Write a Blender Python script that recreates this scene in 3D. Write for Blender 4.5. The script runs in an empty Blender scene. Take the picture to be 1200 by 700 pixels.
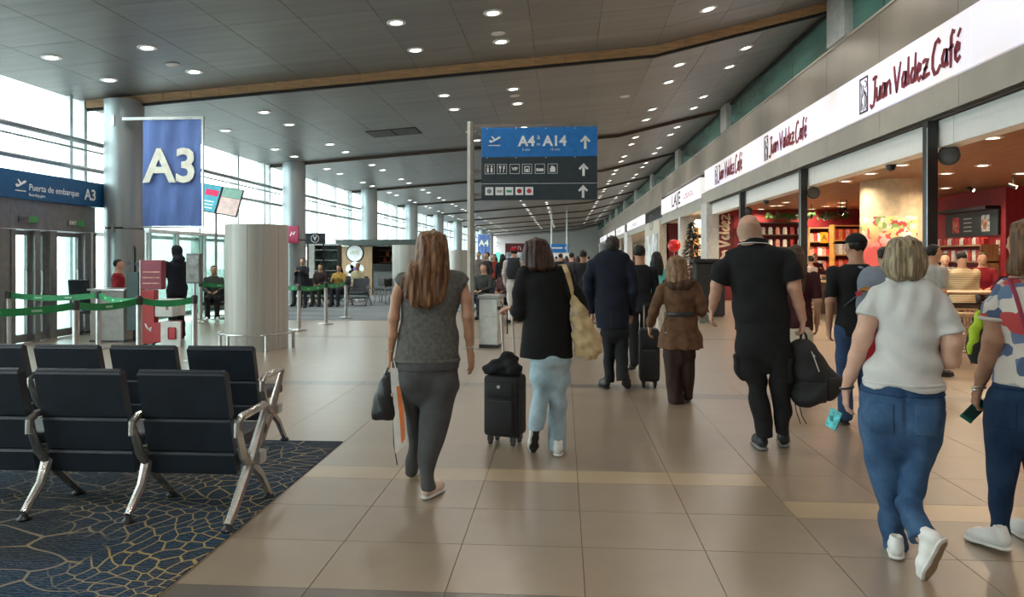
import bpy, bmesh, math, random
import numpy as np
from mathutils import Vector, Matrix

random.seed(7)
scn = bpy.context.scene
COL = scn.collection

# ---------------------------------------------------------------- camera
FPX = 860.0          # focal length in pixels of the 1200 px wide frame
EYE = 1.53           # camera height
HOR = 303.0          # row of the horizon
YAW = math.atan(60 / FPX)
CA, SA = math.cos(YAW), math.sin(YAW)
cam_data = bpy.data.cameras.new('camera')
cam_data.sensor_width = 36.0
cam_data.lens = 36.0 * FPX / 1200.0
cam_data.shift_y = -(350 - HOR) / 1200.0
cam_data.clip_end = 400
cam = bpy.data.objects.new('camera', cam_data)
cam.location = (0, 0, EYE)
cam.rotation_euler = (math.pi / 2, 0, YAW)
COL.objects.link(cam)
scn.camera = cam

# ---------------------------------------------------------------- sky, exposure
world = bpy.data.worlds.new('overcast_sky')
scn.world = world
world.use_nodes = True
wn = world.node_tree.nodes
wl = world.node_tree.links
bg = wn['Background']
tc = wn.new('ShaderNodeTexCoord')
sep = wn.new('ShaderNodeSeparateXYZ')
rmp = wn.new('ShaderNodeValToRGB')
rmp.color_ramp.elements[0].position = 0.45
rmp.color_ramp.elements[0].color = (0.80, 0.86, 0.90, 1)
rmp.color_ramp.elements[1].position = 0.75
rmp.color_ramp.elements[1].color = (0.90, 0.96, 1.0, 1)
mp = wn.new('ShaderNodeMapRange')
mp.inputs['From Min'].default_value = -1
wl.new(tc.outputs['Generated'], sep.inputs[0])
wl.new(sep.outputs['Z'], mp.inputs['Value'])
wl.new(mp.outputs[0], rmp.inputs[0])
wl.new(rmp.outputs[0], bg.inputs['Color'])
bg.inputs['Strength'].default_value = 5.0
DOWNLIGHT_W = 4.5
SHOP_W = 8.5
scn.view_settings.view_transform = 'Standard'
scn.view_settings.look = 'None'
scn.view_settings.exposure = 0.38
scn.view_settings.gamma = 1.0
scn.view_settings.use_curve_mapping = False

# ---------------------------------------------------------------- pixel measures to metres
def ray(u, v):
    t = (u - 600) / FPX
    return Vector((-SA + t * CA, CA + t * SA, (HOR - v) / FPX))
def at(u, v, d):                      # point of pixel (u, v) at depth d along the lens axis
    r = ray(u, v)
    return Vector((r.x * d, r.y * d, EYE + r.z * d))
def on_floor(u, v, z=0.0):
    r = ray(u, v)
    t = (z - EYE) / r.z
    return Vector((r.x * t, r.y * t, z))
def on_x(u, v, X):
    r = ray(u, v)
    t = X / r.x
    return Vector((X, r.y * t, EYE + r.z * t))
def on_y(u, v, Y):
    r = ray(u, v)
    t = Y / r.y
    return Vector((r.x * t, Y, EYE + r.z * t))

# ---------------------------------------------------------------- materials
MATS = {}
def mat(name, col, rough=0.5, metal=0.0, var=0.06, scale=8.0, bump=0.0, bscale=60.0, spec=0.5, emit=None, es=0.0, coat=0.0, sheen=0.0, stretch=None):
    if name in MATS:
        return MATS[name]
    m = bpy.data.materials.new(name)
    m.use_nodes = True
    n, l = m.node_tree.nodes, m.node_tree.links
    b = n['Principled BSDF']
    b.inputs['Roughness'].default_value = rough
    b.inputs['Metallic'].default_value = metal
    b.inputs['Specular IOR Level'].default_value = spec
    if coat:
        b.inputs['Coat Weight'].default_value = coat
    if sheen:
        b.inputs['Sheen Weight'].default_value = sheen
        b.inputs['Sheen Roughness'].default_value = 0.6
    t = n.new('ShaderNodeTexCoord')
    src = t.outputs['Object']
    if stretch:
        mpn = n.new('ShaderNodeMapping')
        mpn.inputs['Scale'].default_value = stretch
        l.new(src, mpn.inputs['Vector'])
        src = mpn.outputs[0]
    nz = n.new('ShaderNodeTexNoise')
    nz.inputs['Scale'].default_value = scale
    nz.inputs['Detail'].default_value = 4
    l.new(src, nz.inputs['Vector'])
    r = n.new('ShaderNodeValToRGB')
    lo = [max(0, c * (1 - var * 2.2)) for c in col]
    hi = [min(1, c * (1 + var * 2.2)) for c in col]
    r.color_ramp.elements[0].position = 0.3
    r.color_ramp.elements[0].color = (*lo, 1)
    r.color_ramp.elements[1].position = 0.7
    r.color_ramp.elements[1].color = (*hi, 1)
    l.new(nz.outputs['Fac'], r.inputs[0])
    l.new(r.outputs[0], b.inputs['Base Color'])
    if bump:
        nb = n.new('ShaderNodeTexNoise')
        nb.inputs['Scale'].default_value = bscale
        nb.inputs['Detail'].default_value = 3
        l.new(src, nb.inputs['Vector'])
        bp = n.new('ShaderNodeBump')
        bp.inputs['Strength'].default_value = bump
        bp.inputs['Distance'].default_value = 0.01
        l.new(nb.outputs['Fac'], bp.inputs['Height'])
        l.new(bp.outputs[0], b.inputs['Normal'])
    if emit:
        b.inputs['Emission Color'].default_value = (*emit, 1)
        b.inputs['Emission Strength'].default_value = es
    MATS[name] = m
    return m

def glass_mat(name, tint=(0.90, 0.97, 0.95), refl=0.08):
    if name in MATS:
        return MATS[name]
    m = bpy.data.materials.new(name)
    m.use_nodes = True
    n, l = m.node_tree.nodes, m.node_tree.links
    n.remove(n['Principled BSDF'])
    tr = n.new('ShaderNodeBsdfTransparent')
    tr.inputs[0].default_value = (*tint, 1)
    gl = n.new('ShaderNodeBsdfGlossy')
    gl.inputs['Roughness'].default_value = 0.03
    lw = n.new('ShaderNodeLayerWeight')
    lw.inputs['Blend'].default_value = 0.5
    pw = n.new('ShaderNodeMath')
    pw.operation = 'POWER'
    pw.inputs[1].default_value = 5.0
    l.new(lw.outputs['Facing'], pw.inputs[0])
    nz = n.new('ShaderNodeTexNoise')
    nz.inputs['Scale'].default_value = 0.8
    ad = n.new('ShaderNodeMath')
    ad.operation = 'MULTIPLY'
    ad.inputs[1].default_value = refl
    l.new(nz.outputs['Fac'], ad.inputs[0])
    mxx = n.new('ShaderNodeMath')
    mxx.operation = 'MULTIPLY_ADD'
    mxx.use_clamp = True
    mxx.inputs[1].default_value = 0.9
    l.new(pw.outputs[0], mxx.inputs[0])
    l.new(ad.outputs[0], mxx.inputs[2])
    mx = n.new('ShaderNodeMixShader')
    l.new(mxx.outputs[0], mx.inputs[0])
    l.new(tr.outputs[0], mx.inputs[1])
    l.new(gl.outputs[0], mx.inputs[2])
    l.new(mx.outputs[0], n['Material Output'].inputs['Surface'])
    MATS[name] = m
    return m

def node_mat(name):
    m = bpy.data.materials.new(name)
    m.use_nodes = True
    MATS[name] = m
    return m, m.node_tree.nodes, m.node_tree.links, m.node_tree.nodes['Principled BSDF']

# ---------------------------------------------------------------- mesh builder
class MB:
    def __init__(s):
        s.v, s.f, s.m = [], [], []
    def add(s, vs, fs, mi=0):
        o = len(s.v)
        s.v += [tuple(p) for p in vs]
        s.f += [tuple(i + o for i in f) for f in fs]
        s.m += [mi] * len(fs)
        return s
    def box(s, x0, x1, y0, y1, z0, z1, mi=0, M=None):
        vs = [Vector(p) for p in ((x0, y0, z0), (x1, y0, z0), (x1, y1, z0), (x0, y1, z0), (x0, y0, z1), (x1, y0, z1), (x1, y1, z1), (x0, y1, z1))]
        if M is not None:
            vs = [M @ p for p in vs]
        return s.add(vs, [(0, 3, 2, 1), (4, 5, 6, 7), (0, 1, 5, 4), (1, 2, 6, 5), (2, 3, 7, 6), (3, 0, 4, 7)], mi)
    def rbox(s, x0, x1, y0, y1, z0, z1, r=0.01, mi=0, M=None):   # box with chamfered edges
        bm = bmesh.new()
        bmesh.ops.create_cube(bm, size=1)
        for v in bm.verts:
            v.co = Vector(((x0 + x1) / 2 + v.co.x * (x1 - x0), (y0 + y1) / 2 + v.co.y * (y1 - y0), (z0 + z1) / 2 + v.co.z * (z1 - z0)))
        bmesh.ops.bevel(bm, geom=bm.edges[:], offset=r, segments=2, profile=0.5, affect='EDGES')
        return s.bm(bm, mi, M)
    def bm(s, bm, mi=0, M=None):
        bm.verts.ensure_lookup_table()
        bm.verts.index_update()
        vs = [(M @ v.co) if M is not None else v.co.copy() for v in bm.verts]
        s.add(vs, [tuple(v.index for v in f.verts) for f in bm.faces], mi)
        bm.free()
        return s
    def tube(s, pts, r, n=8, mi=0, cap=True, sq=1.0):
        pts = [Vector(p) for p in pts]
        rs = r if isinstance(r, (list, tuple)) else [r] * len(pts)
        rings = []
        up = None
        for i, p in enumerate(pts):
            a = pts[max(i - 1, 0)]
            b = pts[min(i + 1, len(pts) - 1)]
            t = (b - a).normalized()
            if up is None:
                up = Vector((0, 0, 1)) if abs(t.z) < 0.9 else Vector((1, 0, 0))
            x = t.cross(up)
            if x.length < 1e-5:
                x = t.cross(Vector((0, 1, 0)))
            x.normalize()
            y = x.cross(t).normalized()
            up = y
            rings.append([p + (x * math.cos(2 * math.pi * k / n) + y * math.sin(2 * math.pi * k / n) * sq) * rs[i] for k in range(n)])
        return s.rings(rings, mi, cap)
    def rings(s, rings, mi=0, cap=True):
        n = len(rings[0])
        vs = [p for r in rings for p in r]
        fs = []
        for i in range(len(rings) - 1):
            for k in range(n):
                fs.append((i * n + k, i * n + (k + 1) % n, (i + 1) * n + (k + 1) % n, (i + 1) * n + k))
        if cap:
            fs.append(tuple(range(n - 1, -1, -1)))
            fs.append(tuple((len(rings) - 1) * n + k for k in range(n)))
        return s.add(vs, fs, mi)
    def lathe(s, prof, n=20, mi=0, c=(0, 0, 0), cap=True):
        return s.rings([[Vector((c[0] + r * math.cos(2 * math.pi * k / n), c[1] + r * math.sin(2 * math.pi * k / n), c[2] + z)) for k in range(n)] for r, z in prof], mi, cap)
    def prism(s, poly, y0, y1, mi=0, M=None):     # polygon in x,z pushed along y
        n = len(poly)
        vs = [Vector((x, y0, z)) for x, z in poly] + [Vector((x, y1, z)) for x, z in poly]
        if M is not None:
            vs = [M @ p for p in vs]
        fs = [tuple(range(n)), tuple(range(2 * n - 1, n - 1, -1))] + [(i, i + n, (i + 1) % n + n, (i + 1) % n) for i in range(n)]
        return s.add(vs, fs, mi)
    def ell(s, c, r, n=12, mi=0):
        c = Vector(c)
        rows = n // 2
        rings = []
        for i in range(rows + 1):
            th = math.pi * (i + 0.02) / (rows + 0.04)
            rings.append([c + Vector((r[0] * math.sin(th) * math.cos(2 * math.pi * k / n), r[1] * math.sin(th) * math.sin(2 * math.pi * k / n), -r[2] * math.cos(th))) for k in range(n)])
        return s.rings(rings, mi)
    def build(s, name, mats, parent=None, smooth=False, loc=None, rot=None):
        me = bpy.data.meshes.new(name)
        me.from_pydata(s.v, [], s.f)
        if not isinstance(mats, (list, tuple)):
            mats = [mats]
        for q in mats:
            me.materials.append(q)
        if any(s.m):
            me.polygons.foreach_set('material_index', s.m)
        if smooth:
            me.polygons.foreach_set('use_smooth', [True] * len(s.f))
            try:
                me.set_sharp_from_angle(angle=math.radians(40))
            except Exception:
                pass
        return link(name, me, parent, loc, rot)

def link(name, me, parent=None, loc=None, rot=None):
    o = bpy.data.objects.new(name, me)
    COL.objects.link(o)
    if parent is not None:
        o.parent = parent
    if loc is not None:
        o.location = loc
    if rot is not None:
        o.rotation_euler = rot
    return o
def tag(o, label=None, cat=None, group=None, kind=None):
    if label: o['label'] = label
    if cat: o['category'] = cat
    if group: o['group'] = group
    if kind: o['kind'] = kind
    return o
def thing(name, label, cat, loc=(0, 0, 0), rz=0.0, group=None, kind=None):
    o = bpy.data.objects.new(name, None)
    o.empty_display_size = 0.1
    COL.objects.link(o)
    o.location = loc
    o.rotation_euler = (0, 0, rz)
    return tag(o, label, cat, group, kind)
def dup(root, loc, rz=None, label=None, group=None):
    r = root.copy(); COL.objects.link(r); r.location = loc
    if rz is not None: r.rotation_euler = (0, 0, rz)
    if label: r['label'] = label
    if group: r['group'] = group
    for ch in list(root.children):
        c = ch.copy(); COL.objects.link(c); c.parent = r
        for g in list(ch.children):
            q = g.copy(); COL.objects.link(q); q.parent = c
    return r
def nth(i):
    return '%d%s' % (i, 'th' if 10 <= i % 100 <= 20 else {1: 'st', 2: 'nd', 3: 'rd'}.get(i % 10, 'th'))
def structure(name, loc=(0, 0, 0)):
    o = bpy.data.objects.new(name, None)
    o.empty_display_size = 0.1
    COL.objects.link(o)
    o.location = loc
    o['kind'] = 'structure'
    return o
def text(name, body, size, material, parent, M, ax='CENTER', ay='CENTER', ext=0.002, sx=1.0, bold=0.0, label=None):
    # lettering from the built-in typeface, as mesh, in the local x/y plane of M
    c = bpy.data.curves.new(name, 'FONT')
    c.body = body; c.size = size; c.align_x = ax; c.align_y = ay; c.extrude = ext; c.offset = bold; c.resolution_u = 3
    o = bpy.data.objects.new(name, c)
    COL.objects.link(o)
    dg = bpy.context.evaluated_depsgraph_get()
    me = bpy.data.meshes.new_from_object(o.evaluated_get(dg))
    bpy.data.objects.remove(o)
    me.transform(M @ Matrix.Diagonal((sx, 1, 1, 1)))
    me.materials.clear()
    me.materials.append(material)
    q = link(name, me, parent)
    if label: q['label'] = label
    return q
def face_M(origin, xdir, updir):
    x = Vector(xdir).normalized(); y = Vector(updir).normalized(); z = x.cross(y)
    M = Matrix(((x.x, y.x, z.x, origin[0]), (x.y, y.y, z.y, origin[1]), (x.z, y.z, z.z, origin[2]), (0, 0, 0, 1)))
    return M
def strokes(mb, lines, M, w, depth=0.006, mi=0):
    # brush lettering: polylines in the x/y plane of M, ribbons of width w with a little depth
    for ln in lines:
        pts = [Vector((x, y, 0)) for x, y in ln]
        L, R = [], []
        for i, p in enumerate(pts):
            t = (pts[min(i + 1, len(pts) - 1)] - pts[max(i - 1, 0)]).normalized()
            nrm = Vector((-t.y, t.x, 0)) * w * (0.5 if 0 < i < len(pts) - 1 else 0.38)
            L.append(p + nrm); R.append(p - nrm)
        vs, fs = [], []
        for i in range(len(pts)):
            for q, dz in ((L[i], 0), (R[i], 0), (R[i], depth), (L[i], depth)):
                vs.append(M @ Vector((q.x, q.y, dz)))
        for i in range(len(pts) - 1):
            a, b = i * 4, i * 4 + 4
            for k in range(4):
                fs.append((a + k, a + (k + 1) % 4, b + (k + 1) % 4, b + k))
        e = (len(pts) - 1) * 4
        fs += [(3, 2, 1, 0), (e, e + 1, e + 2, e + 3)]
        mb.add(vs, fs, mi)

def marks(name, w, h, n, material, parent, M):
    # lettering too small to read: a row of short unequal strokes
    b = MB(); r = random.Random(n)
    for i in range(n):
        x = -w / 2 + w * (i + .5) / n; k = r.uniform(.55, 1.0)
        b.box(x - w / n * .30, x - w / n * .12, -h / 2, -h / 2 + h * k, 0, .004, M=M)
        b.box(x - w / n * .30, x + w / n * .28, -h / 2 + h * (k - .18 if i % 2 else 0), -h / 2 + h * (k if i % 2 else .18), 0, .004, M=M)
    return b.build(name, material, parent)
# ================================================================ THE HALL
BAY = 9.8
Y0 = 14.9                    # the wood-faced ceiling step and the first pair of columns
XL, XC, XR = -10.2, 1.85, 5.3
def ceil_z(x, y):
    z = 5.80 + (0.077 if x <= XC else 0.236) * (x - XC)
    return z if y < Y0 else z - 0.12

# ---- floor
def floor_material(name, base, joints=None, rough=0.285):
    m, n, l, b = node_mat(name)
    t = n.new('ShaderNodeTexCoord')
    oi = n.new('ShaderNodeObjectInfo')
    nz = n.new('ShaderNodeTexNoise'); nz.inputs['Scale'].default_value = 3.0; nz.inputs['Detail'].default_value = 8; nz.inputs['Roughness'].default_value = 0.7
    geo = n.new('ShaderNodeNewGeometry')
    l.new(geo.outputs['Position'], nz.inputs['Vector'])
    r = n.new('ShaderNodeValToRGB')
    r.color_ramp.elements[0].position = 0.3; r.color_ramp.elements[0].color = (*[c * 0.88 for c in base], 1)
    r.color_ramp.elements[1].position = 0.7; r.color_ramp.elements[1].color = (*[c * 1.10 for c in base], 1)
    l.new(nz.outputs['Fac'], r.inputs[0])
    hs = n.new('ShaderNodeHueSaturation')
    mr = n.new('ShaderNodeMapRange'); mr.inputs['To Min'].default_value = 0.92; mr.inputs['To Max'].default_value = 1.06
    l.new(oi.outputs['Random'], mr.inputs['Value']); l.new(mr.outputs[0], hs.inputs['Value']); l.new(r.outputs[0], hs.inputs['Color'])
    col = hs.outputs[0]
    if joints:
        mp_ = n.new('ShaderNodeMapping'); mp_.inputs['Location'].default_value = joints
        l.new(geo.outputs['Position'], mp_.inputs['Vector'])
        bt = n.new('ShaderNodeTexBrick'); bt.offset = 0.0; bt.squash = 1.0
        bt.inputs['Color1'].default_value = (1, 1, 1, 1); bt.inputs['Color2'].default_value = (0.93, 0.93, 0.93, 1); bt.inputs['Mortar'].default_value = (0.35, 0.32, 0.3, 1)
        bt.inputs['Scale'].default_value = 1.0; bt.inputs['Brick Width'].default_value = 0.64; bt.inputs['Row Height'].default_value = 0.563
        bt.inputs['Mortar Size'].default_value = 0.004; bt.inputs['Mortar Smooth'].default_value = 0.1
        l.new(mp_.outputs[0], bt.inputs['Vector'])
        mm = n.new('ShaderNodeMixRGB'); mm.blend_type = 'MULTIPLY'; mm.inputs[0].default_value = 1
        l.new(col, mm.inputs[1]); l.new(bt.outputs['Color'], mm.inputs[2]); col = mm.outputs[0]
    l.new(col, b.inputs['Base Color'])
    n2 = n.new('ShaderNodeTexNoise'); n2.inputs['Scale'].default_value = 1.2; n2.inputs['Detail'].default_value = 6
    l.new(geo.outputs['Position'], n2.inputs['Vector'])
    m2 = n.new('ShaderNodeMapRange'); m2.inputs['To Min'].default_value = rough; m2.inputs['To Max'].default_value = rough * 1.2
    l.new(n2.outputs['Fac'], m2.inputs['Value']); l.new(m2.outputs[0], b.inputs['Roughness'])
    b.inputs['Specular IOR Level'].default_value = 0.6
    b.inputs['Coat Weight'].default_value = 1.0; b.inputs['Coat Roughness'].default_value = 0.285; b.inputs['Coat IOR'].default_value = 1.85
    # polished tiles are never quite flat: long soft ripples across the walkway
    mp2 = n.new('ShaderNodeMapping'); mp2.inputs['Scale'].default_value = (0.6, 3.5, 1)
    l.new(geo.outputs['Position'], mp2.inputs['Vector'])
    n3 = n.new('ShaderNodeTexNoise'); n3.inputs['Scale'].default_value = 1.6; n3.inputs['Detail'].default_value = 2
    l.new(mp2.outputs[0], n3.inputs['Vector'])
    bp = n.new('ShaderNodeBump'); bp.inputs['Strength'].default_value = 0.02; bp.inputs['Distance'].default_value = 0.02
    l.new(n3.outputs['Fac'], bp.inputs['Height']); l.new(bp.outputs[0], b.inputs['Normal'])
    return m
TAN = (0.345, 0.265, 0.187)
m_tile = floor_material('porcelain_tan', TAN)
m_tile_dark = floor_material('porcelain_brown', (0.15, 0.125, 0.105))
m_tile_light = floor_material('porcelain_sand', (0.52, 0.39, 0.24))
m_far = floor_material('porcelain_tan_jointed', TAN, joints=(1.82 + 0.64 * 40, -8.97 + 0.563 * 60, 0))
m_grout = mat('grout', (0.13, 0.105, 0.08), 0.7)
fl = MB(); fl.box(-10.4, 13.2, -12.2, 112, -0.25, -0.006)
floor = tag(fl.build('floor', m_grout), kind='structure')
fp = MB()
fp.box(-10.2, 13.0, -12, 2.2, -0.006, 0)
fp.box(-10.2, 13.0, 8.97, 112, -0.006, 0)
fp.box(5.25, 13.0, 2.2, 8.97, -0.006, 0)
fp.box(-10.2, -5.02, 2.2, 8.97, -0.006, 0)
fp.box(-5.02, -1.82, 2.2, 6.0, -0.006, 0)
tag(fp.build('far_paving', m_far, floor), kind='structure')
TILE = {}
def tile_mesh(w, d, mt, gy=0.0022):
    k = (round(w, 3), round(d, 3), mt.name, gy)
    if k not in TILE:
        b = MB(); g = 0.0022; c = 0.0012
        vs = []
        for z, i in ((-0.006, g), (0.0, g)):
            vs.append([(i, gy, z), (w - i, gy, z), (w - i, d - gy, z), (i, d - gy, z)])
        b.rings([[Vector(p) for p in r] for r in vs])
        me = bpy.data.meshes.new('floor_tile'); me.from_pydata(b.v, [], b.f); me.materials.append(mt)
        TILE[k] = me
    return TILE[k]
def tile_grid(xs, ys):
    for y0, y1, kind in ys:
        for x0, x1 in zip(xs[:-1], xs[1:]):
            if x1 <= -1.8 and y0 < 6.0:
                continue
            mt = {'t': m_tile, 'd': m_tile_dark, 'l': m_tile_light}[kind]
            link('floor_tile', tile_mesh(x1 - x0, y1 - y0, mt, 0.0022 if y0 < 5.2 else 0.0005), floor, (x0, y0, 0))
rowsA = [(2.2, 2.62, 't'), (2.62, 3.05, 't'), (3.05, 3.33, 'd'), (3.33, 3.90, 't'), (3.90, 4.46, 't'), (4.46, 5.02, 't'), (5.02, 5.31, 'l'), (5.31, 6.0, 't'),
         (6.0, 6.55, 't'), (6.55, 7.09, 't'), (7.09, 7.63, 't'), (7.63, 8.17, 't'), (8.17, 8.70, 't'), (8.70, 8.97, 'd')]
rowsB = [(2.2, 2.46, 't'), (2.46, 2.74, 'd'), (2.74, 3.30, 't'), (3.30, 3.87, 't'), (3.87, 4.43, 't'), (4.43, 4.73, 'l'), (4.73, 5.29, 't'), (5.29, 5.86, 't'),
         (5.86, 6.42, 't'), (6.42, 6.99, 't'), (6.99, 7.55, 't'), (7.55, 8.11, 't'), (8.11, 8.40, 'd'), (8.40, 8.97, 't')]
tile_grid([-5.02, -4.38, -3.74, -3.10, -2.46, -1.82, -1.18, -0.54, 0.10, 0.74, 1.37], rowsA)
tile_grid([1.37, 2.0, 2.64, 3.28, 3.92, 4.56, 5.25], rowsB)
for yb in (14.0, 24.6):
    b = MB(); b.box(-5.6, 5.25, yb, yb + 0.28, 0, 0.0015); tag(b.build('floor_band', m_tile_dark, floor), kind='structure')

# ---- patterned carpets
def carpet_material():
    m, n, l, b = node_mat('carpet_navy_honeycomb')
    g = n.new('ShaderNodeNewGeometry')
    nz = n.new('ShaderNodeTexNoise'); nz.inputs['Scale'].default_value = 0.9; nz.inputs['Detail'].default_value = 2
    l.new(g.outputs['Position'], nz.inputs['Vector'])
    mixv = n.new('ShaderNodeMixRGB'); mixv.blend_type = 'ADD'; mixv.inputs[0].default_value = 0.9
    l.new(g.outputs['Position'], mixv.inputs[1]); l.new(nz.outputs['Color'], mixv.inputs[2])
    def cells(scale, width, stretch):
        mp_ = n.new('ShaderNodeMapping'); mp_.inputs['Scale'].default_value = stretch; mp_.inputs['Rotation'].default_value = (0, 0, 0.5)
        l.new(mixv.outputs[0], mp_.inputs['Vector'])
        v = n.new('ShaderNodeTexVoronoi'); v.feature = 'DISTANCE_TO_EDGE'; v.voronoi_dimensions = '2D'; v.inputs['Scale'].default_value = scale; v.inputs['Randomness'].default_value = 0.55
        l.new(mp_.outputs[0], v.inputs['Vector'])
        lt = n.new('ShaderNodeMath'); lt.operation = 'LESS_THAN'; lt.inputs[1].default_value = width
        l.new(v.outputs['Distance'], lt.inputs[0])
        return lt.outputs[0]
    small = cells(9.5, 0.052, (1, 1, 1))
    big = cells(2.3, 0.020, (0.75, 1.6, 1))
    zone = n.new('ShaderNodeTexNoise'); zone.inputs['Scale'].default_value = 0.75; zone.inputs['Detail'].default_value = 1.5
    l.new(g.outputs['Position'], zone.inputs['Vector'])
    zr = n.new('ShaderNodeValToRGB'); zr.color_ramp.elements[0].position = 0.44; zr.color_ramp.elements[1].position = 0.50
    l.new(zone.outputs['Fac'], zr.inputs[0])
    line = n.new('ShaderNodeMixRGB'); l.new(zr.outputs[0], line.inputs[0]); l.new(big, line.inputs[1]); l.new(small, line.inputs[2])
    zone2 = n.new('ShaderNodeTexNoise'); zone2.inputs['Scale'].default_value = 1.1; zone2.inputs['Detail'].default_value = 1
    mpz = n.new('ShaderNodeMapping'); mpz.inputs['Location'].default_value = (4.3, 1.7, 0); l.new(g.outputs['Position'], mpz.inputs['Vector']); l.new(mpz.outputs[0], zone2.inputs['Vector'])
    ground = n.new('ShaderNodeValToRGB')
    e = ground.color_ramp.elements
    e[0].position = 0.38; e[0].color = (0.030, 0.034, 0.042, 1)
    e[1].position = 0.60; e[1].color = (0.017, 0.040, 0.072, 1)
    l.new(zone2.outputs['Fac'], ground.inputs[0])
    yarn = n.new('ShaderNodeTexWave'); yarn.inputs['Scale'].default_value = 12; yarn.inputs['Distortion'].default_value = 6; yarn.inputs['Detail'].default_value = 2; yarn.inputs['Detail Scale'].default_value = 2.5; yarn.bands_direction = 'Y'
    l.new(g.outputs['Position'], yarn.inputs['Vector'])
    yr = n.new('ShaderNodeValToRGB'); yr.color_ramp.elements[0].position = 0.62; yr.color_ramp.elements[0].color = (0, 0, 0, 1); yr.color_ramp.elements[1].position = 0.8; yr.color_ramp.elements[1].color = (0.38, 0.38, 0.38, 1)
    l.new(yarn.outputs['Color'], yr.inputs[0])
    g2 = n.new('ShaderNodeMixRGB'); g2.inputs[2].default_value = (0.13, 0.16, 0.18, 1); l.new(yr.outputs[0], g2.inputs[0]); l.new(ground.outputs[0], g2.inputs[1])
    gold = n.new('ShaderNodeValToRGB')
    gold.color_ramp.elements[0].position = 0.42; gold.color_ramp.elements[0].color = (0.24, 0.20, 0.16, 1)
    gold.color_ramp.elements[1].position = 0.56; gold.color_ramp.elements[1].color = (0.36, 0.27, 0.12, 1)
    l.new(nz.outputs['Fac'], gold.inputs[0])
    out = n.new('ShaderNodeMixRGB'); l.new(line.outputs[0], out.inputs[0]); l.new(g2.outputs[0], out.inputs[1]); l.new(gold.outputs[0], out.inputs[2])
    l.new(out.outputs[0], b.inputs['Base Color'])
    b.inputs['Roughness'].default_value = 0.95
    b.inputs['Specular IOR Level'].default_value = 0.1
    pile = n.new('ShaderNodeTexNoise'); pile.inputs['Scale'].default_value = 300
    l.new(g.outputs['Position'], pile.inputs['Vector'])
    bp = n.new('ShaderNodeBump'); bp.inputs['Strength'].default_value = 0.4; bp.inputs['Distance'].default_value = 0.004
    l.new(pile.outputs['Fac'], bp.inputs['Height']); l.new(bp.outputs[0], b.inputs['Normal'])
    return m
c = MB(); c.box(-8.8, -1.83, 1.2, 6.0, 0, 0.006)
tag(c.build('carpet', carpet_material()), 'navy carpet with gold honeycomb lines under the rows of black seats', 'carpet')
c = MB(); c.box(-8.8, -3.0, 17.8, 70, 0, 0.006)
tag(c.build('carpet', mat('carpet_grey', (0.16, 0.18, 0.20), 0.9, var=0.2, scale=1.2, stretch=(0.3, 2.0, 1), bump=0.3, bscale=200)), 'plain blue-grey carpet of the far waiting area behind the belt posts', 'carpet')

# ---- ceiling: a slab per bay, panels one by one over the nearest two bays
def ceiling_material(name, jointed):
    m, n, l, b = node_mat(name)
    g = n.new('ShaderNodeNewGeometry'); oi = n.new('ShaderNodeObjectInfo')
    mp_ = n.new('ShaderNodeMapping'); mp_.inputs['Scale'].default_value = (0.5, 6, 1); l.new(g.outputs['Position'], mp_.inputs['Vector'])
    nz = n.new('ShaderNodeTexNoise'); nz.inputs['Scale'].default_value = 1.0; nz.inputs['Detail'].default_value = 5
    l.new(mp_.outputs[0], nz.inputs['Vector'])
    r = n.new('ShaderNodeValToRGB')
    r.color_ramp.elements[0].position = 0.3; r.color_ramp.elements[0].color = (0.165, 0.163, 0.158, 1)
    r.color_ramp.elements[1].position = 0.7; r.color_ramp.elements[1].color = (0.215, 0.212, 0.205, 1)
    l.new(nz.outputs['Fac'], r.inputs[0])
    hs = n.new('ShaderNodeHueSaturation'); mr = n.new('ShaderNodeMapRange'); mr.inputs['To Min'].default_value = 0.93; mr.inputs['To Max'].default_value = 1.07
    l.new(oi.outputs['Random'], mr.inputs['Value']); l.new(mr.outputs[0], hs.inputs['Value']); l.new(r.outputs[0], hs.inputs['Color'])
    col = hs.outputs[0]
    if jointed:
        bt = n.new('ShaderNodeTexBrick'); bt.offset = 0.0
        bt.inputs['Color1'].default_value = (1, 1, 1, 1); bt.inputs['Color2'].default_value = (0.92, 0.92, 0.92, 1); bt.inputs['Mortar'].default_value = (0.4, 0.4, 0.4, 1)
        bt.inputs['Scale'].default_value = 1; bt.inputs['Brick Width'].default_value = 1.2; bt.inputs['Row Height'].default_value = 1.225; bt.inputs['Mortar Size'].default_value = 0.012
        l.new(g.outputs['Position'], bt.inputs['Vector'])
        mm = n.new('ShaderNodeMixRGB'); mm.blend_type = 'MULTIPLY'; mm.inputs[0].default_value = 1
        l.new(col, mm.inputs[1]); l.new(bt.outputs['Color'], mm.inputs[2]); col = mm.outputs[0]
    l.new(col, b.inputs['Base Color'])
    b.inputs['Roughness'].default_value = 0.42; b.inputs['Metallic'].default_value = 0.35
    return m
m_ceil = ceiling_material('ceiling_grey_metal', False)
m_ceilj = ceiling_material('ceiling_grey_metal_jointed', True)
m_dark = mat('shadow_gap_black', (0.012, 0.011, 0.010), 0.7)
m_wood = mat('fascia_wood', (0.40, 0.235, 0.115), 0.45, var=0.12, scale=3, stretch=(1.2, 1, 14))
ceiling = structure('ceiling')
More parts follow.
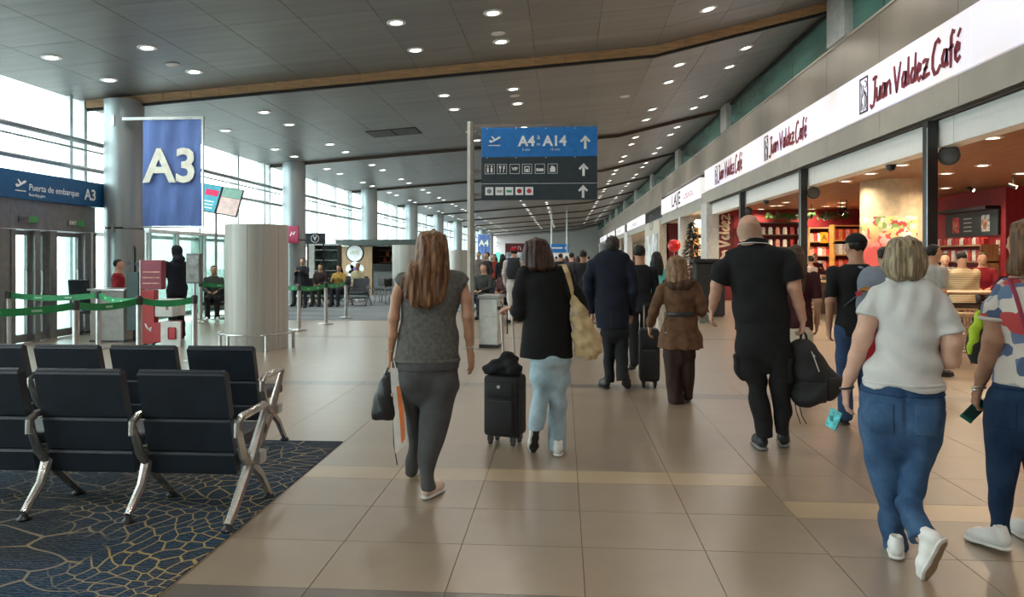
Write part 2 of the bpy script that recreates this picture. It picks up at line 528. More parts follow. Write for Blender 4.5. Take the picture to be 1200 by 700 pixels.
def ceil_quad(b, x0, x1, y0, y1, dz, th=0.05):
    y = (y0 + y1) / 2
    za, zb = ceil_z(x0, y) + dz, ceil_z(x1 - 1e-6 if x0 >= XC else x1, y) + dz
    b.add([(x0, y0, za), (x1, y0, zb), (x1, y1, zb), (x0, y1, za), (x0, y0, za + th), (x1, y0, zb + th), (x1, y1, zb + th), (x0, y1, za + th)],
          [(0, 1, 2, 3), (7, 6, 5, 4), (0, 4, 5, 1), (1, 5, 6, 2), (2, 6, 7, 3), (3, 7, 4, 0)])
slabs = MB()
for y0, y1, dz in ((-12.2, 9.0, 0.0), (9.0, Y0, 0.03), (Y0, Y0 + BAY, 0.03), (Y0 + BAY, 112, 0.0)):
    for x0, x1 in ((XL - 0.1, XC), (XC, XR + 0.1)):
        ceil_quad(slabs, x0, x1, y0, y1, dz, 0.12)
tag(slabs.build('ceiling_slab', m_ceilj, ceiling), kind='structure')
PAN = {}
def ceil_panel(x0, x1, y0, y1):
    key = (round(x1 - x0, 3), round(y1 - y0, 3), x0 >= XC)
    if key not in PAN:
        sl = 0.236 if x0 >= XC else 0.077
        w, d, g = x1 - x0, y1 - y0, 0.0025
        b = MB()
        b.rings([[Vector((i, i, sl * i + z)), Vector((w - i, i, sl * (w - i) + z)), Vector((w - i, d - i, sl * (w - i) + z)), Vector((i, d - i, sl * i + z))] for i, z in ((g, 0.03), (g, 0.004), (g + 0.004, 0.0))])
        me = bpy.data.meshes.new('ceiling_panel'); me.from_pydata(b.v, [], b.f); me.materials.append(m_ceil)
        PAN[key] = me
    link('ceiling_panel', PAN[key], ceiling, (x0, y0, ceil_z(x0 + 1e-6, (y0 + y1) / 2)))
NL, NR = 10, 3
wl_, wr_ = (XC - XL) / NL, (XR - XC) / NR
rows_y = [Y0 - 1.18 * k for k in range(5, -1, -1)]
rows_y2 = [Y0 + BAY / 8 * k for k in range(9)]
for ry in (rows_y, rows_y2):
    for ya, yb in zip(ry[:-1], ry[1:]):
        for i in range(NL): ceil_panel(XL + i * wl_, XL + (i + 1) * wl_, ya, yb)
        for i in range(NR): ceil_panel(XC + i * wr_, XC + (i + 1) * wr_, ya, yb)
# wood-faced step at Y0, plank by plank
step = structure('trim_1')
gap = MB()
for x0, x1 in ((XL, XC), (XC, XR)):
    za, zb = ceil_z(x0, 0), ceil_z(x1 - (1e-6 if x0 < XC else 0), 0)
    gap.add([(x0, Y0 + 0.02, za - 0.22), (x1, Y0 + 0.02, zb - 0.22), (x1, Y0 + 0.02, zb + 0.02), (x0, Y0 + 0.02, za + 0.02), (x0, Y0 + 0.09, za - 0.22), (x1, Y0 + 0.09, zb - 0.22), (x1, Y0 + 0.09, zb + 0.02), (x0, Y0 + 0.09, za + 0.02)],
            [(0, 1, 2, 3), (7, 6, 5, 4), (0, 4, 5, 1), (2, 6, 7, 3), (1, 5, 6, 2), (0, 3, 7, 4)])
tag(gap.build('shadow_gap', m_dark, step), kind='structure')  # solid black strip standing in for the shade under the planks
def fascia(x0, x1):
    za, zb = ceil_z(x0 + 1e-6, 0), ceil_z(x1 - 1e-6, 0)
    b = MB(); g = 0.004
    b.add([(x0 + g, Y0 - 0.02, za - 0.165), (x1 - g, Y0 - 0.02, zb - 0.165), (x1 - g, Y0 - 0.02, zb), (x0 + g, Y0 - 0.02, za), (x0 + g, Y0 + 0.019, za - 0.165), (x1 - g, Y0 + 0.019, zb - 0.165), (x1 - g, Y0 + 0.019, zb), (x0 + g, Y0 + 0.019, za)],
          [(0, 1, 2, 3), (7, 6, 5, 4), (0, 4, 5, 1), (2, 6, 7, 3), (1, 5, 6, 2), (0, 3, 7, 4)])
    tag(b.build('fascia_plank', m_wood, step), kind='structure')
for i in range(20): fascia(XL + (XC - XL) * i / 20, XL + (XC - XL) * (i + 1) / 20)
for i in range(6): fascia(XC + (XR - XC) * i / 6, XC + (XR - XC) * (i + 1) / 6)
m_brown = mat('beam_dark_brown', (0.06, 0.035, 0.022), 0.6)
for k in range(1, 10):
    y = Y0 + BAY * k
    b = MB()
    for x0, x1 in ((XL, XC), (XC, XR)):
        za, zb = ceil_z(x0 + 1e-6, y), ceil_z(x1 - 1e-6, y)
        b.add([(x0, y, za - 0.10), (x1, y, zb - 0.10), (x1, y, zb + 0.02), (x0, y, za + 0.02), (x0, y + 0.06, za - 0.10), (x1, y + 0.06, zb - 0.10), (x1, y + 0.06, zb + 0.02), (x0, y + 0.06, za + 0.02)],
              [(0, 1, 2, 3), (7, 6, 5, 4), (0, 4, 5, 1), (2, 6, 7, 3), (1, 5, 6, 2), (0, 3, 7, 4)])
    tag(b.build('trim_%d' % (k + 1), m_brown), kind='structure')

# ---- downlights
m_trim = mat('downlight_trim', (0.75, 0.75, 0.73), 0.35)
m_glow = mat('downlight_glow', (1, 1, 1), 0.5, emit=(1.0, 0.96, 0.88), es=9.0)
def make_light(name, label, cat, loc, slope, group, watts, color, r=0.13, lamp=True):
    t = thing(name, label, cat, loc, 0, group)
    t.rotation_euler = (0, -math.atan(slope), 0)
    b = MB(); b.lathe([(r * 0.78, -0.003), (r * 0.8, -0.018), (r * 1.22, -0.014), (r * 1.25, 0.0), (r * 0.78, 0.0)], 16)
    b.build('trim_ring', m_trim, t, True)
    b = MB(); b.lathe([(0.01, -0.008), (r * 0.78, -0.006), (r * 0.78, 0.0), (0.01, 0.0)], 14)
    b.build('diffuser', MATS['downlight_glow'] if 'shop' not in name else MATS['shop_glow'], t)
    return t
def add_lamp(t, watts, color, size=0.2):
    ld = bpy.data.lights.new('lamp', 'AREA'); ld.shape = 'DISK'; ld.size = size; ld.energy = watts; ld.color = color; ld.spread = math.radians(150)
    lo = bpy.data.objects.new('lamp', ld); COL.objects.link(lo); lo.parent = t; lo.location = (0, 0, -0.03)
LX = [-8.75, -7.05, -2.76, -1.15, 2.57, 4.03]
proto = make_light('ceiling_light', 'round recessed downlight in the grey panelled ceiling of the hall', 'ceiling light', (0, 0, 0), 0, 'downlights in the hall ceiling', DOWNLIGHT_W, (1, .95, .87))
first = True
ROWN = ['row nearest the windows', '2nd row from the windows', '3rd row from the windows', '4th row from the windows', '2nd row from the shops', 'row nearest the shops']
cnt = [0] * 6
for k in range(-4, 18):
    for dy in (0.0, 1.6):
        y = 12.0 + 4.9 * k + dy
        for c_, x in enumerate(LX):
            yy = y - (0.35 if x > XC else 0)
            if yy > 95 or yy < -11: continue
            if any(abs(yy - (Y0 + BAY * q)) < 0.2 for q in range(-3, 10)): yy -= 0.3
            if yy < 9.5 and dy > 0: continue
            loc = (x, yy, ceil_z(x, yy))
            if yy >= 9.5:
                cnt[c_] += 1; lab = 'round hall ceiling downlight, %s, %s of its row going away' % (ROWN[c_], nth(cnt[c_]))
            else: lab = 'hall downlight overhead, out of the picture, %s, %s back' % (ROWN[c_], nth(round((12 - yy) / 4.9 + .3)))
            if first: t = proto; t.location = loc; first = False; t['label'] = lab
            else: t = dup(proto, loc, label=lab)
            t.rotation_euler = (0, -math.atan(0.077 if x < XC else 0.236), 0)
            if dy == 0.0 and yy < 60:
                add_lamp(t, DOWNLIGHT_W * 2, (1.0, 0.94, 0.84))
# speakers and vent in the ceiling
m_spk = mat('speaker_grille', (0.62, 0.62, 0.6), 0.6)
for i, (x, y) in enumerate(((-7.17, 13.04), (-1.16, 13.09), (-1.16, 17.6), (1.56, 18.8))):
    b = MB(); b.lathe([(0.12, 0.0), (0.13, -0.012), (0.11, -0.02), (0.01, -0.022)], 16)
    o = b.build('ceiling_speaker', m_spk, None, True, (x, y, ceil_z(x, y)), (0, -0.077, 0))
    tag(o, 'small unlit round ceiling speaker between downlights, %s from the camera' % ['near the left column, nearest', 'mid-hall, second', 'mid-hall, third', 'right of the sign, fourth'][i], 'speaker', 'ceiling speakers')
vt = thing('air_vent', 'dark rectangular air vent grille in the ceiling left of the hanging sign', 'vent', (-4.85, 20.85, ceil_z(-4.85, 20.85)))
vt.rotation_euler = (0, -math.atan(0.077), 0)
b = MB(); b.box(-0.72, 0.72, -0.5, 0.5, -0.012, 0.0); b.build('vent_backing', m_dark, vt)
for s in (-1, 1):
    for i in range(7):
        b = MB(); b.box(s * 0.36 - 0.33, s * 0.36 + 0.33, -0.46 + i * 0.14, -0.40 + i * 0.14, -0.03, -0.012); b.build('vent_slat', mat('vent_grey', (0.12, 0.12, 0.115), 0.5), vt)

# ---- columns by the glass
m_col = mat('column_aluminium', (0.34, 0.38, 0.39), 0.34, 0.55, var=0.05, scale=2, stretch=(1, 1, 0.2))
for k in range(-1, 9):
    y = Y0 + BAY * k
    x = -9.25
    zt = ceil_z(x, y + 1)
    t = structure('column', (x, y, 0))
    b = MB(); b.lathe([(0.385, 0.0), (0.385, 2.14)], 40); tag(b.build('lower_cladding', m_col, t, True), kind='structure')
    b = MB(); b.lathe([(0.37, 2.14), (0.37, 2.18)], 40); tag(b.build('joint_ring', m_dark, t, True), kind='structure')
    b = MB(); b.lathe([(0.385, 2.18), (0.385, zt + 0.02)], 40); tag(b.build('upper_cladding', m_col, t, True), kind='structure')

# ---- glass wall on the left
m_frame = mat('mullion_white', (0.72, 0.76, 0.77), 0.4, 0.2)
m_pipe = mat('brace_steel', (0.33, 0.35, 0.36), 0.35, 0.7)
m_glass = glass_mat('window_glass')
wall_left = structure('wall_left')
zt = ceil_z(XL, 0) + 0.03
pm = MB(); pm.box(-0.012, 0.012, 0.05, 2.40, 0.12, 2.02)
pane_lo = bpy.data.meshes.new('glass_pane'); pane_lo.from_pydata(pm.v, [], pm.f); pane_lo.materials.append(m_glass)
pm = MB(); pm.box(-0.012, 0.012, 0.05, 2.40, 2.1, zt)
pane_hi = bpy.data.meshes.new('glass_pane'); pane_hi.from_pydata(pm.v, [], pm.f); pane_hi.materials.append(m_glass)
mm_ = MB(); mm_.box(-0.14, 0.10, -0.05, 0.05, 0, zt); mull = bpy.data.meshes.new('mullion'); mull.from_pydata(mm_.v, [], mm_.f); mull.materials.append(m_frame)
y = Y0 - BAY * 2 - 2.45 * 3
while y < 105:
    link('mullion', mull, wall_left, (XL, y, 0))
    if abs(((y - Y0) / BAY) - round((y - Y0) / BAY)) < 0.01:
        link('mullion', mull, wall_left, (XL, y - 0.45, 0))
    link('glass_pane', pane_lo, wall_left, (XL, y, 0)); link('glass_pane', pane_hi, wall_left, (XL, y, 0))
    y += 2.45
for z, r, x in ((3.97, 0.055, XL + 0.22), (3.80, 0.022, XL + 0.22), (3.42, 0.05, XL + 0.14)):
    b = MB(); b.tube([(x, -12, z), (x, 112, z)], r, 8); tag(b.build('wind_brace', m_pipe, wall_left, True), kind='structure')
b = MB(); b.box(XL - 0.1, XL + 0.1, -12, 112, 2.02, 2.10); b.box(XL - 0.1, XL + 0.1, -12, 112, 0, 0.12); tag(b.build('transom', m_frame, wall_left), kind='structure')

# ---- ends of the hall, apron outside
m_plain = mat('wall_pale_grey', (0.5, 0.5, 0.48), 0.7)
b = MB(); b.box(XL - 0.1, 13.2, -12.3, -12.1, 0, 7); tag(b.build('wall_back', m_plain), kind='structure')
b = MB(); b.box(XL - 0.1, 13.2, 112, 112.2, 0, 7); tag(b.build('wall_far', m_plain), kind='structure')
b = MB(); b.box(-400, XL - 0.3, -200, 400, -4.6, -4.4); tag(b.build('ground', mat('apron_concrete', (0.42, 0.42, 0.41), 0.85, var=0.08, scale=0.05)), kind='structure')
# ================================================================ RIGHT SIDE: shop fronts
m_fascia = mat('fascia_beige_metal', (0.42, 0.39, 0.34), 0.38, 0.3, var=0.04, scale=1.5)
m_upper = mat('upper_panel_bronze', (0.30, 0.27, 0.23), 0.34, 0.4, var=0.05, scale=1.0)
m_white = mat('white_paint', (0.72, 0.73, 0.72), 0.45, var=.012)
m_black = mat('black_powder_coat', (0.015, 0.015, 0.016), 0.35)
m_green = mat('clerestory_green_glass', (0.075, 0.19, 0.165), 0.2, 0.0, var=0.25, scale=0.7, stretch=(1, 0.4, 2), spec=0.8)
m_grey = mat('pillar_pale_grey', (0.50, 0.51, 0.50), 0.45)
m_beige = mat('pillar_beige', (0.55, 0.50, 0.42), 0.5)
def lightbox_mat(name, a, bcol, es):
    m, n, l, b = node_mat(name)
    g = n.new('ShaderNodeNewGeometry'); mp_ = n.new('ShaderNodeMapping'); mp_.inputs['Scale'].default_value = (1, 0.9, 1.4)
    l.new(g.outputs['Position'], mp_.inputs['Vector'])
    nz = n.new('ShaderNodeTexNoise'); nz.inputs['Scale'].default_value = 0.9; nz.inputs['Detail'].default_value = 2; l.new(mp_.outputs[0], nz.inputs['Vector'])
    r = n.new('ShaderNodeValToRGB'); r.color_ramp.elements[0].position = 0.35; r.color_ramp.elements[0].color = (*a, 1); r.color_ramp.elements[1].position = 0.65; r.color_ramp.elements[1].color = (*bcol, 1)
    l.new(nz.outputs['Fac'], r.inputs[0]); l.new(r.outputs[0], b.inputs['Emission Color']); b.inputs['Emission Strength'].default_value = es
    b.inputs['Base Color'].default_value = (0.8, 0.8, 0.8, 1); b.inputs['Roughness'].default_value = 0.3
    return m
m_box = lightbox_mat('sign_light_box', (0.62, 0.54, 0.52), (0.74, 0.70, 0.98), 0.50)
m_box2 = lightbox_mat('sign_light_box_white', (0.80, 0.78, 0.78), (0.9, 0.9, 0.95), 0.5)
wall_right = structure('wall_right')
def wbox(name, x0, x1, y0, y1, z0, z1, m, parent=None, kind='structure'):
    b = MB(); b.box(x0, x1, y0, y1, z0, z1); o = b.build(name, m, parent)
    if kind: o['kind'] = kind
    return o
# long panels, one by one
y = -11.9
i = 0
while y < 39.0:
    y1 = min(y + 2.45, 39.5)
    g = 0.006
    wbox('fascia_panel', 5.25, 5.45, y + g, y1 - g, 3.56, 3.98, m_fascia, wall_right)
    wbox('upper_panel', 5.24, 5.45, y + g, y1 - g, 4.78, 5.60, m_upper, wall_right)
    wbox('clerestory_pane', 5.32, 5.36, y + 0.02, y1 - 0.02, 5.64, 6.62, m_green, wall_right)
    y = y1
y = 39.5
while y < 111:
    y1 = y + 4.9
    wbox('fascia_panel', 5.25, 5.45, y + .01, y1 - .01, 3.36, 3.72, m_fascia, wall_right)
    wbox('upper_panel', 5.24, 5.45, y + .01, y1 - .01, 4.4, 5.60, m_upper, wall_right)
    wbox('clerestory_pane', 5.32, 5.36, y + .02, y1 - .02, 5.64, 6.62, m_green, wall_right)
    y = y1
wbox('backing', 5.46, 5.60, -12, 112, 3.6, 6.8, m_dark, wall_right)
wbox('sill_rail', 5.22, 5.40, -12, 112, 5.60, 5.645, m_fascia, wall_right)
wbox('head_rail', 5.27, 5.40, -12, 112, 6.40, 6.45, m_dark, wall_right)
wbox('grille_strip', 5.30, 5.45, -12, 27, 3.50, 3.56, m_dark, wall_right)
for q in range(2):
    wbox('grille_bar', 5.28, 5.30, -12, 27, 3.505 + q * 0.03, 3.52 + q * 0.03, m_brown, wall_right)
yy = -11.9
while yy < 26.9:
    wbox('shutter_housing', 5.36, 5.62, yy + .006, min(yy + 5.6, 26.9) - .006, 3.12, 3.50, m_white, wall_right)
    yy += 5.6
for k in range(-1, 9):
    wbox('pillar', 5.16, 5.50, Y0 - 1.0 + BAY * k, Y0 + BAY * k - 0.1, 5.645, 6.7, m_grey, wall_right)
# light boxes
y = -11.9
while y < 27.5:
    y1 = min(y + 3.1, 27.6)
    wbox('light_box', 5.22, 5.45, y + .004, y1 - .004, 3.99, 4.77, m_box, wall_right)
    y = y1
m_jv = mat('sign_lettering_maroon', (0.20, 0.008, 0.022), 0.5)
# brush lettering: letters in units of the capital height, each (advance, strokes)
BR = {
 'J': (0.62, [[(0.52, 1.0), (0.50, 0.6), (0.45, 0.1), (0.36, -0.10), (0.18, -0.16), (0.02, -0.02)], [(0.28, 0.98), (0.52, 1.02), (0.72, 0.99)]]),
 'u': (0.46, [[(0.06, 0.58), (0.05, 0.2), (0.12, 0.03), (0.24, 0.05), (0.34, 0.25), (0.38, 0.58)], [(0.38, 0.58), (0.37, 0.2), (0.42, 0.0)]]),
 'a': (0.46, [[(0.36, 0.55), (0.20, 0.58), (0.06, 0.35), (0.08, 0.08), (0.20, 0.03), (0.33, 0.25), (0.37, 0.58)], [(0.37, 0.58), (0.35, 0.2), (0.42, 0.0)]]),
 'n': (0.52, [[(0.06, 0.58), (0.05, 0.0)], [(0.05, 0.30), (0.16, 0.52), (0.30, 0.57), (0.38, 0.40), (0.40, 0.0)]]),
 'V': (0.66, [[(0.04, 1.02), (0.14, 0.5), (0.26, -0.06)], [(0.26, -0.06), (0.42, 0.5), (0.60, 1.06)]]),
 'l': (0.24, [[(0.12, 1.08), (0.09, 0.5), (0.12, 0.02)]]),
 'd': (0.48, [[(0.36, 0.50), (0.20, 0.55), (0.06, 0.32), (0.09, 0.06), (0.22, 0.03), (0.36, 0.3)], [(0.44, 1.08), (0.39, 0.5), (0.40, 0.0)]]),
 'e': (0.42, [[(0.06, 0.28), (0.30, 0.38), (0.32, 0.52), (0.20, 0.60), (0.07, 0.42), (0.08, 0.12), (0.20, 0.0), (0.38, 0.12)]]),
 'z': (0.54, [[(0.04, 0.56), (0.22, 0.60), (0.44, 0.58), (0.26, 0.28), (0.02, -0.02)], [(0.02, -0.02), (0.25, 0.02), (0.56, 0.06)], [(0.12, 0.27), (0.42, 0.33)]]),
 'C': (0.66, [[(0.58, 0.92), (0.46, 1.06), (0.26, 0.98), (0.08, 0.6), (0.06, 0.2), (0.20, -0.06), (0.40, -0.04), (0.60, 0.16)]]),
 'f': (0.36, [[(0.40, 1.0), (0.28, 1.08), (0.18, 0.9), (0.16, 0.4), (0.14, -0.12)], [(0.02, 0.52), (0.32, 0.58)]]),
 'é': (0.42, [[(0.06, 0.28), (0.30, 0.38), (0.32, 0.52), (0.20, 0.60), (0.07, 0.42), (0.08, 0.12), (0.20, 0.0), (0.38, 0.12)], [(0.22, 0.78), (0.40, 1.02)]]),
 ' ': (0.16, []),
}
def brush_word(word, M, h, w, m, parent, name='lettering'):
    x = 0.0
    b = MB()
    for ch in word:
        adv, st = BR[ch]
        strokes(b, [[((x + px) * h, py * h) for px, py in ln] for ln in st], M, w * h, 0.008)
        x += adv
    return b.build(name, m, parent), x * h
def brush_len(word): return sum(BR[c][0] for c in word)
def cafe_sign(yfar, ynear, z0, label):
    t = thing('cafe_sign', label, 'sign', (5.215, yfar, z0), 0, None)
    wd = 'Juan Valdez Café'
    L = yfar - ynear
    lw = L * 0.105                       # square stamp, then the name
    h = (L - lw * 1.25) / brush_len(wd)
    hs = min(h, 0.56)
    M = Matrix(((0, 0, -1, 0), (-1, 0, 0, 0), (0, 1, 0, 0), (0, 0, 0, 1)))   # x -> -Y, y -> Z, normal -> -X
    S = Matrix.Diagonal((h / hs, 1, 1, 1))
    b = MB(); sz = lw
    for x0, x1, y0, y1 in ((0, sz, -.09, -.06), (0, sz, .50, .53), (0, .03, -.09, .53), (sz - .03, sz, -.09, .53)):
        b.box(x0, x1, y0, y1, 0, 0.008, M=M)
    b.build('stamp_frame', mat('stamp_black', (0.03, 0.02, 0.03), 0.5), t)
    fig = MB()   # the small standing figure and animal of the stamp, in loose strokes
    strokes(fig, [[(.06 * sz / .35, .44), (.10 * sz / .35, .30), (.08 * sz / .35, .12), (.07 * sz / .35, -.03)], [(.14 * sz / .35, .40), (.18 * sz / .35, .26), (.12 * sz / .35, .2)], [(.20 * sz / .35, .46), (.27 * sz / .35, .44), (.29 * sz / .35, .36), (.22 * sz / .35, .34)],
                  [(.20 * sz / .35, .30), (.24 * sz / .35, .16), (.20 * sz / .35, -.04)], [(.24 * sz / .35, .26), (.30 * sz / .35, .14), (.27 * sz / .35, .02), (.29 * sz / .35, -.05)], [(.12 * sz / .35, .08), (.14 * sz / .35, -.04)]], M, 0.022, 0.006)
    fig.build('stamp_figure', mat('stamp_black', (0.03, 0.02, 0.03), 0.5), t)
    MT = M @ Matrix.Translation((lw * 1.25, 0, 0)) @ S
    o, _ = brush_word(wd, MT, hs, 0.17, m_jv, t)
    return t
ya, yb = on_x(1008, 100, 5.22).y, on_x(1127, 60, 5.22).y
cafe_sign(ya, yb, 4.15, 'maroon handwritten café name and square stamp on the light band, nearest and largest')
ya2, yb2 = on_x(896, 170, 5.22).y, on_x(946, 150, 5.22).y
cafe_sign(ya2, yb2, 4.15, 'second maroon handwritten café name on the light band, above the second black post')
ya3, yb3 = on_x(838, 200, 5.22).y, on_x(870, 190, 5.22).y
cafe_sign(ya3, yb3, 4.15, 'farthest maroon handwritten café name on the light band, above the bald man')

# ---- café: floor level bar, posts, interior
m_red = mat('cafe_wall_red', (0.30, 0.022, 0.030), 0.55)
m_red_dk = mat('cafe_panel_dark_red', (0.13, 0.012, 0.018), 0.5)
m_cw = mat('cafe_ceiling_wood', (0.25, 0.115, 0.055), 0.5, var=0.15, scale=2, stretch=(12, 0.8, 1))
MATS['shop_glow'] = mat('shop_glow', (1, 1, 1), 0.5, emit=(1.0, 0.86, 0.62), es=9.0)
cafe = structure('wall_shop')
wbox('ceiling_cafe', 5.62, 12.9, -11.9, 27.4, 3.30, 3.40, m_cw)['kind'] = 'structure'
wbox('cafe_side', 5.45, 12.9, 27.3, 27.5, 0, 3.6, m_red, cafe)
wbox('cafe_back', 10.8, 10.95, 18.9, 27.3, 0, 3.3, m_red, cafe)
wbox('cafe_return', 10.8, 12.9, 18.75, 18.9, 0, 3.3, m_red, cafe)
wbox('cafe_deep', 12.75, 12.9, -11.9, 18.75, 0, 3.3, m_red_dk, cafe)  # recess wall, its shade put in as a darker red
wbox('cafe_end', 5.45, 12.9, -12.0, -11.9, 0, 3.6, m_red, cafe)
wbox('dark_panel', 5.50, 6.22, 27.27, 27.3, 0, 3.1, m_red_dk, cafe)
wbox('shop_pillar', 5.18, 5.62, 27.0, 28.1, 0, 3.56, m_grey, cafe)
# vertical white lettering on the dark red panel (reads upwards)
VM = Matrix(((0, -1, 0, 0.0), (0, 0, -1, 0), (1, 0, 0, 0), (0, 0, 0, 1)))
t = thing('wall_lettering', 'white handwritten name running up the dark red panel inside the café entrance', 'lettering', (6.05, 27.265, 0.95))
brush_word('Juan Valdez', VM, 0.44, 0.19, mat('lettering_cream', (0.75, 0.62, 0.50), 0.5), t)
P0 = on_x(1090, 200, 5.42).y
for nm, u in (('nearest black steel post of the café front, in front of the menu board', 1090), ('second black steel post of the café front, left of the painted column', 941), ('third black steel post of the café front, above the bald man', 869.5)):
    yy = on_x(u, 200, 5.265).y
    t = thing('shopfront_post', nm, 'post', (5.265, yy, 0))
    wbox('post_shaft', -0.07, 0.07, -0.075, 0.075, 0.012, 3.495, m_black, t, None)
    wbox('base_plate', -0.10, 0.09, -0.12, 0.12, 0, 0.012, m_black, t, None)
    edge = MB(); edge.box(-0.074, -0.07, -0.075, -0.05, 0.1, 3.4); edge.build('edge_strip', mat('edge_steel', (0.5, 0.5, 0.5), 0.3, 0.8), t)
spk_lab = ['round black speaker on the nearest black post of the café', 'round black speaker on the second black post of the café', 'round black speaker on the third black post, above the bald head']
for lab, (u, v, r) in zip(spk_lab, ((1112, 182, .145), (953, 226, .135), (876, 248, .13))):
    p = on_x(u, v, 5.50)
    t = thing('wall_speaker', lab, 'speaker', p, math.radians(-30))
    b = MB(); b.lathe([(0.02, -0.09), (r * .6, -0.085), (r, -0.05), (r, 0.0), (r * .93, 0.012)], 24)
    o = b.build('speaker_body', m_black, t, True); o.rotation_euler = (math.pi / 2, 0, 0)
    b = MB(); b.lathe([(r * .90, 0.005), (r * .6, 0.03), (0.02, 0.04)], 24)
    o = b.build('speaker_cone', mat('speaker_cone', (0.09, 0.09, 0.09), 0.5), t, True); o.rotation_euler = (math.pi / 2, 0, 0)
    b = MB(); b.tube([(-0.05, 0.08, 0.0), (-0.16, 0.10, 0.0)], 0.02, 6); b.build('bracket', m_black, t)
for lab, (u, v) in (('small black dome camera under the white shutter box, near the painted column', (1044, 187)), ('small black dome camera under the white shutter box, right of the bald man', (898, 234))):
    p = on_x(u, v, 5.55); 
    t = thing('dome_camera', lab, 'camera', (5.55, p.y, 3.12))
    b = MB(); b.lathe([(0.075, 0.0), (0.075, -0.04), (0.06, -0.09), (0.01, -0.115)], 14); b.build('dome', m_black, t, True)
    b = MB(); b.lathe([(0.085, 0.0), (0.085, -0.025)], 14); b.build('collar', m_black, t, True)
# painted column
CX, CY, CR = 7.62, 17.45, 0.74
pc = thing('painted_column', 'thick round cream column with a flowery mural inside the café', 'column', (CX, CY, 0), kind='structure')
b = MB(); b.lathe([(CR, 0), (CR, 3.3)], 48); b.build('column_shaft', mat('column_cream', (0.62, 0.50, 0.33), 0.6), pc, True)
def mural_mat():
    m, n, l, b = node_mat('mural_flowers')
    t = n.new('ShaderNodeTexCoord')
    nz = n.new('ShaderNodeTexNoise'); nz.inputs['Scale'].default_value = 3.0; nz.inputs['Detail'].default_value = 5; l.new(t.outputs['Object'], nz.inputs['Vector'])
    ad = n.new('ShaderNodeMixRGB'); ad.blend_type = 'ADD'; ad.inputs[0].default_value = 0.55; l.new(t.outputs['Object'], ad.inputs[1]); l.new(nz.outputs['Color'], ad.inputs[2])
    v = n.new('ShaderNodeTexVoronoi'); v.inputs['Scale'].default_value = 8.5; l.new(ad.outputs[0], v.inputs['Vector'])
    r = n.new('ShaderNodeValToRGB'); r.color_ramp.interpolation = 'CONSTANT'
    cols = [(0.62, 0.58, 0.25), (0.20, 0.34, 0.10), (0.70, 0.70, 0.60), (0.45, 0.06, 0.06), (0.60, 0.66, 0.30), (0.75, 0.72, 0.68), (0.36, 0.48, 0.18), (0.55, 0.55, 0.40)]
    e = r.color_ramp.elements
    e[0].position = 0; e[0].color = (*cols[0], 1); e[1].position = 1 / 8; e[1].color = (*cols[1], 1)
    for i in range(2, 8):
        q = e.new(i / 8); q.color = (*cols[i], 1)
    s = n.new('ShaderNodeSeparateXYZ'); l.new(v.outputs['Color'], s.inputs[0]); l.new(s.outputs[0], r.inputs[0])
    # the lower left of the painting is mostly red
    so = n.new('ShaderNodeSeparateXYZ'); l.new(t.outputs['Object'], so.inputs[0])
    mz = n.new('ShaderNodeMapRange'); mz.inputs['From Min'].default_value = 2.3; mz.inputs['From Max'].default_value = 1.7; l.new(so.outputs['Z'], mz.inputs['Value'])
    mxr = n.new('ShaderNodeMapRange'); mxr.inputs['From Min'].default_value = -0.15; mxr.inputs['From Max'].default_value = -0.5; l.new(so.outputs['X'], mxr.inputs['Value'])
    mu = n.new('ShaderNodeMath'); mu.operation = 'MULTIPLY'; l.new(mxr.outputs[0], mu.inputs[1]); l.new(mz.outputs[0], mu.inputs[0])
    mx = n.new('ShaderNodeMixRGB'); mx.inputs[2].default_value = (0.55, 0.07, 0.06, 1); l.new(mu.outputs[0], mx.inputs[0]); l.new(r.outputs[0], mx.inputs[1])
    l.new(mx.outputs[0], b.inputs['Base Color']); b.inputs['Roughness'].default_value = 0.5
    return m
b = MB()
vs, fs = [], []
for i in range(25):
    a = math.radians(140 + i * (142 / 24))
    for z in (0.9, 2.47):
        vs.append((math.cos(a) * (CR + .006), math.sin(a) * (CR + .006), z))
for i in range(24): fs.append((2 * i, 2 * i + 2, 2 * i + 3, 2 * i + 1))
b.add(vs, fs); b.build('mural', mural_mat(), pc, True)
# café downlights
first = True
nl_ = 0
for (u, v) in sorted(((1163, 161), (1057, 193), (1020.4, 203), (991, 212), (1151.6, 193.5), (1109, 203), (1101, 179.7), (1108, 220), (1068, 211), (1196.6, 203), (987, 237.5), (968, 241.6), (921, 237), (906, 241), (891.7, 245), (951, 245), (934.6, 248)), key=lambda q: -q[0]):
    r = ray(u, v); tt = (3.3 - EYE) / r.z; loc = (r.x * tt, r.y * tt, 3.3)
    if loc[0] < 5.7 or loc[1] > 27.1: continue
    if loc[0] > 10.7 and loc[1] > 18.6: continue
    if first:
        cproto = make_light('shop_light', 'round warm downlight in the brown wood ceiling of the café', 'ceiling light', loc, 0, 'downlights in the café ceiling', 0, (1, .8, .55), r=0.12); first = False; t = cproto
    else: t = dup(cproto, loc)
    nl_ += 1; t['label'] = 'round warm downlight in the brown café ceiling, ' + nth(nl_) + ' counted from the right edge'
    add_lamp(t, SHOP_W * 2, (1.0, 0.80, 0.56), 0.22)
for i_, (x, y) in enumerate(((6.6, 4), (9.5, 4), (6.6, 8), (9.5, 8), (9.5, 12), (12, 9), (12.0, 14.5), (7.2, 25.0), (9.4, 25.6))):
    t = dup(cproto, (x, y, 3.3), label='round warm café ceiling downlight hidden from the walkway, ' + nth(i_ + 1) + ' from the near end'); add_lamp(t, SHOP_W * 2, (1.0, 0.80, 0.56), 0.22)
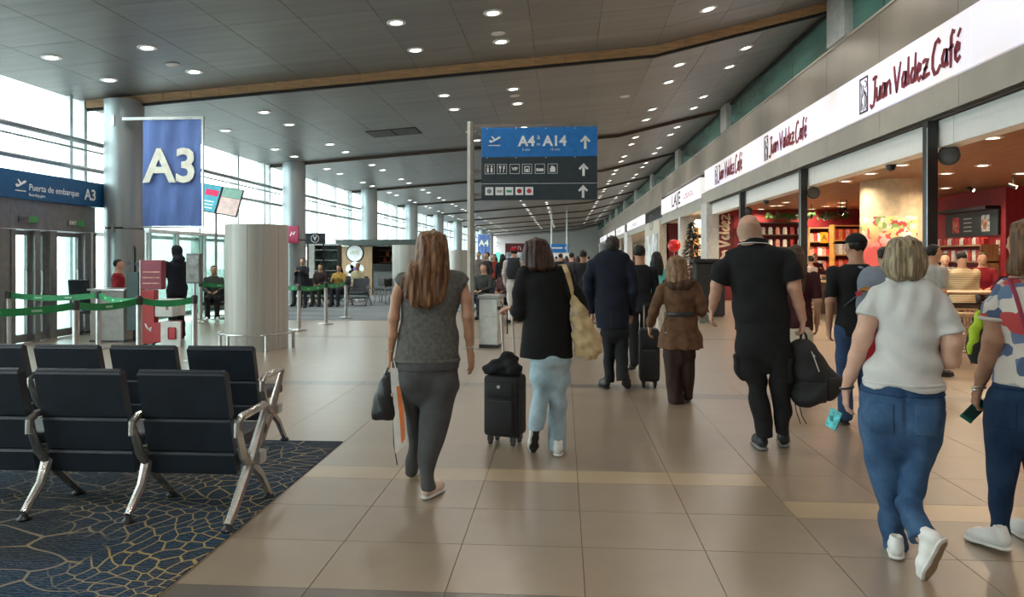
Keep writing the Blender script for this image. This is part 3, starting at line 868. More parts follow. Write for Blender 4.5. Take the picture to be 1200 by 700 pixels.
# track spots hanging from the ceiling
m_lampglow = mat('spot_glow', (1, 1, 1), 0.4, emit=(1.0, .9, .7), es=6)
for i, (u, v, d) in enumerate(((1149, 209, 17.5), (1138, 222, 18.0), (1187, 218, 15.5), (985, 250, 22), (992, 247, 22), (951, 254, 24), (968, 256, 24))):
    p = at(u, v, d)
    t = thing('hanging_spotlight', 'slim spotlight on a thin rod from the café ceiling, ' + ['rightmost but one, high', 'right of the nearest post', 'rightmost', 'left of the painted column', 'touching the painted column', 'nearest the second post', 'second right of the second post'][i], 'spotlight', p, 0.6 * i, 'hanging spotlights of the café')
    b = MB(); b.tube([(0, 0, 0.05), (0, 0, 3.3 - p.z)], 0.012, 6); b.build('rod', m_black, t)
    b = MB(); b.tube([(0, 0.09, 0.04), (0, -0.06, -0.03)], 0.045, 10); b.build('spot_body', m_black, t, True)
    b = MB(); b.tube([(0, -0.062, -0.031), (0, -0.07, -0.035)], 0.038, 10); b.build('spot_lens', m_lampglow, t, True)

# menu board and back shelves on the café's back wall
mb_ = thing('menu_board', 'dark menu board with red and white pictures on the red café wall', 'menu board', (10.78, 19.9, 2.12))
wbox('board_back', -0.05, 0.0, -0.95, 1.55, 0, 0.62, mat('menu_slate', (0.02, 0.035, 0.035), 0.35), mb_, None)
wbox('board_soffit', -0.35, 0.0, -0.95, 1.55, 0.64, 0.72, m_black, mb_, None)
for q, (yy, c_) in enumerate(((-0.40, (0.72, 0.68, 0.64)), (1.0, (0.55, 0.05, 0.06)))):
    b = MB(); b.box(-0.058, -0.05, yy - 0.20, yy + 0.16, 0.10, 0.52); b.build('menu_picture', mat('menu_pic_%d' % q, c_, 0.4, var=0.45, scale=7), mb_)
    b = MB(); b.ell((-0.06, yy, 0.28), (0.01, 0.10, 0.14), 10); b.build('menu_dish', mat('menu_dish', (0.45, 0.16, 0.08), 0.4, var=.3, scale=10), mb_)
for q in range(4):
    b = MB(); b.box(-0.056, -0.05, 0.22, 0.60, 0.12 + q * 0.11, 0.145 + q * 0.11); b.build('menu_line', mat('menu_text', (.55, .55, .5), .5), mb_)
m_shelf = mat('shelf_wood', (0.36, 0.20, 0.09), 0.5, var=0.1, scale=3, stretch=(8, 1, 1))
bs = thing('back_shelf', 'long lit back-bar shelf under the dark menu board in the café', 'shelf', (10.6, 20.2, 1.0))
for q in range(3): wbox('shelf_board', -0.25, 0.18, -1.2, 1.5, q * 0.42, q * 0.42 + 0.04, m_shelf, bs, None)
for q in (-1.2, 1.46): wbox('shelf_side', -0.25, 0.18, q, q + 0.04, 0.04, 0.84, m_shelf, bs, None)
pk = {}
def pack(name, w, d, h, mt):
    key = (name, w, d, h, mt.name)
    if key not in pk:
        b = MB()
        if name == 'coffee_bag':
            b.rings([[Vector((sx * w / 2, sy * d / 2 * f, z)) for sx, sy in ((-1, -1), (1, -1), (1, 1), (-1, 1))] for z, f in ((0, 1), (h * .75, .95), (h * .93, .2), (h, .15))])
        elif name == 'jar':
            b.lathe([(w * .48, 0), (w * .5, h * .1), (w * .5, h * .75), (w * .36, h * .86), (w * .4, h * .87), (w * .4, h)], 10)
        else:
            b.rbox(-w / 2, w / 2, -d / 2, d / 2, 0, h, min(w, d, h) * .08)
        me = bpy.data.meshes.new(name); me.from_pydata(b.v, [], b.f); me.materials.append(mt)
        pk[key] = me
    return pk[key]
m_pr = mat('pack_red', (0.48, 0.035, 0.03), 0.4, var=.15, scale=12)
m_pw = mat('pack_white', (0.72, 0.68, 0.62), 0.45, var=.12, scale=14)
m_pg = mat('pack_grey', (0.42, 0.40, 0.38), 0.45, var=.3, scale=16)
m_po = mat('pack_orange', (0.62, 0.25, 0.05), 0.45, var=.2, scale=12)
m_pk = mat('pack_pink', (0.65, 0.30, 0.24), 0.45, var=.2, scale=12)
def stock(name, cat, label, group, m, locs, w, d, h, rz=0.0, way='from the left'):
    for i, p in enumerate(locs):
        mt = m[i % len(m)] if isinstance(m, list) else m
        o = link(name, pack(name, w, d, h, mt), None, p, (0, 0, rz + random.uniform(-.05, .05)))
        tag(o, label + ', ' + nth(i + 1) + ' ' + way, cat, group)
stock('coffee_box', 'box', 'box on the middle back shelf under the menu board', 'boxes under the menu board', [m_pr, m_pr, m_pw, m_pr, m_pw], [(10.5, 21.3 - k * 0.2, 1.46) for k in range(12)], 0.12, 0.16, 0.28)
stock('coffee_bag', 'bag', 'bag on the top back shelf under the menu board', 'bags under the menu board', [m_pw, m_pr, m_pr], [(10.5, 21.3 - k * 0.2, 1.88) for k in range(12)], 0.12, 0.15, 0.19)
stock('coffee_box', 'box', 'box on the lowest back shelf under the menu board', 'boxes on the lowest back shelf', [m_po, m_pw, m_pr], [(10.5, 21.3 - k * 0.2, 1.04) for k in range(12)], 0.12, 0.16, 0.26)
for q in range(2):
    o = wbox('wall_notice', 10.79, 10.8, 18.98, 19.14, 1.62 + q * 0.2, 1.79 + q * 0.2, m_pw, None, None)
    tag(o, 'white notice card on the red wall end right of the menu board, %s' % ('lower one' if q == 0 else 'upper one'), 'notice')
rp = thing('red_partition', 'bright red low partition in the dark recess of the café', 'partition', (11.6, 14.2, 0))
b = MB(); b.rbox(-0.15, 0.15, -1.6, 1.6, 0.05, 1.75, .02); b.build('partition_body', mat('partition_red', (0.42, 0.02, 0.02), 0.4), rp)
wbox('plinth', -0.12, 0.12, -1.55, 1.55, 0, 0.05, m_black, rp, None)

# product shelves on the side wall
def shelf_unit(label, x0, x1, y, ztop, nsh, m, depth=0.4):
    t = thing('shelf_unit', label, 'shelf', ((x0 + x1) / 2, y, 0))
    w = (x1 - x0) / 2
    for s in (-1, 1): wbox('side_board', s * w - 0.025, s * w + 0.025, -depth, 0, 0, ztop, m, t, None)
    zs = [0.15 + (ztop - 0.2) * k / nsh for k in range(nsh + 1)]
    for z in zs: wbox('shelf_board', -w + .025, w - .025, -depth, -0.02, z, z + .035, m, t, None)
    wbox('back_board', -w + .025, w - .025, -0.02, 0, 0.1, ztop, m_red_dk, t, None)
    return t, zs
u2x = lambda u, y: on_y(u, 300, y).x
xa, xb = u2x(872, 27.2), u2x(939, 27.2)
t, zs = shelf_unit('dark product shelf under the green garland behind the bald man', xa, xb, 27.25, 2.85, 6, m_brown)
for k, z in enumerate(zs[1:-1]):
    stock(['jar', 'coffee_bag', 'coffee_bag', 'jar'][k % 4], ['jar', 'bag', 'bag', 'jar'][k % 4], 'packet or jar, dark garland shelf, %s row up' % nth(k + 1), 'goods on the dark garland shelf', [m_pw, m_pr, m_pg, m_pw, m_pk], [(xa + 0.12 + q * (xb - xa - .24) / 7, 27.02, z + .035) for q in range(8)], 0.15, 0.16, 0.26)
xa, xb = u2x(945, 26.4), u2x(972, 26.4)
t, zs = shelf_unit('middle wooden product shelf right of the second black post', xa, xb, 26.5, 2.62, 5, m_shelf)
for k, z in enumerate(zs[1:-1]):
    stock('coffee_bag', 'bag', 'pink or red bag, middle wooden shelf, %s row up' % nth(k + 1), 'goods on the middle shelf', [m_pk, m_pr, m_pw], [(xa + 0.12 + q * (xb - xa - .24) / 4, 26.28, z + .035) for q in range(5)], 0.14, 0.15, 0.3)
xa, xb = u2x(974, 25.5), u2x(1012, 25.5)
t, zs = shelf_unit('wooden shelf of red packs behind the man in the black cap', xa, xb, 25.6, 2.66, 5, mat('shelf_honey', (0.55, 0.27, 0.06), 0.45))
for k, z in enumerate(zs[1:-1]):
    stock('coffee_bag' if k < 2 else 'coffee_box', 'bag' if k < 2 else 'box', 'packet, honey-coloured shelf behind capped man, %s row up' % nth(k + 1), 'goods on the honey wood shelf', [[m_pr, m_po, m_pr, m_pk], [m_pr, m_pk, m_pr], [m_pg, m_pw, m_pg]][k % 3], [(xa + 0.12 + q * (xb - xa - .24) / 7, 25.38, z + .035) for q in range(8)], 0.135, 0.15, [0.36, 0.34, 0.36][k % 3])
# green garland
gl = MB()
for q in range(150):
    x = random.uniform(7.3, 10.2); zz = 3.04 + random.uniform(-.02, .05); yq = 26.95 + random.uniform(-.1, .1)
    a = random.uniform(0, 6.28); M = Matrix.Translation((x, yq, zz)) @ Matrix.Rotation(a, 4, 'Y') @ Matrix.Rotation(random.uniform(-.6, .6), 4, 'X')
    gl.add([M @ Vector(p) for p in ((0, 0, 0), (.045, .01, .06), (0, .02, .17), (-.045, .01, .06))], [(0, 1, 2, 3)])
go = gl.build('garland', mat('garland_green', (0.05, 0.13, 0.03), 0.6, var=.3))
tag(go, 'green leafy garland along the top of the café shelves', 'garland', kind='stuff')
o = wbox('price_sign', u2x(961, 25.6), u2x(970, 25.6), 25.58, 25.61, 2.05, 2.42, mat('sign_yellow', (0.70, 0.36, 0.02), 0.4), None, None)
tag(o, 'yellow-orange sign plate between the café product shelves', 'sign')
text('lettering', 'A', 0.26, m_red_dk, o, face_M((u2x(965.5, 25.6), 25.575, 2.235), (1, 0, 0), (0, 0, 1)))
# serving counter with pastries
ct = thing('serving_counter', 'dark counter with a curved glass pastry case inside the café', 'counter', (u2x(957, 21), 21, 0))
wbox('counter_body', -0.7, 0.7, -0.35, 0.35, 0.0, 0.92, m_brown, ct, None)
wbox('counter_top', -0.74, 0.74, -0.39, 0.39, 0.92, 0.96, m_black, ct, None)
b = MB(); b.rbox(-0.68, 0.68, -0.33, 0.30, 0.962, 1.32, .03); b.build('glass_case', glass_mat('case_glass', (.92, .95, .95), .04), ct)
for k in range(7):
    b = MB(); b.ell((0, 0, .05), (.085, .07, .05), 10)
    o = b.build('pastry', mat('pastry_%d' % (k % 2), [(0.50, 0.22, 0.12), (0.6, 0.33, 0.2)][k % 2], .5), None, True, (u2x(957, 21) - .55 + k * .18, 21 - .12, 0.965))
    tag(o, 'brown pastry in the glass case on the café counter, %s from the left' % nth(k + 1), 'pastry', 'pastries in the glass case')

# ---- shop two (dark red entrance, decorated tree), and the shops beyond
m_orange = mat('shop_orange', (0.60, 0.27, 0.07), 0.5, var=.35, scale=3)
wbox('fascia_panel', 5.20, 5.45, 28.1, 39.5, 3.36, 3.56, m_fascia, wall_right)
for k in range(3):
    wbox('light_box', 5.20, 5.45, 28.4 + k * 3.7, 28.4 + k * 3.7 + 3.69, 3.85, 4.62, m_box2, wall_right)
shop = structure('wall_shop_far')
wbox('shop_ceiling', 5.5, 12.9, 27.5, 112, 3.40, 3.5, m_white, shop)
wbox('shop_back', 9.6, 9.75, 27.5, 112, 0, 3.4, mat('shop_back_cream', (.5, .36, .2), .6, var=.25, scale=.8), shop)
wbox('shop_side', 5.5, 9.6, 39.6, 39.8, 0, 3.4, m_red_dk, shop)
wbox('shop_pillar', 5.18, 5.6, 33.0, 33.6, 0, 3.4, m_grey, shop)
wbox('shop_pillar', 5.12, 5.6, 39.6, 46.5, 0, 3.6, m_beige, shop)
t = thing('shop_sign', 'white light box with tall dark purple letters over the second shop', 'sign', (5.195, 0, 0))
MX = lambda y, z: face_M((0, y, z), (0, -1, 0), (0, 0, 1))
text('lettering', 'LAJE', 0.80, mat('letter_purple', (0.10, 0.01, 0.09), .5), t, MX(34.4, 4.22), sx=1.75, bold=.012)
marks('small_lettering', 2.3, .30, 7, mat('letter_magenta', (0.36, 0.02, 0.16), .5), t, MX(31.0, 4.24))
add = [(7.6, 30.5), (7.6, 34.5), (7.6, 37.8), (7.4, 43), (7.4, 50), (7.4, 56), (7.4, 63), (7.4, 72), (7.4, 84)]
for i_, (x, y) in enumerate(add):
    t = dup(cproto, (x, y, 3.4), label='round warm downlight in the far shops ceiling, ' + nth(i_ + 1) + ' going away', group='downlights of the far shops'); add_lamp(t, 22, (1.0, .78, .5), .3)
# lit goods display of shop two, facing the walkers
t, zs = shelf_unit('orange-lit goods shelf behind the decorated tree in the second shop', 5.66, 6.9, 32.9, 3.1, 6, m_shelf)
for k, z in enumerate(zs[:-1]):
    stock('coffee_box' if k % 2 else 'coffee_bag', 'box' if k % 2 else 'bag', 'gift pack on the shelf behind the decorated tree, %s row up' % nth(k + 1), 'gift packs behind the decorated tree', [m_orange, m_pw, m_po, m_brown, m_orange], [(5.78 + q * .2, 32.66, z + .035) for q in range(6)], .16, .2, .3)
for y_ in (30.2, 31.6):
    t = dup(cproto, (6.2, y_, 3.4), label='round warm downlight over the goods of the second shop, %s one' % ('nearer' if y_ < 31 else 'farther'), group='downlights of the far shops'); add_lamp(t, 26, (1.0, .70, .38), .3)
# decorated tree at the second shop's entrance
tx = on_y(811, 300, 29.4)
tr = thing('decorated_tree', 'dark slim decorated tree with white baubles at the second shop entrance', 'tree', (tx.x, 29.4, 0))
b = MB()
for q in range(420):
    h = random.random() ** .8; z = 0.75 + h * 2.2; rr = (1 - h) * .52 + .05; a = random.uniform(0, 6.28)
    p = Vector((math.cos(a) * rr * random.uniform(.5, 1), math.sin(a) * rr * random.uniform(.5, 1), z)); o_ = Vector((math.cos(a), math.sin(a), -.45)) * .16
    s_ = Vector((-math.sin(a), math.cos(a), 0)) * .035
    b.add([p - s_, p + o_, p + s_, p + Vector((0, 0, .04))], [(0, 1, 2), (0, 3, 1), (1, 3, 2)])
b.build('branches', mat('tree_dark', (0.015, 0.03, 0.02), .7), tr)['kind'] = 'stuff'
b = MB(); b.tube([(0, 0, .02), (0, 0, 2.7)], [.05, .02], 8); b.lathe([(.22, 0), (.2, .06), (.05, .1)], 14); b.build('stem', m_brown, tr)
for q in range(34):
    h = random.random(); a = random.uniform(math.pi * .9, math.pi * 2.1); rr = (1 - h) * .55 + .06
    b = MB(); b.ell((math.cos(a) * rr, math.sin(a) * rr, .8 + h * 2.1), (.045, .045, .045), 8); b.build('bauble', [m_pw, m_po, mat('bauble_silver', (.7, .7, .7), .2, .6)][q % 3], tr, True)
bl = on_y(790, 288, 31.5)
t = thing('heart_balloon', 'shiny red balloon in the dark doorway of the second shop', 'balloon', bl)
b = MB(); b.ell((0, 0, 0), (.27, .2, .27), 16); b.build('balloon_skin', mat('balloon_red', (.6, .015, .02), .15, coat=.6), t, True)
b = MB(); b.tube([(0, 0, -.26), (.02, 0, -.9), (0, .02, -bl.z)], .006, 5); b.build('string', m_pw, t)
b = MB(); b.lathe([(.02, -.30), (.045, -.28), (.02, -.25)], 8); b.build('knot', mat('balloon_red', (.6, .015, .02), .15), t)
# lamp shade in shop two
p = on_y(818, 262, 31.0)
t = thing('pendant_lamp', 'cream cone pendant lamp in the second shop', 'lamp', p)
b = MB(); b.lathe([(.32, -.16), (.10, .16), (.09, .16), (.30, -.16)], 18, cap=False); b.build('lamp_shade', mat('shade_glow', (.9, .8, .6), .5, emit=(1, .8, .5), es=2.2), t, True)
b = MB(); b.tube([(0, 0, .15), (0, 0, 3.4 - p.z)], .01, 5); b.build('cord', m_black, t)
# logo disc on the beige pillar
t = thing('pillar_logo', 'round dark outlined logo on the beige pillar beyond the second shop', 'sign', (5.115, 43.2, 3.62))
b = MB()
for k in range(20):
    a0, a1 = 2 * math.pi * k / 20, 2 * math.pi * (k + 1) / 20
    strokes(b, [[(.42 * math.cos(a0) * 2.2, .42 * math.sin(a0)), (.42 * math.cos(a1) * 2.2, .42 * math.sin(a1))]], Matrix(((0, 0, -1, 0), (-1, 0, 0, 0), (0, 1, 0, 0), (0, 0, 0, 1))), .07)
b.build('logo_ring', m_black, t)
b = MB(); strokes(b, [[(-.3, .2), (-.3, -.2)], [(-.3, 0), (.3, 0)], [(.35, .2), (.35, -.2)]], Matrix(((0, 0, -1, 0), (-1, 0, 0, 0), (0, 1, 0, 0), (0, 0, 0, 1))), .09); b.build('logo_mark', m_black, t)
# tall poster beside the beige pillar
o = wbox('shop_poster', 5.085, 5.105, 40.2, 45.5, .9, 2.9, mat('poster_pale', (.62, .64, .60), .4, var=.3, scale=1.5), None, None)
tag(o, 'tall pale lit poster on the beige pillar beyond the second shop', 'poster')
fs_lab = ['white shop sign with small dark letters beyond the beige pillar', 'second white sign in the row of far shops', 'third white sign in the row of far shops', 'farthest white sign in the row of far shops']
for k, (ya_, yb_) in enumerate(((47.5, 60), (63, 72), (75, 86), (89, 104))):
    t = thing('far_shop_sign', fs_lab[k], 'sign', (5.15, ya_, 3.74))
    b = MB(); b.box(0, .1, 0, yb_ - ya_, 0, .62); b.build('light_box', m_box2, t)
    marks('lettering', 4.5, .36, 7, m_black, t, face_M((-.005, (yb_ - ya_) / 2, .31), (0, -1, 0), (0, 0, 1)))
    wbox('shop_pillar', 5.15, 5.6, yb_, yb_ + 2.6, 0, 3.7, m_white, shop)
    wbox('shop_display', 8.3, 8.6, ya_ + 1, yb_ - 1, 0.2, 2.6, m_orange, shop)
# ================================================================ SEATS, QUEUE BELTS, GATE, SIGNS
m_seat = mat('seat_black_vinyl', (0.012, 0.017, 0.026), 0.42, var=.1, bump=.08, bscale=120)
m_alu = mat('cast_aluminium', (0.52, 0.50, 0.47), 0.25, 0.9)
m_steel = mat('brushed_steel', (0.55, 0.55, 0.54), 0.28, 0.85)
def seat_row(label, y, xr, n, pitch, zt_=0.635):
    # beam seating facing +Y; xr = right end; y = line of the beam
    t = thing('bench', label, 'bench', (xr, y, 0))
    b = MB(); b.rbox(-n * pitch - 0.02, 0.0, 0.10, 0.19, 0.27, 0.35, .01); b.build('beam', m_steel, t)
    for k in range(n):
        x1 = -0.115 - k * pitch; x0 = x1 - pitch + 0.10
        bk = MB()
        # reclined padded back, top leaning towards the walker, in three quilted sections
        def P(x, s, off): return Vector((x, 0.02 - 0.165 * s + off * 0.97, 0.225 + zt_ * s + off * 0.2))
        secs = [(0.0, 0.22), (0.225, 0.55), (0.555, 1.0)]
        for a, c in secs:
            r = []
            for s, o0, o1, ins in ((a, 0.010, .052, .006), (a + .02, 0.0, .06, 0), (c - .02, 0.0, .06, 0), (c, 0.010, .052, .006)):
                r.append([P(x0 + ins, s, o0), P(x1 - ins, s, o0), P(x1 - ins, s, o1), P(x0 + ins, s, o1)])
            bk.rings(r)
        bk.build('backrest', m_seat, t)
        pn = MB(); pn.tube([P(x0 + .005, 1.0, .03), P(x1 - .005, 1.0, .03)], 0.014, 8); pn.build('piping', m_seat, t, True)
        st = MB(); st.rbox(x0, x1, 0.10, 0.50, 0.37, 0.45, .025); st.build('seat', m_seat, t)
    for k in range(n + 1):
        x = -k * pitch - 0.03
        end = k == 0 or k == n
        am = MB()
        am.tube([(x, -0.16, 0.50), (x, -0.155, 0.575), (x, -0.10, 0.605), (x, 0.22, 0.615), (x, 0.27, 0.60)], [.020, .022, .024, .024, .018], 8)
        am.tube([(x, -0.15, 0.54), (x, -0.08, 0.38), (x, -0.02, 0.32)], [.022, .026, .03], 8)
        am.build('armrest', m_alu, t, True)
        if end or k % 2 == 0 or True:
            lg = MB()
            if end:
                lg.tube([(x, 0.25, 0.60), (x, 0.02, 0.31), (x, -0.20, 0.10), (x, -0.28, 0.035)], [.022, .034, .028, .024], 8)
                lg.tube([(x, -0.02, 0.33), (x, 0.16, 0.20), (x, 0.30, 0.035)], [.03, .026, .022], 8)
            else:
                lg.tube([(x, 0.0, 0.31), (x, -0.06, 0.18), (x, -0.20, 0.05)], [.034, .028, .022], 8)
                lg.tube([(x, 0.0, 0.30), (x, 0.10, 0.20), (x, 0.28, 0.035)], [.03, .026, .022], 8)
            lg.build('leg_frame', m_alu, t, True)
            for yy in ((-0.285, 0.305) if end else (-0.20, 0.285)):
                f = MB(); f.lathe([(.035, 0.006), (.038, .016), (.022, .03), (.018, .045)], 10, c=(x, yy, 0)); f.build('foot', m_black, t, True)
    return t
seat_row('row of black seats on the carpet, nearest, showing their backs', 4.26, -1.84, 4, 0.63)
seat_row('second row of black seats on the carpet, just beyond the nearest row', 5.70, -2.30, 4, 0.63, 0.60)

# ---- queue posts and belts
m_belt = mat('belt_green', (0.015, 0.24, 0.075), 0.55, var=.08)
m_belt_mark = mat('belt_mark_pale', (0.30, 0.55, 0.38), 0.55)
PH = 0.97
POSTS = {}
def post(key, u, d, label, boxed=False):
    p = at(u, 303, d); p.z = 0
    t = thing('queue_post', label, 'post', p)
    z0 = 0.0065 if (p.x > -8.8 and p.x < -3 and p.y > 17.8) else 0.0
    b = MB(); b.lathe([(.17, z0), (.175, z0 + .012), (.15, .03), (.05, .05), (.036, .06)], 20); b.build('base', m_steel, t, True)
    b = MB(); b.lathe([(.042, .05), (.042, PH - .07)], 16); b.build('pole', m_steel, t, True)
    b = MB(); b.lathe([(.046, PH - .12), (.046, PH), (.034, PH + .012), (.005, PH + .014)], 16); b.build('head', mat('belt_head_dark', (.05, .05, .05), .4), t, True)
    POSTS[key] = p
    return t
post('a', 10, 12.4, 'queue post nearest the left edge, in front of the gate doors')
post('b', 89, 9.65, 'near queue post left of the grey counter, at the belt bend')
post('c', 115, 12.4, 'queue post in front of the round column, by the seated agent')
post('d', 163, 10.75, 'queue post just left of the red bag gauge')
post('e', 228, 11.0, 'queue post right of the red bag gauge, below the grey display')
post('f', 235, 17.6, 'far thin queue post behind the display post')
post('g', 350.5, 15.5, 'queue post right of the squat cylinder, nearest of three')
post('h', 382, 17.0, 'middle queue post of the three right of the squat cylinder')
post('i', 405.5, 18.8, 'farthest queue post of the three right of the squat cylinder')
off = at(-60, 303, 8.6); off.z = 0
POSTS['off'] = off
t = thing('queue_post', 'queue post just outside the left edge of the picture', 'post', off)
b = MB(); b.lathe([(.17, 0), (.175, .012), (.15, .03), (.036, .06)], 20); b.build('base', m_steel, t, True)
b = MB(); b.lathe([(.034, .05), (.034, PH)], 16); b.build('pole', m_steel, t, True)
p2 = at(300, 303, 18.6); p2.z = 0; POSTS['j'] = p2
def belt(a, c, label):
    A, B = POSTS[a], POSTS[c]
    t = thing('queue_belt', label, 'belt', A)
    d = (B - A); L = d.length; d.normalize(); n = Vector((-d.y, d.x, 0))
    rings = []
    for i in range(13):
        s = i / 12; sag = -0.045 * 4 * s * (1 - s)
        c_ = d * (0.045 + s * (L - 0.09)) + Vector((0, 0, PH - 0.065 + sag))
        rings.append([c_ + n * .0015 + Vector((0, 0, -.048)), c_ - n * .0015 + Vector((0, 0, -.048)), c_ - n * .0015 + Vector((0, 0, .048)), c_ + n * .0015 + Vector((0, 0, .048))])
    b = MB(); b.rings(rings); b.build('webbing', m_belt, t)
    k = int(L / .42)
    for q in range(1, k):
        s = q / k; sag = -0.045 * 4 * s * (1 - s); c_ = d * (s * L) + Vector((0, 0, PH - 0.065 + sag))
        b = MB(); M = Matrix.Translation(c_) @ Matrix.Rotation(math.atan2(d.y, d.x), 4, 'Z')
        b.box(-.06, .06, -.0032, .0032, -.016, .016, M=M); b.build('belt_mark', m_belt_mark, t)
belt('off', 'b', 'green belt running from the left edge to the near bend post')
belt('b', 'd', 'green belt between the bend post and the post by the red gauge')
belt('a', 'c', 'green belt in front of the gate doors')
belt('c', 'd', 'green belt passing in front of the grey counter')
belt('d', 'e', 'green belt in front of the red bag gauge')
belt('f', 'j', 'green belt left of the squat cylinder, far row')
belt('g', 'j', 'green belt emerging from behind the squat cylinder on its right')
belt('g', 'h', 'green belt between the nearest and middle posts right of the cylinder')
belt('h', 'i', 'green belt between the two farthest posts right of the cylinder')
t = thing('queue_post', 'queue post hidden behind the squat cylinder', 'post', p2)
b = MB(); b.lathe([(.17, .0065), (.175, .018), (.036, .06)], 20); b.build('base', m_steel, t, True)
b = MB(); b.lathe([(.034, .05), (.034, PH)], 16); b.build('pole', m_steel, t, True)
# grey display box over post e
pe = POSTS['e']
t = thing('display_box', 'dark grey narrow display standing on top of the queue post', 'display', (pe.x, pe.y, PH + .0145))
b = MB(); b.lathe([(.02, 0), (.02, .17)], 10); b.build('neck', m_steel, t, True)
b = MB(); b.rbox(-.11, .11, -.05, .05, .17, .62, .012); b.build('case', mat('display_grey', (.16, .165, .165), .4, .3), t)
b = MB(); b.box(-.09, .09, -.055, -.05, .20, .59); b.build('screen', mat('display_screen', (.22, .22, .21), .2, var=.25, scale=10), t)

# ---- gate front with blue sign (left)
XG = -9.74
m_gate = mat('gate_steel', (0.22, 0.22, 0.225), 0.36, 0.55, var=.05)
m_blue = mat('sign_blue_deep', (0.010, 0.085, 0.22), 0.4)
m_letter = mat('sign_letter_white', (0.85, 0.87, 0.88), 0.5)
gate = thing('boarding_gate', 'grey steel boarding gate front with two glass doors under a blue sign', 'gate', (XG, 12.5, 0))
def g_y(u): return on_x(u, 300, XG).y - 12.5
edges = [on_x(-60, 300, XG).y - 12.5, g_y(6), g_y(33), g_y(58), g_y(95), 14.52 - 12.5]
def gbox(name, x0, x1, ya_, yb_, z0, z1, m): return wbox(name, x0, x1, ya_, yb_, z0, z1, m, gate, None)
gbox('head_panel', -.10, .10, edges[0], edges[1], 2.06, 2.58, m_gate); gbox('head_panel', -.10, .10, edges[1] + .004, edges[3], 2.06, 2.58, m_gate); gbox('head_panel', -.10, .10, edges[3] + .004, edges[5], 2.06, 2.58, m_gate)
gbox('side_panel', -.10, .10, edges[0], edges[1], 0, 2.05, m_gate)
for e0, e1 in ((edges[1], edges[1] + .10), (g_y(34), g_y(40)), (g_y(52), g_y(60)), (g_y(93), g_y(100)), (g_y(106), edges[5])):
    gbox('jamb', -.10, .12, e0, e1, 0, 2.05, m_gate)
gbox('jamb', -.06, .06, g_y(100), g_y(106), 0, 2.05, m_frame)
for k, (u0, u1) in enumerate(((9, 34), (40, 52), (60, 93))):
    y0_, y1_ = g_y(u0) + .02, g_y(u1) - .02
    if k == 0: y0_ = edges[1] + .11
    dr = wbox('door', -.03, .03, y0_, y0_ + .07, 0.02, 2.03, m_gate, gate, None)
    b = MB(); b.box(-.03, .03, y1_ - .07, y1_, .02, 2.03); b.box(-.03, .03, y0_ + .07, y1_ - .07, .02, .16); b.box(-.03, .03, y0_ + .07, y1_ - .07, 1.95, 2.03); b.build('door_rail', m_gate, dr)
    b = MB(); b.box(-.008, .008, y0_ + .07, y1_ - .07, .16, 1.95); b.build('door_glass', m_glass, dr)
    b = MB(); b.tube([(.05, y1_ - .12, .85), (.07, y1_ - .12, .9), (.07, y1_ - .12, 1.25), (.05, y1_ - .12, 1.3)], .014, 6); b.build('door_handle', m_steel, dr)
gs = thing('gate_sign', 'long blue sign with aircraft symbol and A3 above the gate doors', 'sign', (XG + .02, 12.5, 2.59))
b = MB(); b.rbox(-.12, .12, edges[0], g_y(117), 0, .50, .008); b.build('sign_body', m_blue, gs)
LM = lambda u, z: face_M((.124, g_y(u), z), (0, 1, 0), (0, 0, 1))
text('lettering', 'Puerta de embarque', .17, m_letter, gs, LM(25, .22), ax='LEFT', sx=.98)
text('small_lettering', 'Boarding gate', .075, m_letter, gs, LM(25, .09), ax='LEFT')
text('gate_number', 'A3', .31, m_letter, gs, LM(98, .22), bold=.006)
def plane_symbol(parent, M, s, m):
    b = MB()
    b.prism([(-.50, .10), (-.36, .16), (-.18, .10), (.30, .42), (.46, .44), (.50, .36), (.38, .26), (-.30, -.08), (-.42, -.04)], 0, .01, M=M @ Matrix(((s, 0, 0, 0), (0, 0, s, 0), (0, 1, 0, 0), (0, 0, 0, 1))))
    b.prism([(-.10, .18), (.06, .22), (-.20, .48), (-.32, .46)], 0, .01, M=M @ Matrix(((s, 0, 0, 0), (0, 0, s, 0), (0, 1, 0, 0), (0, 0, 0, 1))))
    b.prism([(-.52, -.34), (.46, -.34), (.46, -.26), (-.52, -.26)], 0, .01, M=M @ Matrix(((s, 0, 0, 0), (0, 0, s, 0), (0, 1, 0, 0), (0, 0, 0, 1))))
    b.build('aircraft_symbol', m, parent)
plane_symbol(gs, LM(15, .22), .26, m_letter)
for k, (u, v) in enumerate(((33, 257), (89, 262))):
    p = on_x(u, v, XG + .101)
    t = thing('exit_sign', ['small green-lit exit plate above the left gate door', 'small green-lit exit plate above the right gate door'][k], 'sign', (XG + .105, p.y, p.z))
    b = MB(); b.box(0, .02, -.24, .24, -.06, .06); b.build('plate', m_gate, t)
    b = MB(); b.box(.02, .026, 0, .22, -.055, .055); b.build('green_field', mat('exit_green', (.05, .20, .06), .4, emit=(.05, .4, .08), es=.06), t)
    text('lettering', 'EXIT', .10, m_letter if k else m_black, t, face_M((.021, -.12, 0), (0, 1, 0), (0, 0, 1)))

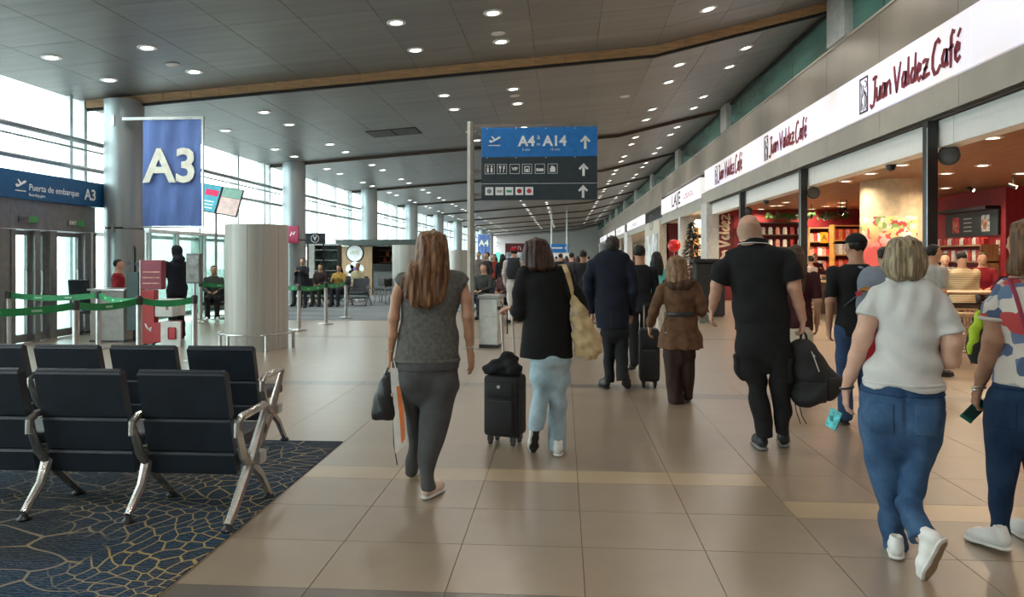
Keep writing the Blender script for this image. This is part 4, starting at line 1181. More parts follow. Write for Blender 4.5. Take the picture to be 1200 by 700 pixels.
# ---- A3 and A4 banners
m_ban = mat('banner_blue', (0.10, 0.18, 0.47), 0.65, var=.10, scale=2.5, stretch=(2, 1, .5))
m_banw = mat('banner_letter', (0.80, 0.82, 0.72), 0.6)
def banner(label, word, uL, uR, vT, vB, Y):
    A, B = on_y(uL, vT, Y), on_y(uR, vB, Y)
    w, h = B.x - A.x, A.z - B.z
    t = thing('gate_banner', label, 'banner', (A.x, Y, B.z))
    b = MB(); rng = random.Random(3)
    nx, nz = 16, 20
    vs = []
    for j in range(nz + 1):
        for i in range(nx + 1):
            s = i / nx; q = j / nz
            dy = .022 * math.sin(9 * s + 3.2 * q) * (.4 + .6 * q) + .014 * math.sin(21 * s - 5 * q)
            vs.append((s * w, dy, q * h))
    fs = [(j * (nx + 1) + i, j * (nx + 1) + i + 1, (j + 1) * (nx + 1) + i + 1, (j + 1) * (nx + 1) + i) for j in range(nz) for i in range(nx)]
    b.add(vs, fs); b.build('cloth', m_ban, t, True)
    text('lettering', word, h * .44, m_banw, t, face_M((w / 2, -.05, h * .55), (1, 0, 0), (0, 0, 1)), bold=.022 if w > 1 else .02, sx=1.0, ext=.012)
    b = MB(); b.box(-.42, w + .06, -.03, .03, h, h + .06); b.build('top_bar', m_steel, t)
    b = MB(); b.box(-9.25 - A.x - .03, -9.25 - A.x + .03, .03, .056, h - .1, h + .12); b.box(-9.25 - A.x - .03, -9.25 - A.x + .03, .02, .056, -.10, .06); b.build('column_bracket', m_steel, t)
    b = MB(); b.box(w + .015, w + .05, -.02, .02, 0, h); b.build('side_bar', m_steel, t)
    b = MB(); b.box(-.40, w + .05, -.02, .02, -.04, -.005); b.build('bottom_bar', m_steel, t)
banner('blue cloth banner reading A3 hung from the nearest round column', 'A3', 167, 236, 141, 265, Y0 - .44)
banner('tiny far blue banner reading A4 beside the white sign pole', 'A4', 560, 574, 275, 298, Y0 + 6 * BAY - .44)

# ---- squat ventilation cylinders
def cylinder(label, x, y, h, r, word):
    t = thing('squat_cylinder', label, 'cylinder', (x, y, 0))
    m = mat('cylinder_grey', (0.47, 0.455, 0.415), 0.42, .15, var=.06, scale=5, stretch=(3, 3, .05))
    b = MB(); b.lathe([(r, 0.0), (r, .10)], 40); b.build('plinth', m, t, True)
    for k in range(6):
        a0, a1 = math.pi * 2 * k / 6 + .006 + .62, math.pi * 2 * (k + 1) / 6 - .006 + .62
        vs, fs = [], []
        for i in range(9):
            a = a0 + (a1 - a0) * i / 8
            for rr, z in ((r, .10), (r, h), (r - .03, h), (r - .03, .10)): vs.append((math.cos(a) * rr, math.sin(a) * rr, z))
        for i in range(8):
            for q in range(4): fs.append((i * 4 + q, i * 4 + 4 + q, i * 4 + 4 + (q + 1) % 4, i * 4 + (q + 1) % 4))
        fs += [(0, 1, 2, 3), (35, 34, 33, 32)]
        b = MB(); b.add(vs, fs); b.build('shell_panel', m, t, True)
    b = MB(); b.lathe([(r - .03, .1), (r - .03, h - .03), (.01, h - .03)], 40); b.build('core', mat('core_grey', (.2, .2, .19), .6), t, True)
    g = thing('guard_rail', 'round steel guard rail around the base of the %s squat cylinder' % word, 'rail', (x, y, 0))
    ring = [(math.cos(2 * math.pi * k / 40) * (r + .10), math.sin(2 * math.pi * k / 40) * (r + .10), .27) for k in range(41)]
    b = MB(); b.tube(ring, .018, 8); b.build('rail', m_steel, g, True)
    for k in range(6):
        a = 2 * math.pi * k / 6 + .12
        b = MB(); b.tube([(math.cos(a) * (r + .10), math.sin(a) * (r + .10), 0), (math.cos(a) * (r + .10), math.sin(a) * (r + .10), .26)], .028, 8); b.build('rail_post', m_steel, g, True)
c1 = at(301, 303, 12.55)
cylinder('squat grey cylinder, the near one', c1.x, c1.y, 2.10, .515, 'nearest')
c2 = at(478, 303, 24.8); cylinder('squat grey cylinder, second, behind the long-haired woman', c2.x, c2.y, 1.98, .52, 'second')
c3 = at(538, 303, 37.0); cylinder('squat grey cylinder, third, beside the white sign pole', c3.x, c3.y, 1.95, .52, 'third')

# ---- twin slanted screens on a thin pole
p = at(253, 303, 19.6)
t = thing('screen_pole', 'pair of slanted tilted screens on a thin pole behind the squat cylinder', 'screen', (p.x, p.y, .0065))
b = MB(); b.lathe([(.22, 0), (.22, .012), (.04, .03)], 18); b.tube([(0, 0, .02), (0, 0, 2.72)], .035, 10); b.build('pole', mat('pole_grey', (.35, .34, .34), .35, .6), t, True)
SR = Matrix.Translation((0.1, 0, 3.08)) @ Matrix.Rotation(math.radians(10), 4, 'Y') @ Matrix.Rotation(math.radians(-14), 4, 'X')
for k, (xa_, xb_) in enumerate(((-.72, -.01), (.01, .58))):
    b = MB(); b.box(xa_, xb_, -.03, .03, -.38, .38, M=SR); b.build('screen_case', m_black, t)
    fm = lambda x0, x1, z0, z1, nm, col: (lambda bb: bb.build(nm, mat('scr_' + nm + str(k), col, .3, var=.12, scale=6, emit=col, es=.45), t))(MB().box(x0, x1, -.034, -.03, z0, z1, M=SR))
    if k == 0:
        fm(xa_ + .02, xb_ - .02, -.36, .36, 'picture', (.05, .28, .36))
        MBx = MB(); MBx.box(-.42, -.06, -.038, -.034, .08, .24, M=SR); MBx.build('red_label', mat('scr_red', (.55, .02, .10), .4, emit=(.6, .02, .1), es=.3), t)
        marks('lettering', .2, .16, 2, m_letter, t, SR @ face_M((-.54, -.036, .10), (1, 0, 0), (0, 0, 1)))
        MBx = MB(); [MBx.box(-.66, -.12, -.038, -.034, -.10 - q * .09, -.07 - q * .09, M=SR) for q in range(3)]; MBx.build('text_lines', m_letter, t)
    else:
        fm(xa_ + .02, xb_ - .02, -.36, .10, 'lower_picture', (.46, .36, .34))
        fm(xa_ + .02, xb_ - .02, .11, .36, 'upper_picture', (.16, .30, .25))

# ---- counter, gauge, office chair by column one
p = at(135, 303, 13.7)
t = thing('agent_counter', 'plain grey check-in counter in front of the nearest round column', 'counter', (p.x, p.y, 0))
b = MB(); b.rbox(-.30, .34, -.28, .30, 0.02, .94, .01); b.build('counter_body', mat('counter_grey', (.36, .36, .34), .45), t)
b = MB(); b.rbox(-.34, .38, -.32, .34, .94, .975, .006); b.build('counter_top', m_steel, t)
b = MB(); b.box(-.31, .35, -.29, .31, 0, .03); b.build('plinth', m_black, t)
p = at(159.5, 303, 13.4)
t = thing('info_kiosk', 'tall slim dark teal information stand between counter and red gauge', 'kiosk', (p.x, p.y, 0))
b = MB(); b.rbox(-.12, .10, -.10, .10, .22, 1.28, .01); b.build('kiosk_body', mat('kiosk_teal', (.05, .085, .085), .5), t)
b = MB(); b.tube([(-.04, 0, 0.01), (-.04, 0, 1.75)], .022, 8); b.box(-.16, .12, -.16, .16, 0, .02); b.build('kiosk_pole', m_black, t)
b = MB(); b.box(-.18, .10, -.012, .012, 1.40, 1.46); b.box(-.06, -.02, -.03, .03, 1.25, 1.72); b.build('kiosk_arm', m_black, t)
m_gr = mat('gauge_red', (.42, .03, .035), .45); m_gm = mat('gauge_maroon', (.26, .03, .06), .45)
p = at(190, 303, 13.0)
t = thing('bag_gauge', 'red and white cabin bag gauge stand with sizing boxes', 'bag gauge', (p.x, p.y, 0))
b = MB(); b.rbox(-.37, .02, -.05, .10, .98, 1.50, .012); b.build('header_board', m_gm, t)
b = MB(); b.rbox(-.36, -.12, -.05, .10, .02, .97, .008); b.build('red_panel', m_gr, t)
b = MB(); b.box(-.385, -.37, -.055, .105, .0, 1.5); b.build('side_trim', m_letter, t)
b = MB(); b.rbox(-.10, .22, -.06, .40, .50, .80, .01); b.build('upper_box', mat('gauge_white', (.62, .62, .60), .5), t)
b = MB(); b.rbox(-.11, .16, -.10, .40, .05, .40, .01); b.build('lower_box', m_gr, t)
b = MB(); b.rbox(.14, .50, -.30, -.27, .0, .44, .008); b.build('front_plate', mat('gauge_white', (.62, .62, .60), .5), t)
b = MB(); b.rbox(.28, .42, -.312, -.30, .13, .34, .02); b.build('bag_picture', m_gr, t)
b = MB(); [b.box(-.33, -.02, -.056, -.05, 1.28 - q * .10, 1.30 - q * .10) for q in range(3)]; b.build('text_lines', m_pk, t)
b = MB(); strokes(b, [[(-.04, .10), (.0, .02), (.07, -.03)], [(.0, .02), (.03, .0), (.08, .03)]], face_M((-.24, -.055, .28), (1, 0, 0), (0, 0, 1)), .03); b.build('bird_emblem', m_letter, t)
b = MB(); b.box(.10, .15, -.062, -.06, .62, .68); b.build('small_emblem', mat('emblem_brown', (.3, .15, .08), .5), t)
b = MB()
for x in (-.30, -.16): b.lathe([(.03, 0), (.03, .03)], 8, c=(x, 0, 0))
b.build('caster', m_black, t)
# office chair
p = at(107.5, 303, 14.6)
t = thing('office_chair', 'black swivel office chair left of the grey counter', 'chair', (p.x, p.y, 0))
b = MB()
for k in range(5):
    a = 2 * math.pi * k / 5 + .3
    b.tube([(0, 0, .09), (math.cos(a) * .30, math.sin(a) * .30, .06)], .02, 6); b.ell((math.cos(a) * .31, math.sin(a) * .31, .03), (.03, .03, .03), 8)
b.build('star_base', m_black, t, True)
b = MB(); b.tube([(0, 0, .08), (0, 0, .44)], .025, 8); b.build('gas_lift', m_steel, t, True)
b = MB(); b.rbox(-.24, .24, -.24, .24, .44, .52, .03); b.build('seat', m_seat, t)
b = MB(); b.rbox(-.21, .21, -.29, -.24, .62, 1.16, .02, M=Matrix.Rotation(.12, 4, 'X')); b.tube([(0, -.24, .5), (0, -.33, .75)], .022, 6); b.build('backrest', m_seat, t)

# ---- hanging direction sign on its white pole
Ys = at(632, 303, 12.3).y
SL, SRr = on_y(564, 150, Ys), on_y(700, 234, Ys)
sx0, sx1, sz1, sz0 = SL.x, SRr.x, SL.z, SRr.z
m_sb = mat('sign_blue_bright', (0.018, 0.165, 0.48), 0.4, emit=(0.018, 0.165, 0.48), es=.06)
m_sd = mat('sign_slate', (0.028, 0.042, 0.052), 0.42)
t = thing('direction_sign', 'blue and dark grey hanging direction sign to gates A4 to A14', 'sign', (sx0, Ys, sz0))
W_, Hh = sx1 - sx0, sz1 - sz0
zA, zB = Hh * (234 - 184) / 84, Hh * (234 - 215) / 84
b = MB(); b.rbox(0, W_, 0, .14, zA, Hh, .008); b.build('blue_panel', m_sb, t)
b = MB(); b.rbox(0, W_, 0, .14, zB + .004, zA - .004, .006); b.build('upper_slate_panel', m_sd, t)
b = MB(); b.rbox(0, W_, 0, .14, 0, zB - .004, .006); b.build('lower_slate_panel', m_sd, t)
pxm = W_ / 136.0
SF = lambda u, v: face_M(((u - 564) * pxm, -.004, (234 - v) * pxm), (1, 0, 0), (0, 0, 1))
text('lettering', 'A4', .235, m_letter, t, SF(617.5, 165.5), bold=.008)
text('lettering', 'A14', .235, m_letter, t, SF(650.5, 165.5), bold=.008)
text('small_lettering', 'a', .13, m_letter, t, SF(631.5, 160)); text('small_lettering', 'to', .07, m_letter, t, SF(631.5, 168.5))
text('small_lettering', '5 min', .06, m_letter, t, SF(617, 175)); text('small_lettering', '10 min', .06, m_letter, t, SF(651, 175))
plane_symbol(t, SF(580, 165.5), .20, m_letter)
def arrow(u, v, s):
    b = MB(); M = SF(u, v)
    for poly in ([(-.10, -.5), (.10, -.5), (.10, .30), (-.10, .30)], [(0, .52), (.40, .10), (.27, -.01), (0, .26)], [(0, .52), (0, .26), (-.27, -.01), (-.40, .10)]):
        b.prism([(x * s, z * s) for x, z in poly], 0, .004, M=M @ Matrix(((1, 0, 0, 0), (0, 0, 1, 0), (0, 1, 0, 0), (0, 0, 0, 1))))
    b.build('arrow', m_letter, t)
arrow(686, 167, .22); arrow(684, 199, .21); arrow(683.5, 224.5, .21)
# pictogram frames, upper row
pict = [(574, 'toilets'), (588.5, 'food'), (603.5, 'VIP'), (618, 'lounge'), (633, 'bed'), (648, 'smoke')]
for k, (u, _) in enumerate(pict):
    b = MB(); M = SF(u, 197.5); s = .082; w = .007
    for x0, x1, y0, y1 in ((-s, s, s - w, s), (-s, s, -s, -s + w), (-s, -s + w, -s, s), (s - w, s, -s, s)): b.box(x0, x1, y0, y1, 0, .004, M=M)
    if k == 0:
        for x in (-.032, .032): b.box(x - .016, x + .016, -.055, .02, 0, .004, M=M); b.box(x - .013, x + .013, .03, .056, 0, .004, M=M)
    elif k == 1:
        for x in (-.03, .025): b.box(x - .007, x + .007, -.058, .055, 0, .004, M=M)
        b.box(-.048, -.012, .01, .055, 0, .004, M=M); b.box(.018, .048, -.0, .055, 0, .004, M=M)
    elif k == 3:
        for x0, x1, y0, y1 in ((-.045, -.03, -.05, .03), (.03, .045, -.05, .03), (-.045, .045, .03, .045), (-.02, .02, -.05, -.0), (-.045, .045, -.055, -.045)): b.box(x0, x1, y0, y1, 0, .004, M=M)
    elif k == 4:
        b.box(-.06, .06, -.04, -.012, 0, .004, M=M); b.box(-.06, -.02, -.012, .01, 0, .004, M=M); b.box(-.01, .06, -.012, .004, 0, .004, M=M)
    elif k == 5:
        b.box(-.045, .045, -.055, .01, 0, .004, M=M); b.box(-.03, .02, .01, .045, 0, .004, M=M); b.box(.02, .04, .01, .03, 0, .004, M=M)
    b.build('pictogram', m_letter, t)
    if k == 2: text('lettering', 'VIP', .07, m_letter, t, SF(u, 197.5), bold=.003)
for k, u in enumerate((573.5, 585.5, 597, 609, 620.5)):
    b = MB(); b.rbox(-.068, .068, -.068, .068, 0, .004, .0015, M=SF(u, 223.5)); b.build('white_tile', m_letter, t)
    b = MB(); M = SF(u, 223.5) @ Matrix.Translation((0, 0, .004))
    if k in (0, 3, 4): b.lathe([(.040, 0), (.040, .002)], 14)
    else: b.box(-.045, .045, -.022, .018, 0, .002)
    mk = MB(); mk.add([M @ Vector(p) for p in b.v], b.f); mk.build('tile_mark', mat('tile_mark_%d' % k, [(.25, .25, .26), (.4, .42, .4), (.05, .35, .15), (.5, .02, .03), (.5, .05, .06)][k], .5), t)
b = MB(); b.box(.01, W_ - .01, -.002, 0, zB - .003, zB + .003); b.build('divider', m_letter, t)
b = MB()
for v in (150, 184):
    for u in (571, 605, 640, 674): b.lathe([(.012, 0), (.012, .012)], 8, c=((u - 564) * pxm, -.006, (234 - v) * pxm - .01))
b.build('stud', m_steel, t, True)
pp = on_y(551.3, 300, Ys)
sign_t = t
t = thing('sign_pole', 'tall white square pole carrying the direction sign', 'pole', (pp.x, Ys + .07, 0))
b = MB(); b.rbox(-.055, -.005, -.05, .05, .012, on_y(551, 142, Ys).z, .006); b.build('pole_shaft', mat('pole_white', (.74, .72, .66), .4), t)
b = MB(); b.rbox(-.004, .05, -.05, .05, .012, on_y(551, 142, Ys).z - .02, .006); b.build('pole_shadow_side', mat('pole_brown_grey', (.22, .19, .165), .5), t)  # shaded side of the white pole, shade put in as brown-grey
for z in (sz0 + .10, sz0 + .5, sz1 - .1):
    b = MB(); b.box(pp.x - sx0 + .052, 0, .05, .09, z - sz0 - .025, z - sz0 + .025); b.build('bracket', mat('pole_brown_grey', (.22, .19, .165), .5), sign_t)
b = MB(); b.box(pp.x - sx0 + .052, W_, .045, .095, Hh + .02, Hh + .07); b.build('top_beam', mat('pole_brown_grey', (.22, .19, .165), .5), sign_t)
for q in (.3, .75):
    b = MB(); b.box(W_ * q - .015, W_ * q + .015, .055, .085, Hh - .002, Hh + .022); b.build('hanger', m_steel, sign_t)
b = MB(); b.rbox(-.12, .12, -.12, .12, 0, .012, .003); b.build('base_plate', m_steel, t)

# ---- grey cabinet beside the sign pole
p = at(572.5, 303, 12.5)
t = thing('cabinet', 'pale grey service cabinet on dark feet beside the sign pole', 'cabinet', (p.x, p.y, 0), -.12)
m_cab = mat('cabinet_pale', (.56, .57, .54), .45)
b = MB(); b.rbox(-.165, .165, 0, .5, .06, .84, .008); b.build('cabinet_body', m_cab, t)
b = MB(); b.rbox(-.185, .19, -.02, .52, .845, .90, .006); b.build('cabinet_top', mat('cabinet_top_grey', (.30, .31, .30), .4), t)
b = MB(); b.rbox(-.15, .15, -.012, .0, .10, .52, .004); b.build('door', m_cab, t)
b = MB(); b.rbox(-.15, .15, -.012, .0, .535, .80, .004); b.build('drawer', m_cab, t)
b = MB(); b.box(-.17, .17, .02, .48, 0, .06); b.build('plinth', m_black, t)
b = MB(); b.tube([(.20, .03, .80), (.235, .03, .74), (.235, .03, .2)], .012, 6); b.tube([(.20, .45, .80), (.235, .45, .74), (.235, .45, .2)], .012, 6); b.build('side_rail', m_black, t)

# ---- far kiosk row on the left: low partitions, food kiosk, signs
m_kw = mat('kiosk_wood', (.38, .25, .14), .5, var=.1, scale=3, stretch=(10, 10, .6))
m_tealgl = mat('shelf_green_glass', (.10, .17, .14), .3, var=.35, scale=4)
def part_row(label, y0, y1, x, m, h=2.12):
    t = thing('partition', label, 'partition', (x, (y0 + y1) / 2, .0))
    L = (y1 - y0) / 2
    wbox('head_rail', -.1, .1, -L, L, h, h + .08, m_frame, t, None)
    k = max(1, int(2 * L / 1.2))
    for q in range(k):
        a_ = -L + 2 * L * q / k
        wbox('panel', -.03, .03, a_ + .06, a_ + 2 * L / k - .06, .1, h, m, t, None)
        wbox('stile', -.06, .06, a_ - .05, a_ + .05, .007, h, m_frame, t, None)
    wbox('stile', -.06, .06, L - .05, L + .05, .007, h, m_frame, t, None)
part_row('low glazed partition along the windows left of the squat cylinder', 16.0, 21.4, -9.45, glass_mat('partition_glass', (.55, .66, .62), .15))
part_row('low glazed partition along the windows beyond the magenta sign', 22.4, 24.0, -9.45, m_tealgl)
# food kiosk
ky = 30.0
kx0, kx1 = on_y(399, 300, ky).x, on_y(436, 300, ky).x
kx2 = on_y(464, 300, ky).x
t = thing('food_kiosk', 'wood-fronted food kiosk with round white signs and a dark flat roof', 'kiosk', ((kx0 + kx1) / 2, ky, .0065))
o_ = (kx0 + kx1) / 2
wbox('wood_front', kx0 - o_, kx1 - o_, 0, .1, 0, 2.02, m_kw, t, None)
wbox('kiosk_side', kx0 - o_, kx0 - o_ + .1, .1, 3, 0, 2.02, m_kw, t, None)
wbox('roof', kx0 - o_ - .1, kx2 - o_ + 1.4, -.3, 3.1, 2.07, 2.30, mat('roof_dark_green', (.06, .075, .07), .4), t, None)
wbox('back_wall', kx0 - o_, kx2 - o_ + 1, 1.4, 1.5, 0, 2.05, m_brown, t, None)
wbox('counter_front', kx1 - o_ + .02, kx2 - o_ + 1, .05, .6, 0, 1.0, mat('counter_slate', (.12, .13, .13), .5), t, None)
wbox('counter_band', kx1 - o_ + .02, kx2 - o_ + 1, .0, .62, 1.0, 1.30, m_black, t, None)
for q in range(3): wbox('goods_shelf', kx1 - o_ + .05, kx2 - o_ + .9, 1.0, 1.4, 1.35 + q * .25, 1.38 + q * .25, m_shelf, t, None)
b = MB(); b.tube([(on_y(416, 297, ky).x - o_, -.03, on_y(416, 297, ky).z - .0065), (on_y(416, 297, ky).x - o_, .0, on_y(416, 297, ky).z - .0065)], .33, 24); b.build('round_sign', m_letter, t)
b = MB(); b.tube([(on_y(416, 297, ky).x - o_, -.02, on_y(416, 297, ky).z - .0065), (on_y(416, 297, ky).x - o_, -.005, on_y(416, 297, ky).z - .0065)], .38, 24); b.build('round_sign_rim', m_black, t)
marks('lettering', .40, .13, 5, mat('letter_olive', (.35, .4, .08), .5), t, face_M((on_y(416, 297, ky).x - o_, -.036, on_y(416, 296, ky).z), (1, 0, 0), (0, 0, 1)))
b = MB(); q0 = on_y(416, 315, ky)
for dx, dz, r in ((0, .10, .2), (-.20, -.02, .19), (.20, -.02, .19), (-.12, -.22, .17), (.12, -.22, .17)): b.tube([(q0.x - o_ + dx, -.03, q0.z + dz), (q0.x - o_ + dx, -.005, q0.z + dz)], r, 18)
b.build('flower_sign', m_letter, t)
b = MB(); b.tube([(q0.x - o_, -.04, q0.z - .02), (q0.x - o_, -.03, q0.z - .02)], .07, 14); b.build('flower_centre', mat('flower_purple', (.2, .1, .35), .5), t)
stock('jar', 'jar', 'small jar on the shelves inside the food kiosk', 'jars in the food kiosk', [m_pr, m_po, m_brown, m_pk], [(kx1 + .25 + k * .11, ky + 1.15, 1.3865 + (k % 3) * .25) for k in range(12)], .14, .14, .18)
# magenta sign on column two, club sign, glass shelves
p = on_y(343, 275, 24.2)
t = thing('magenta_sign', 'magenta square sign with white mark on the second round column', 'sign', p)
b = MB(); b.rbox(-.2, .2, -.03, .03, -.29, .29, .008); b.build('sign_face', mat('sign_magenta', (.34, .012, .07), .4), t)
b = MB(); strokes(b, [[(-.08, -.05), (-.02, .08), (.03, .0), (.09, .10)]], face_M((0, -.031, 0), (1, 0, 0), (0, 0, 1)), .04); b.build('sign_mark', m_letter, t)
b = MB(); b.box(-.03, .03, .03, .12, -.03, .03); b.build('bracket', m_black, t)
p = on_y(369.5, 280, 25.5)
t = thing('lounge_sign', 'dark grey oblong sign with a white circled V on the far partition', 'sign', (p.x, 25.5, p.z))
b = MB(); b.rbox(-.36, .36, -.04, .04, -.18, .20, .01); b.build('sign_face', m_sd, t)
b = MB(); [strokes(b, [[(.14 * math.cos(a), .14 * math.sin(a)), (.14 * math.cos(a + .35), .14 * math.sin(a + .35))]], face_M((0, -.041, .01), (1, 0, 0), (0, 0, 1)), .03) for a in [k * math.pi / 9 for k in range(18)]]; b.build('circle', m_letter, t)
text('lettering', 'V', .2, m_letter, t, face_M((0, -.043, .01), (1, 0, 0), (0, 0, 1)), bold=.01)
b = MB(); b.box(-.3, -.26, 0, .06, -p.z + .007, -.18); b.box(.26, .3, 0, .06, -p.z + .007, -.18); b.build('sign_legs', m_black, t)
p0, p1 = on_y(371, 300, 26.5), on_y(398, 300, 26.5)
t = thing('glass_cabinet', 'tall green glass display cabinet left of the food kiosk', 'cabinet', (p0.x, 26.5, .0065))
w_ = p1.x - p0.x
for q in range(5): wbox('shelf', 0.03, w_ - .03, -.25, .25, .3 + q * .38, .33 + q * .38, m_steel, t, None)
wbox('back', 0, w_, .25, .28, 0, 2.0, m_tealgl, t, None); wbox('side', 0, .03, -.25, .25, 0, 2.0, m_tealgl, t, None); wbox('side', w_ - .03, w_, -.25, .25, 0, 2.0, mat('cab_dark', (.05, .06, .055), .4), t, None); wbox('top', 0, w_, -.25, .28, 2.0, 2.06, m_frame, t, None)
for k, u in enumerate((339.5, 358.5)):
    p = on_y(u, 297, 26.0)
    t = thing('lit_panel', ['narrow lit white panel left of the second round column', 'narrow lit white panel right of the second round column'][k], 'panel', (p.x, 26.0, p.z))
    b = MB(); b.box(-.09, .09, 0, .03, -.24, .22); b.build('lit_face', mat('panel_lit', (.8, .8, .76), .4, emit=(1, .97, .9), es=.9), t)
    b = MB(); b.box(-.2, .3, .03, .08, -p.z + .007, .5); b.build('panel_wall', mat('panel_wall', (.42, .40, .37), .5), t)

# ---- far hanging screens and totems
p = on_y(604, 300, 30)
t = thing('advert_totem', 'dark red advertising totem with white patches behind the red-capped traveller', 'totem', (p.x, 30, 0))
b = MB(); b.rbox(-.42, .42, 0, .2, 0, 2.15, .01); b.build('totem_body', mat('totem_dark_red', (.10, .012, .02), .4), t)
b = MB(); b.box(-.39, .39, -.012, 0, .5, 1.78); b.build('totem_picture', mat('totem_picture', (.42, .48, .62), .4, var=.4, scale=5), t)
b = MB(); [b.ell((-.32, -.014, 1.0 + q * .24), (.05, .008, .07), 8) for q in range(3)]; b.build('blue_dot', mat('dot_blue', (.03, .08, .35), .4), t)
marks('lettering', .42, .14, 5, m_letter, t, face_M((0.05, -.006, 1.96), (1, 0, 0), (0, 0, 1)))
p = on_y(655, 291, 62)
t = thing('far_blue_sign', 'small far blue overhead sign right of the dark-haired woman', 'sign', p)
b = MB(); b.rbox(-.8, .8, 0, .1, -.36, .36, .01); b.build('sign_face', m_sb, t)
b = MB(); b.box(-.6, .3, -.006, 0, -.04, .08); b.box(.5, .6, -.006, 0, -.1, .12); b.build('sign_marks', m_letter, t)
for s in (-.6, .6):
    b = MB(); b.tube([(s, .05, .36), (s, .05, ceil_z(p.x, 62) - p.z)], .02, 6); b.build('hanger', m_steel, t)
p = on_y(655, 300, 55)
t = thing('far_white_sign', 'pale far sign panel under the small blue overhead sign', 'sign', (p.x, 55, p.z))
b = MB(); b.rbox(-.75, .75, 0, .1, -.16, .2, .01); b.build('sign_face', m_letter, t)
b = MB(); b.tube([(.6, .05, .2), (.6, .05, ceil_z(p.x, 55) - p.z)], .02, 6); b.tube([(-.6, .05, .2), (-.6, .05, ceil_z(p.x, 55) - p.z)], .02, 6); b.build('hanger', m_steel, t)
o = None
p = on_y(584, 302, 40); 
t = thing('teal_screen', 'glowing teal screen on a stand among the far seated travellers', 'screen', (p.x, 40, 0))
b = MB(); b.box(-.2, .2, -.03, .03, 1.35, 1.85); b.build('screen_face', mat('screen_teal', (.1, .5, .4), .3, emit=(.15, .6, .5), es=.8), t)
b = MB(); b.tube([(0, 0, .02), (0, 0, 1.35)], .03, 6); b.box(-.2, .2, -.2, .2, 0.0, .02); b.build('stand', m_black, t)

# ---- high café tables and stools
def high_table(label, x, y, r=.62, z=1.04):
    t = thing('high_table', label, 'table', (x, y, 0))
    b = MB(); b.rbox(-r, r, -.34, .34, z - .035, z, .008); b.build('tabletop', m_kw, t)
    for sx in (-1, 1):
        for sy in (-1, 1):
            b = MB(); b.tube([(sx * (r - .08), sy * .26, 0), (sx * (r - .08), sy * .26, z - .035)], .025, 8); b.build('leg', m_black, t)
    b = MB(); b.box(-r + .08, r - .08, -.28, -.24, z - .24, z - .19); b.box(-r + .08, r - .08, .24, .28, z - .24, z - .19); b.build('apron', m_brown, t)
    b = MB(); b.box(-r + .08, r - .08, -.02, .02, .25, .29); b.build('foot_rail', m_black, t)
def stool(label, x, y, h=.74, rz=0.0, g=None):
    t = thing('bar_stool', label, 'stool', (x, y, 0), rz, g)
    b = MB(); b.rbox(-.17, .17, -.17, .17, h - .05, h, .01); b.build('seat', m_kw, t)
    for sx in (-1, 1):
        for sy in (-1, 1):
            b = MB(); b.tube([(sx * .19, sy * .19, 0), (sx * .13, sy * .13, h - .05)], .017, 6); b.build('leg', m_kw, t)
    b = MB()
    for z in (.22, .42):
        k = .19 - .06 * z / h
        for p_, q_ in (((-k, -k), (k, -k)), ((k, -k), (k, k)), ((k, k), (-k, k)), ((-k, k), (-k, -k))): b.tube([(*p_, z), (*q_, z)], .011, 6)
    for sx in (-1, 1): b.tube([(-.17, sx * .17, .22), (.16, sx * .16, .42)], .008, 5); b.tube([(.17, sx * .17, .22), (-.16, sx * .16, .42)], .008, 5)
    b.build('stretcher', m_kw, t)
ht = at(1128, 303, 11.0)
high_table('high wooden café table between the two right-hand women', ht.x, ht.y)
stool('tall wooden stool with crossed braces under the high café table', at(1133, 303, 10.35).x, at(1133, 303, 10.35).y + .05, .76)
ht2 = at(948, 303, 17.5)
high_table('dark high café table beyond the woman with long highlighted hair', ht2.x, ht2.y, .7, 1.0)
stool('pale tall stool in front of the far café table', at(946.5, 303, 17.0).x, at(946.5, 303, 17.0).y - .1, .74)
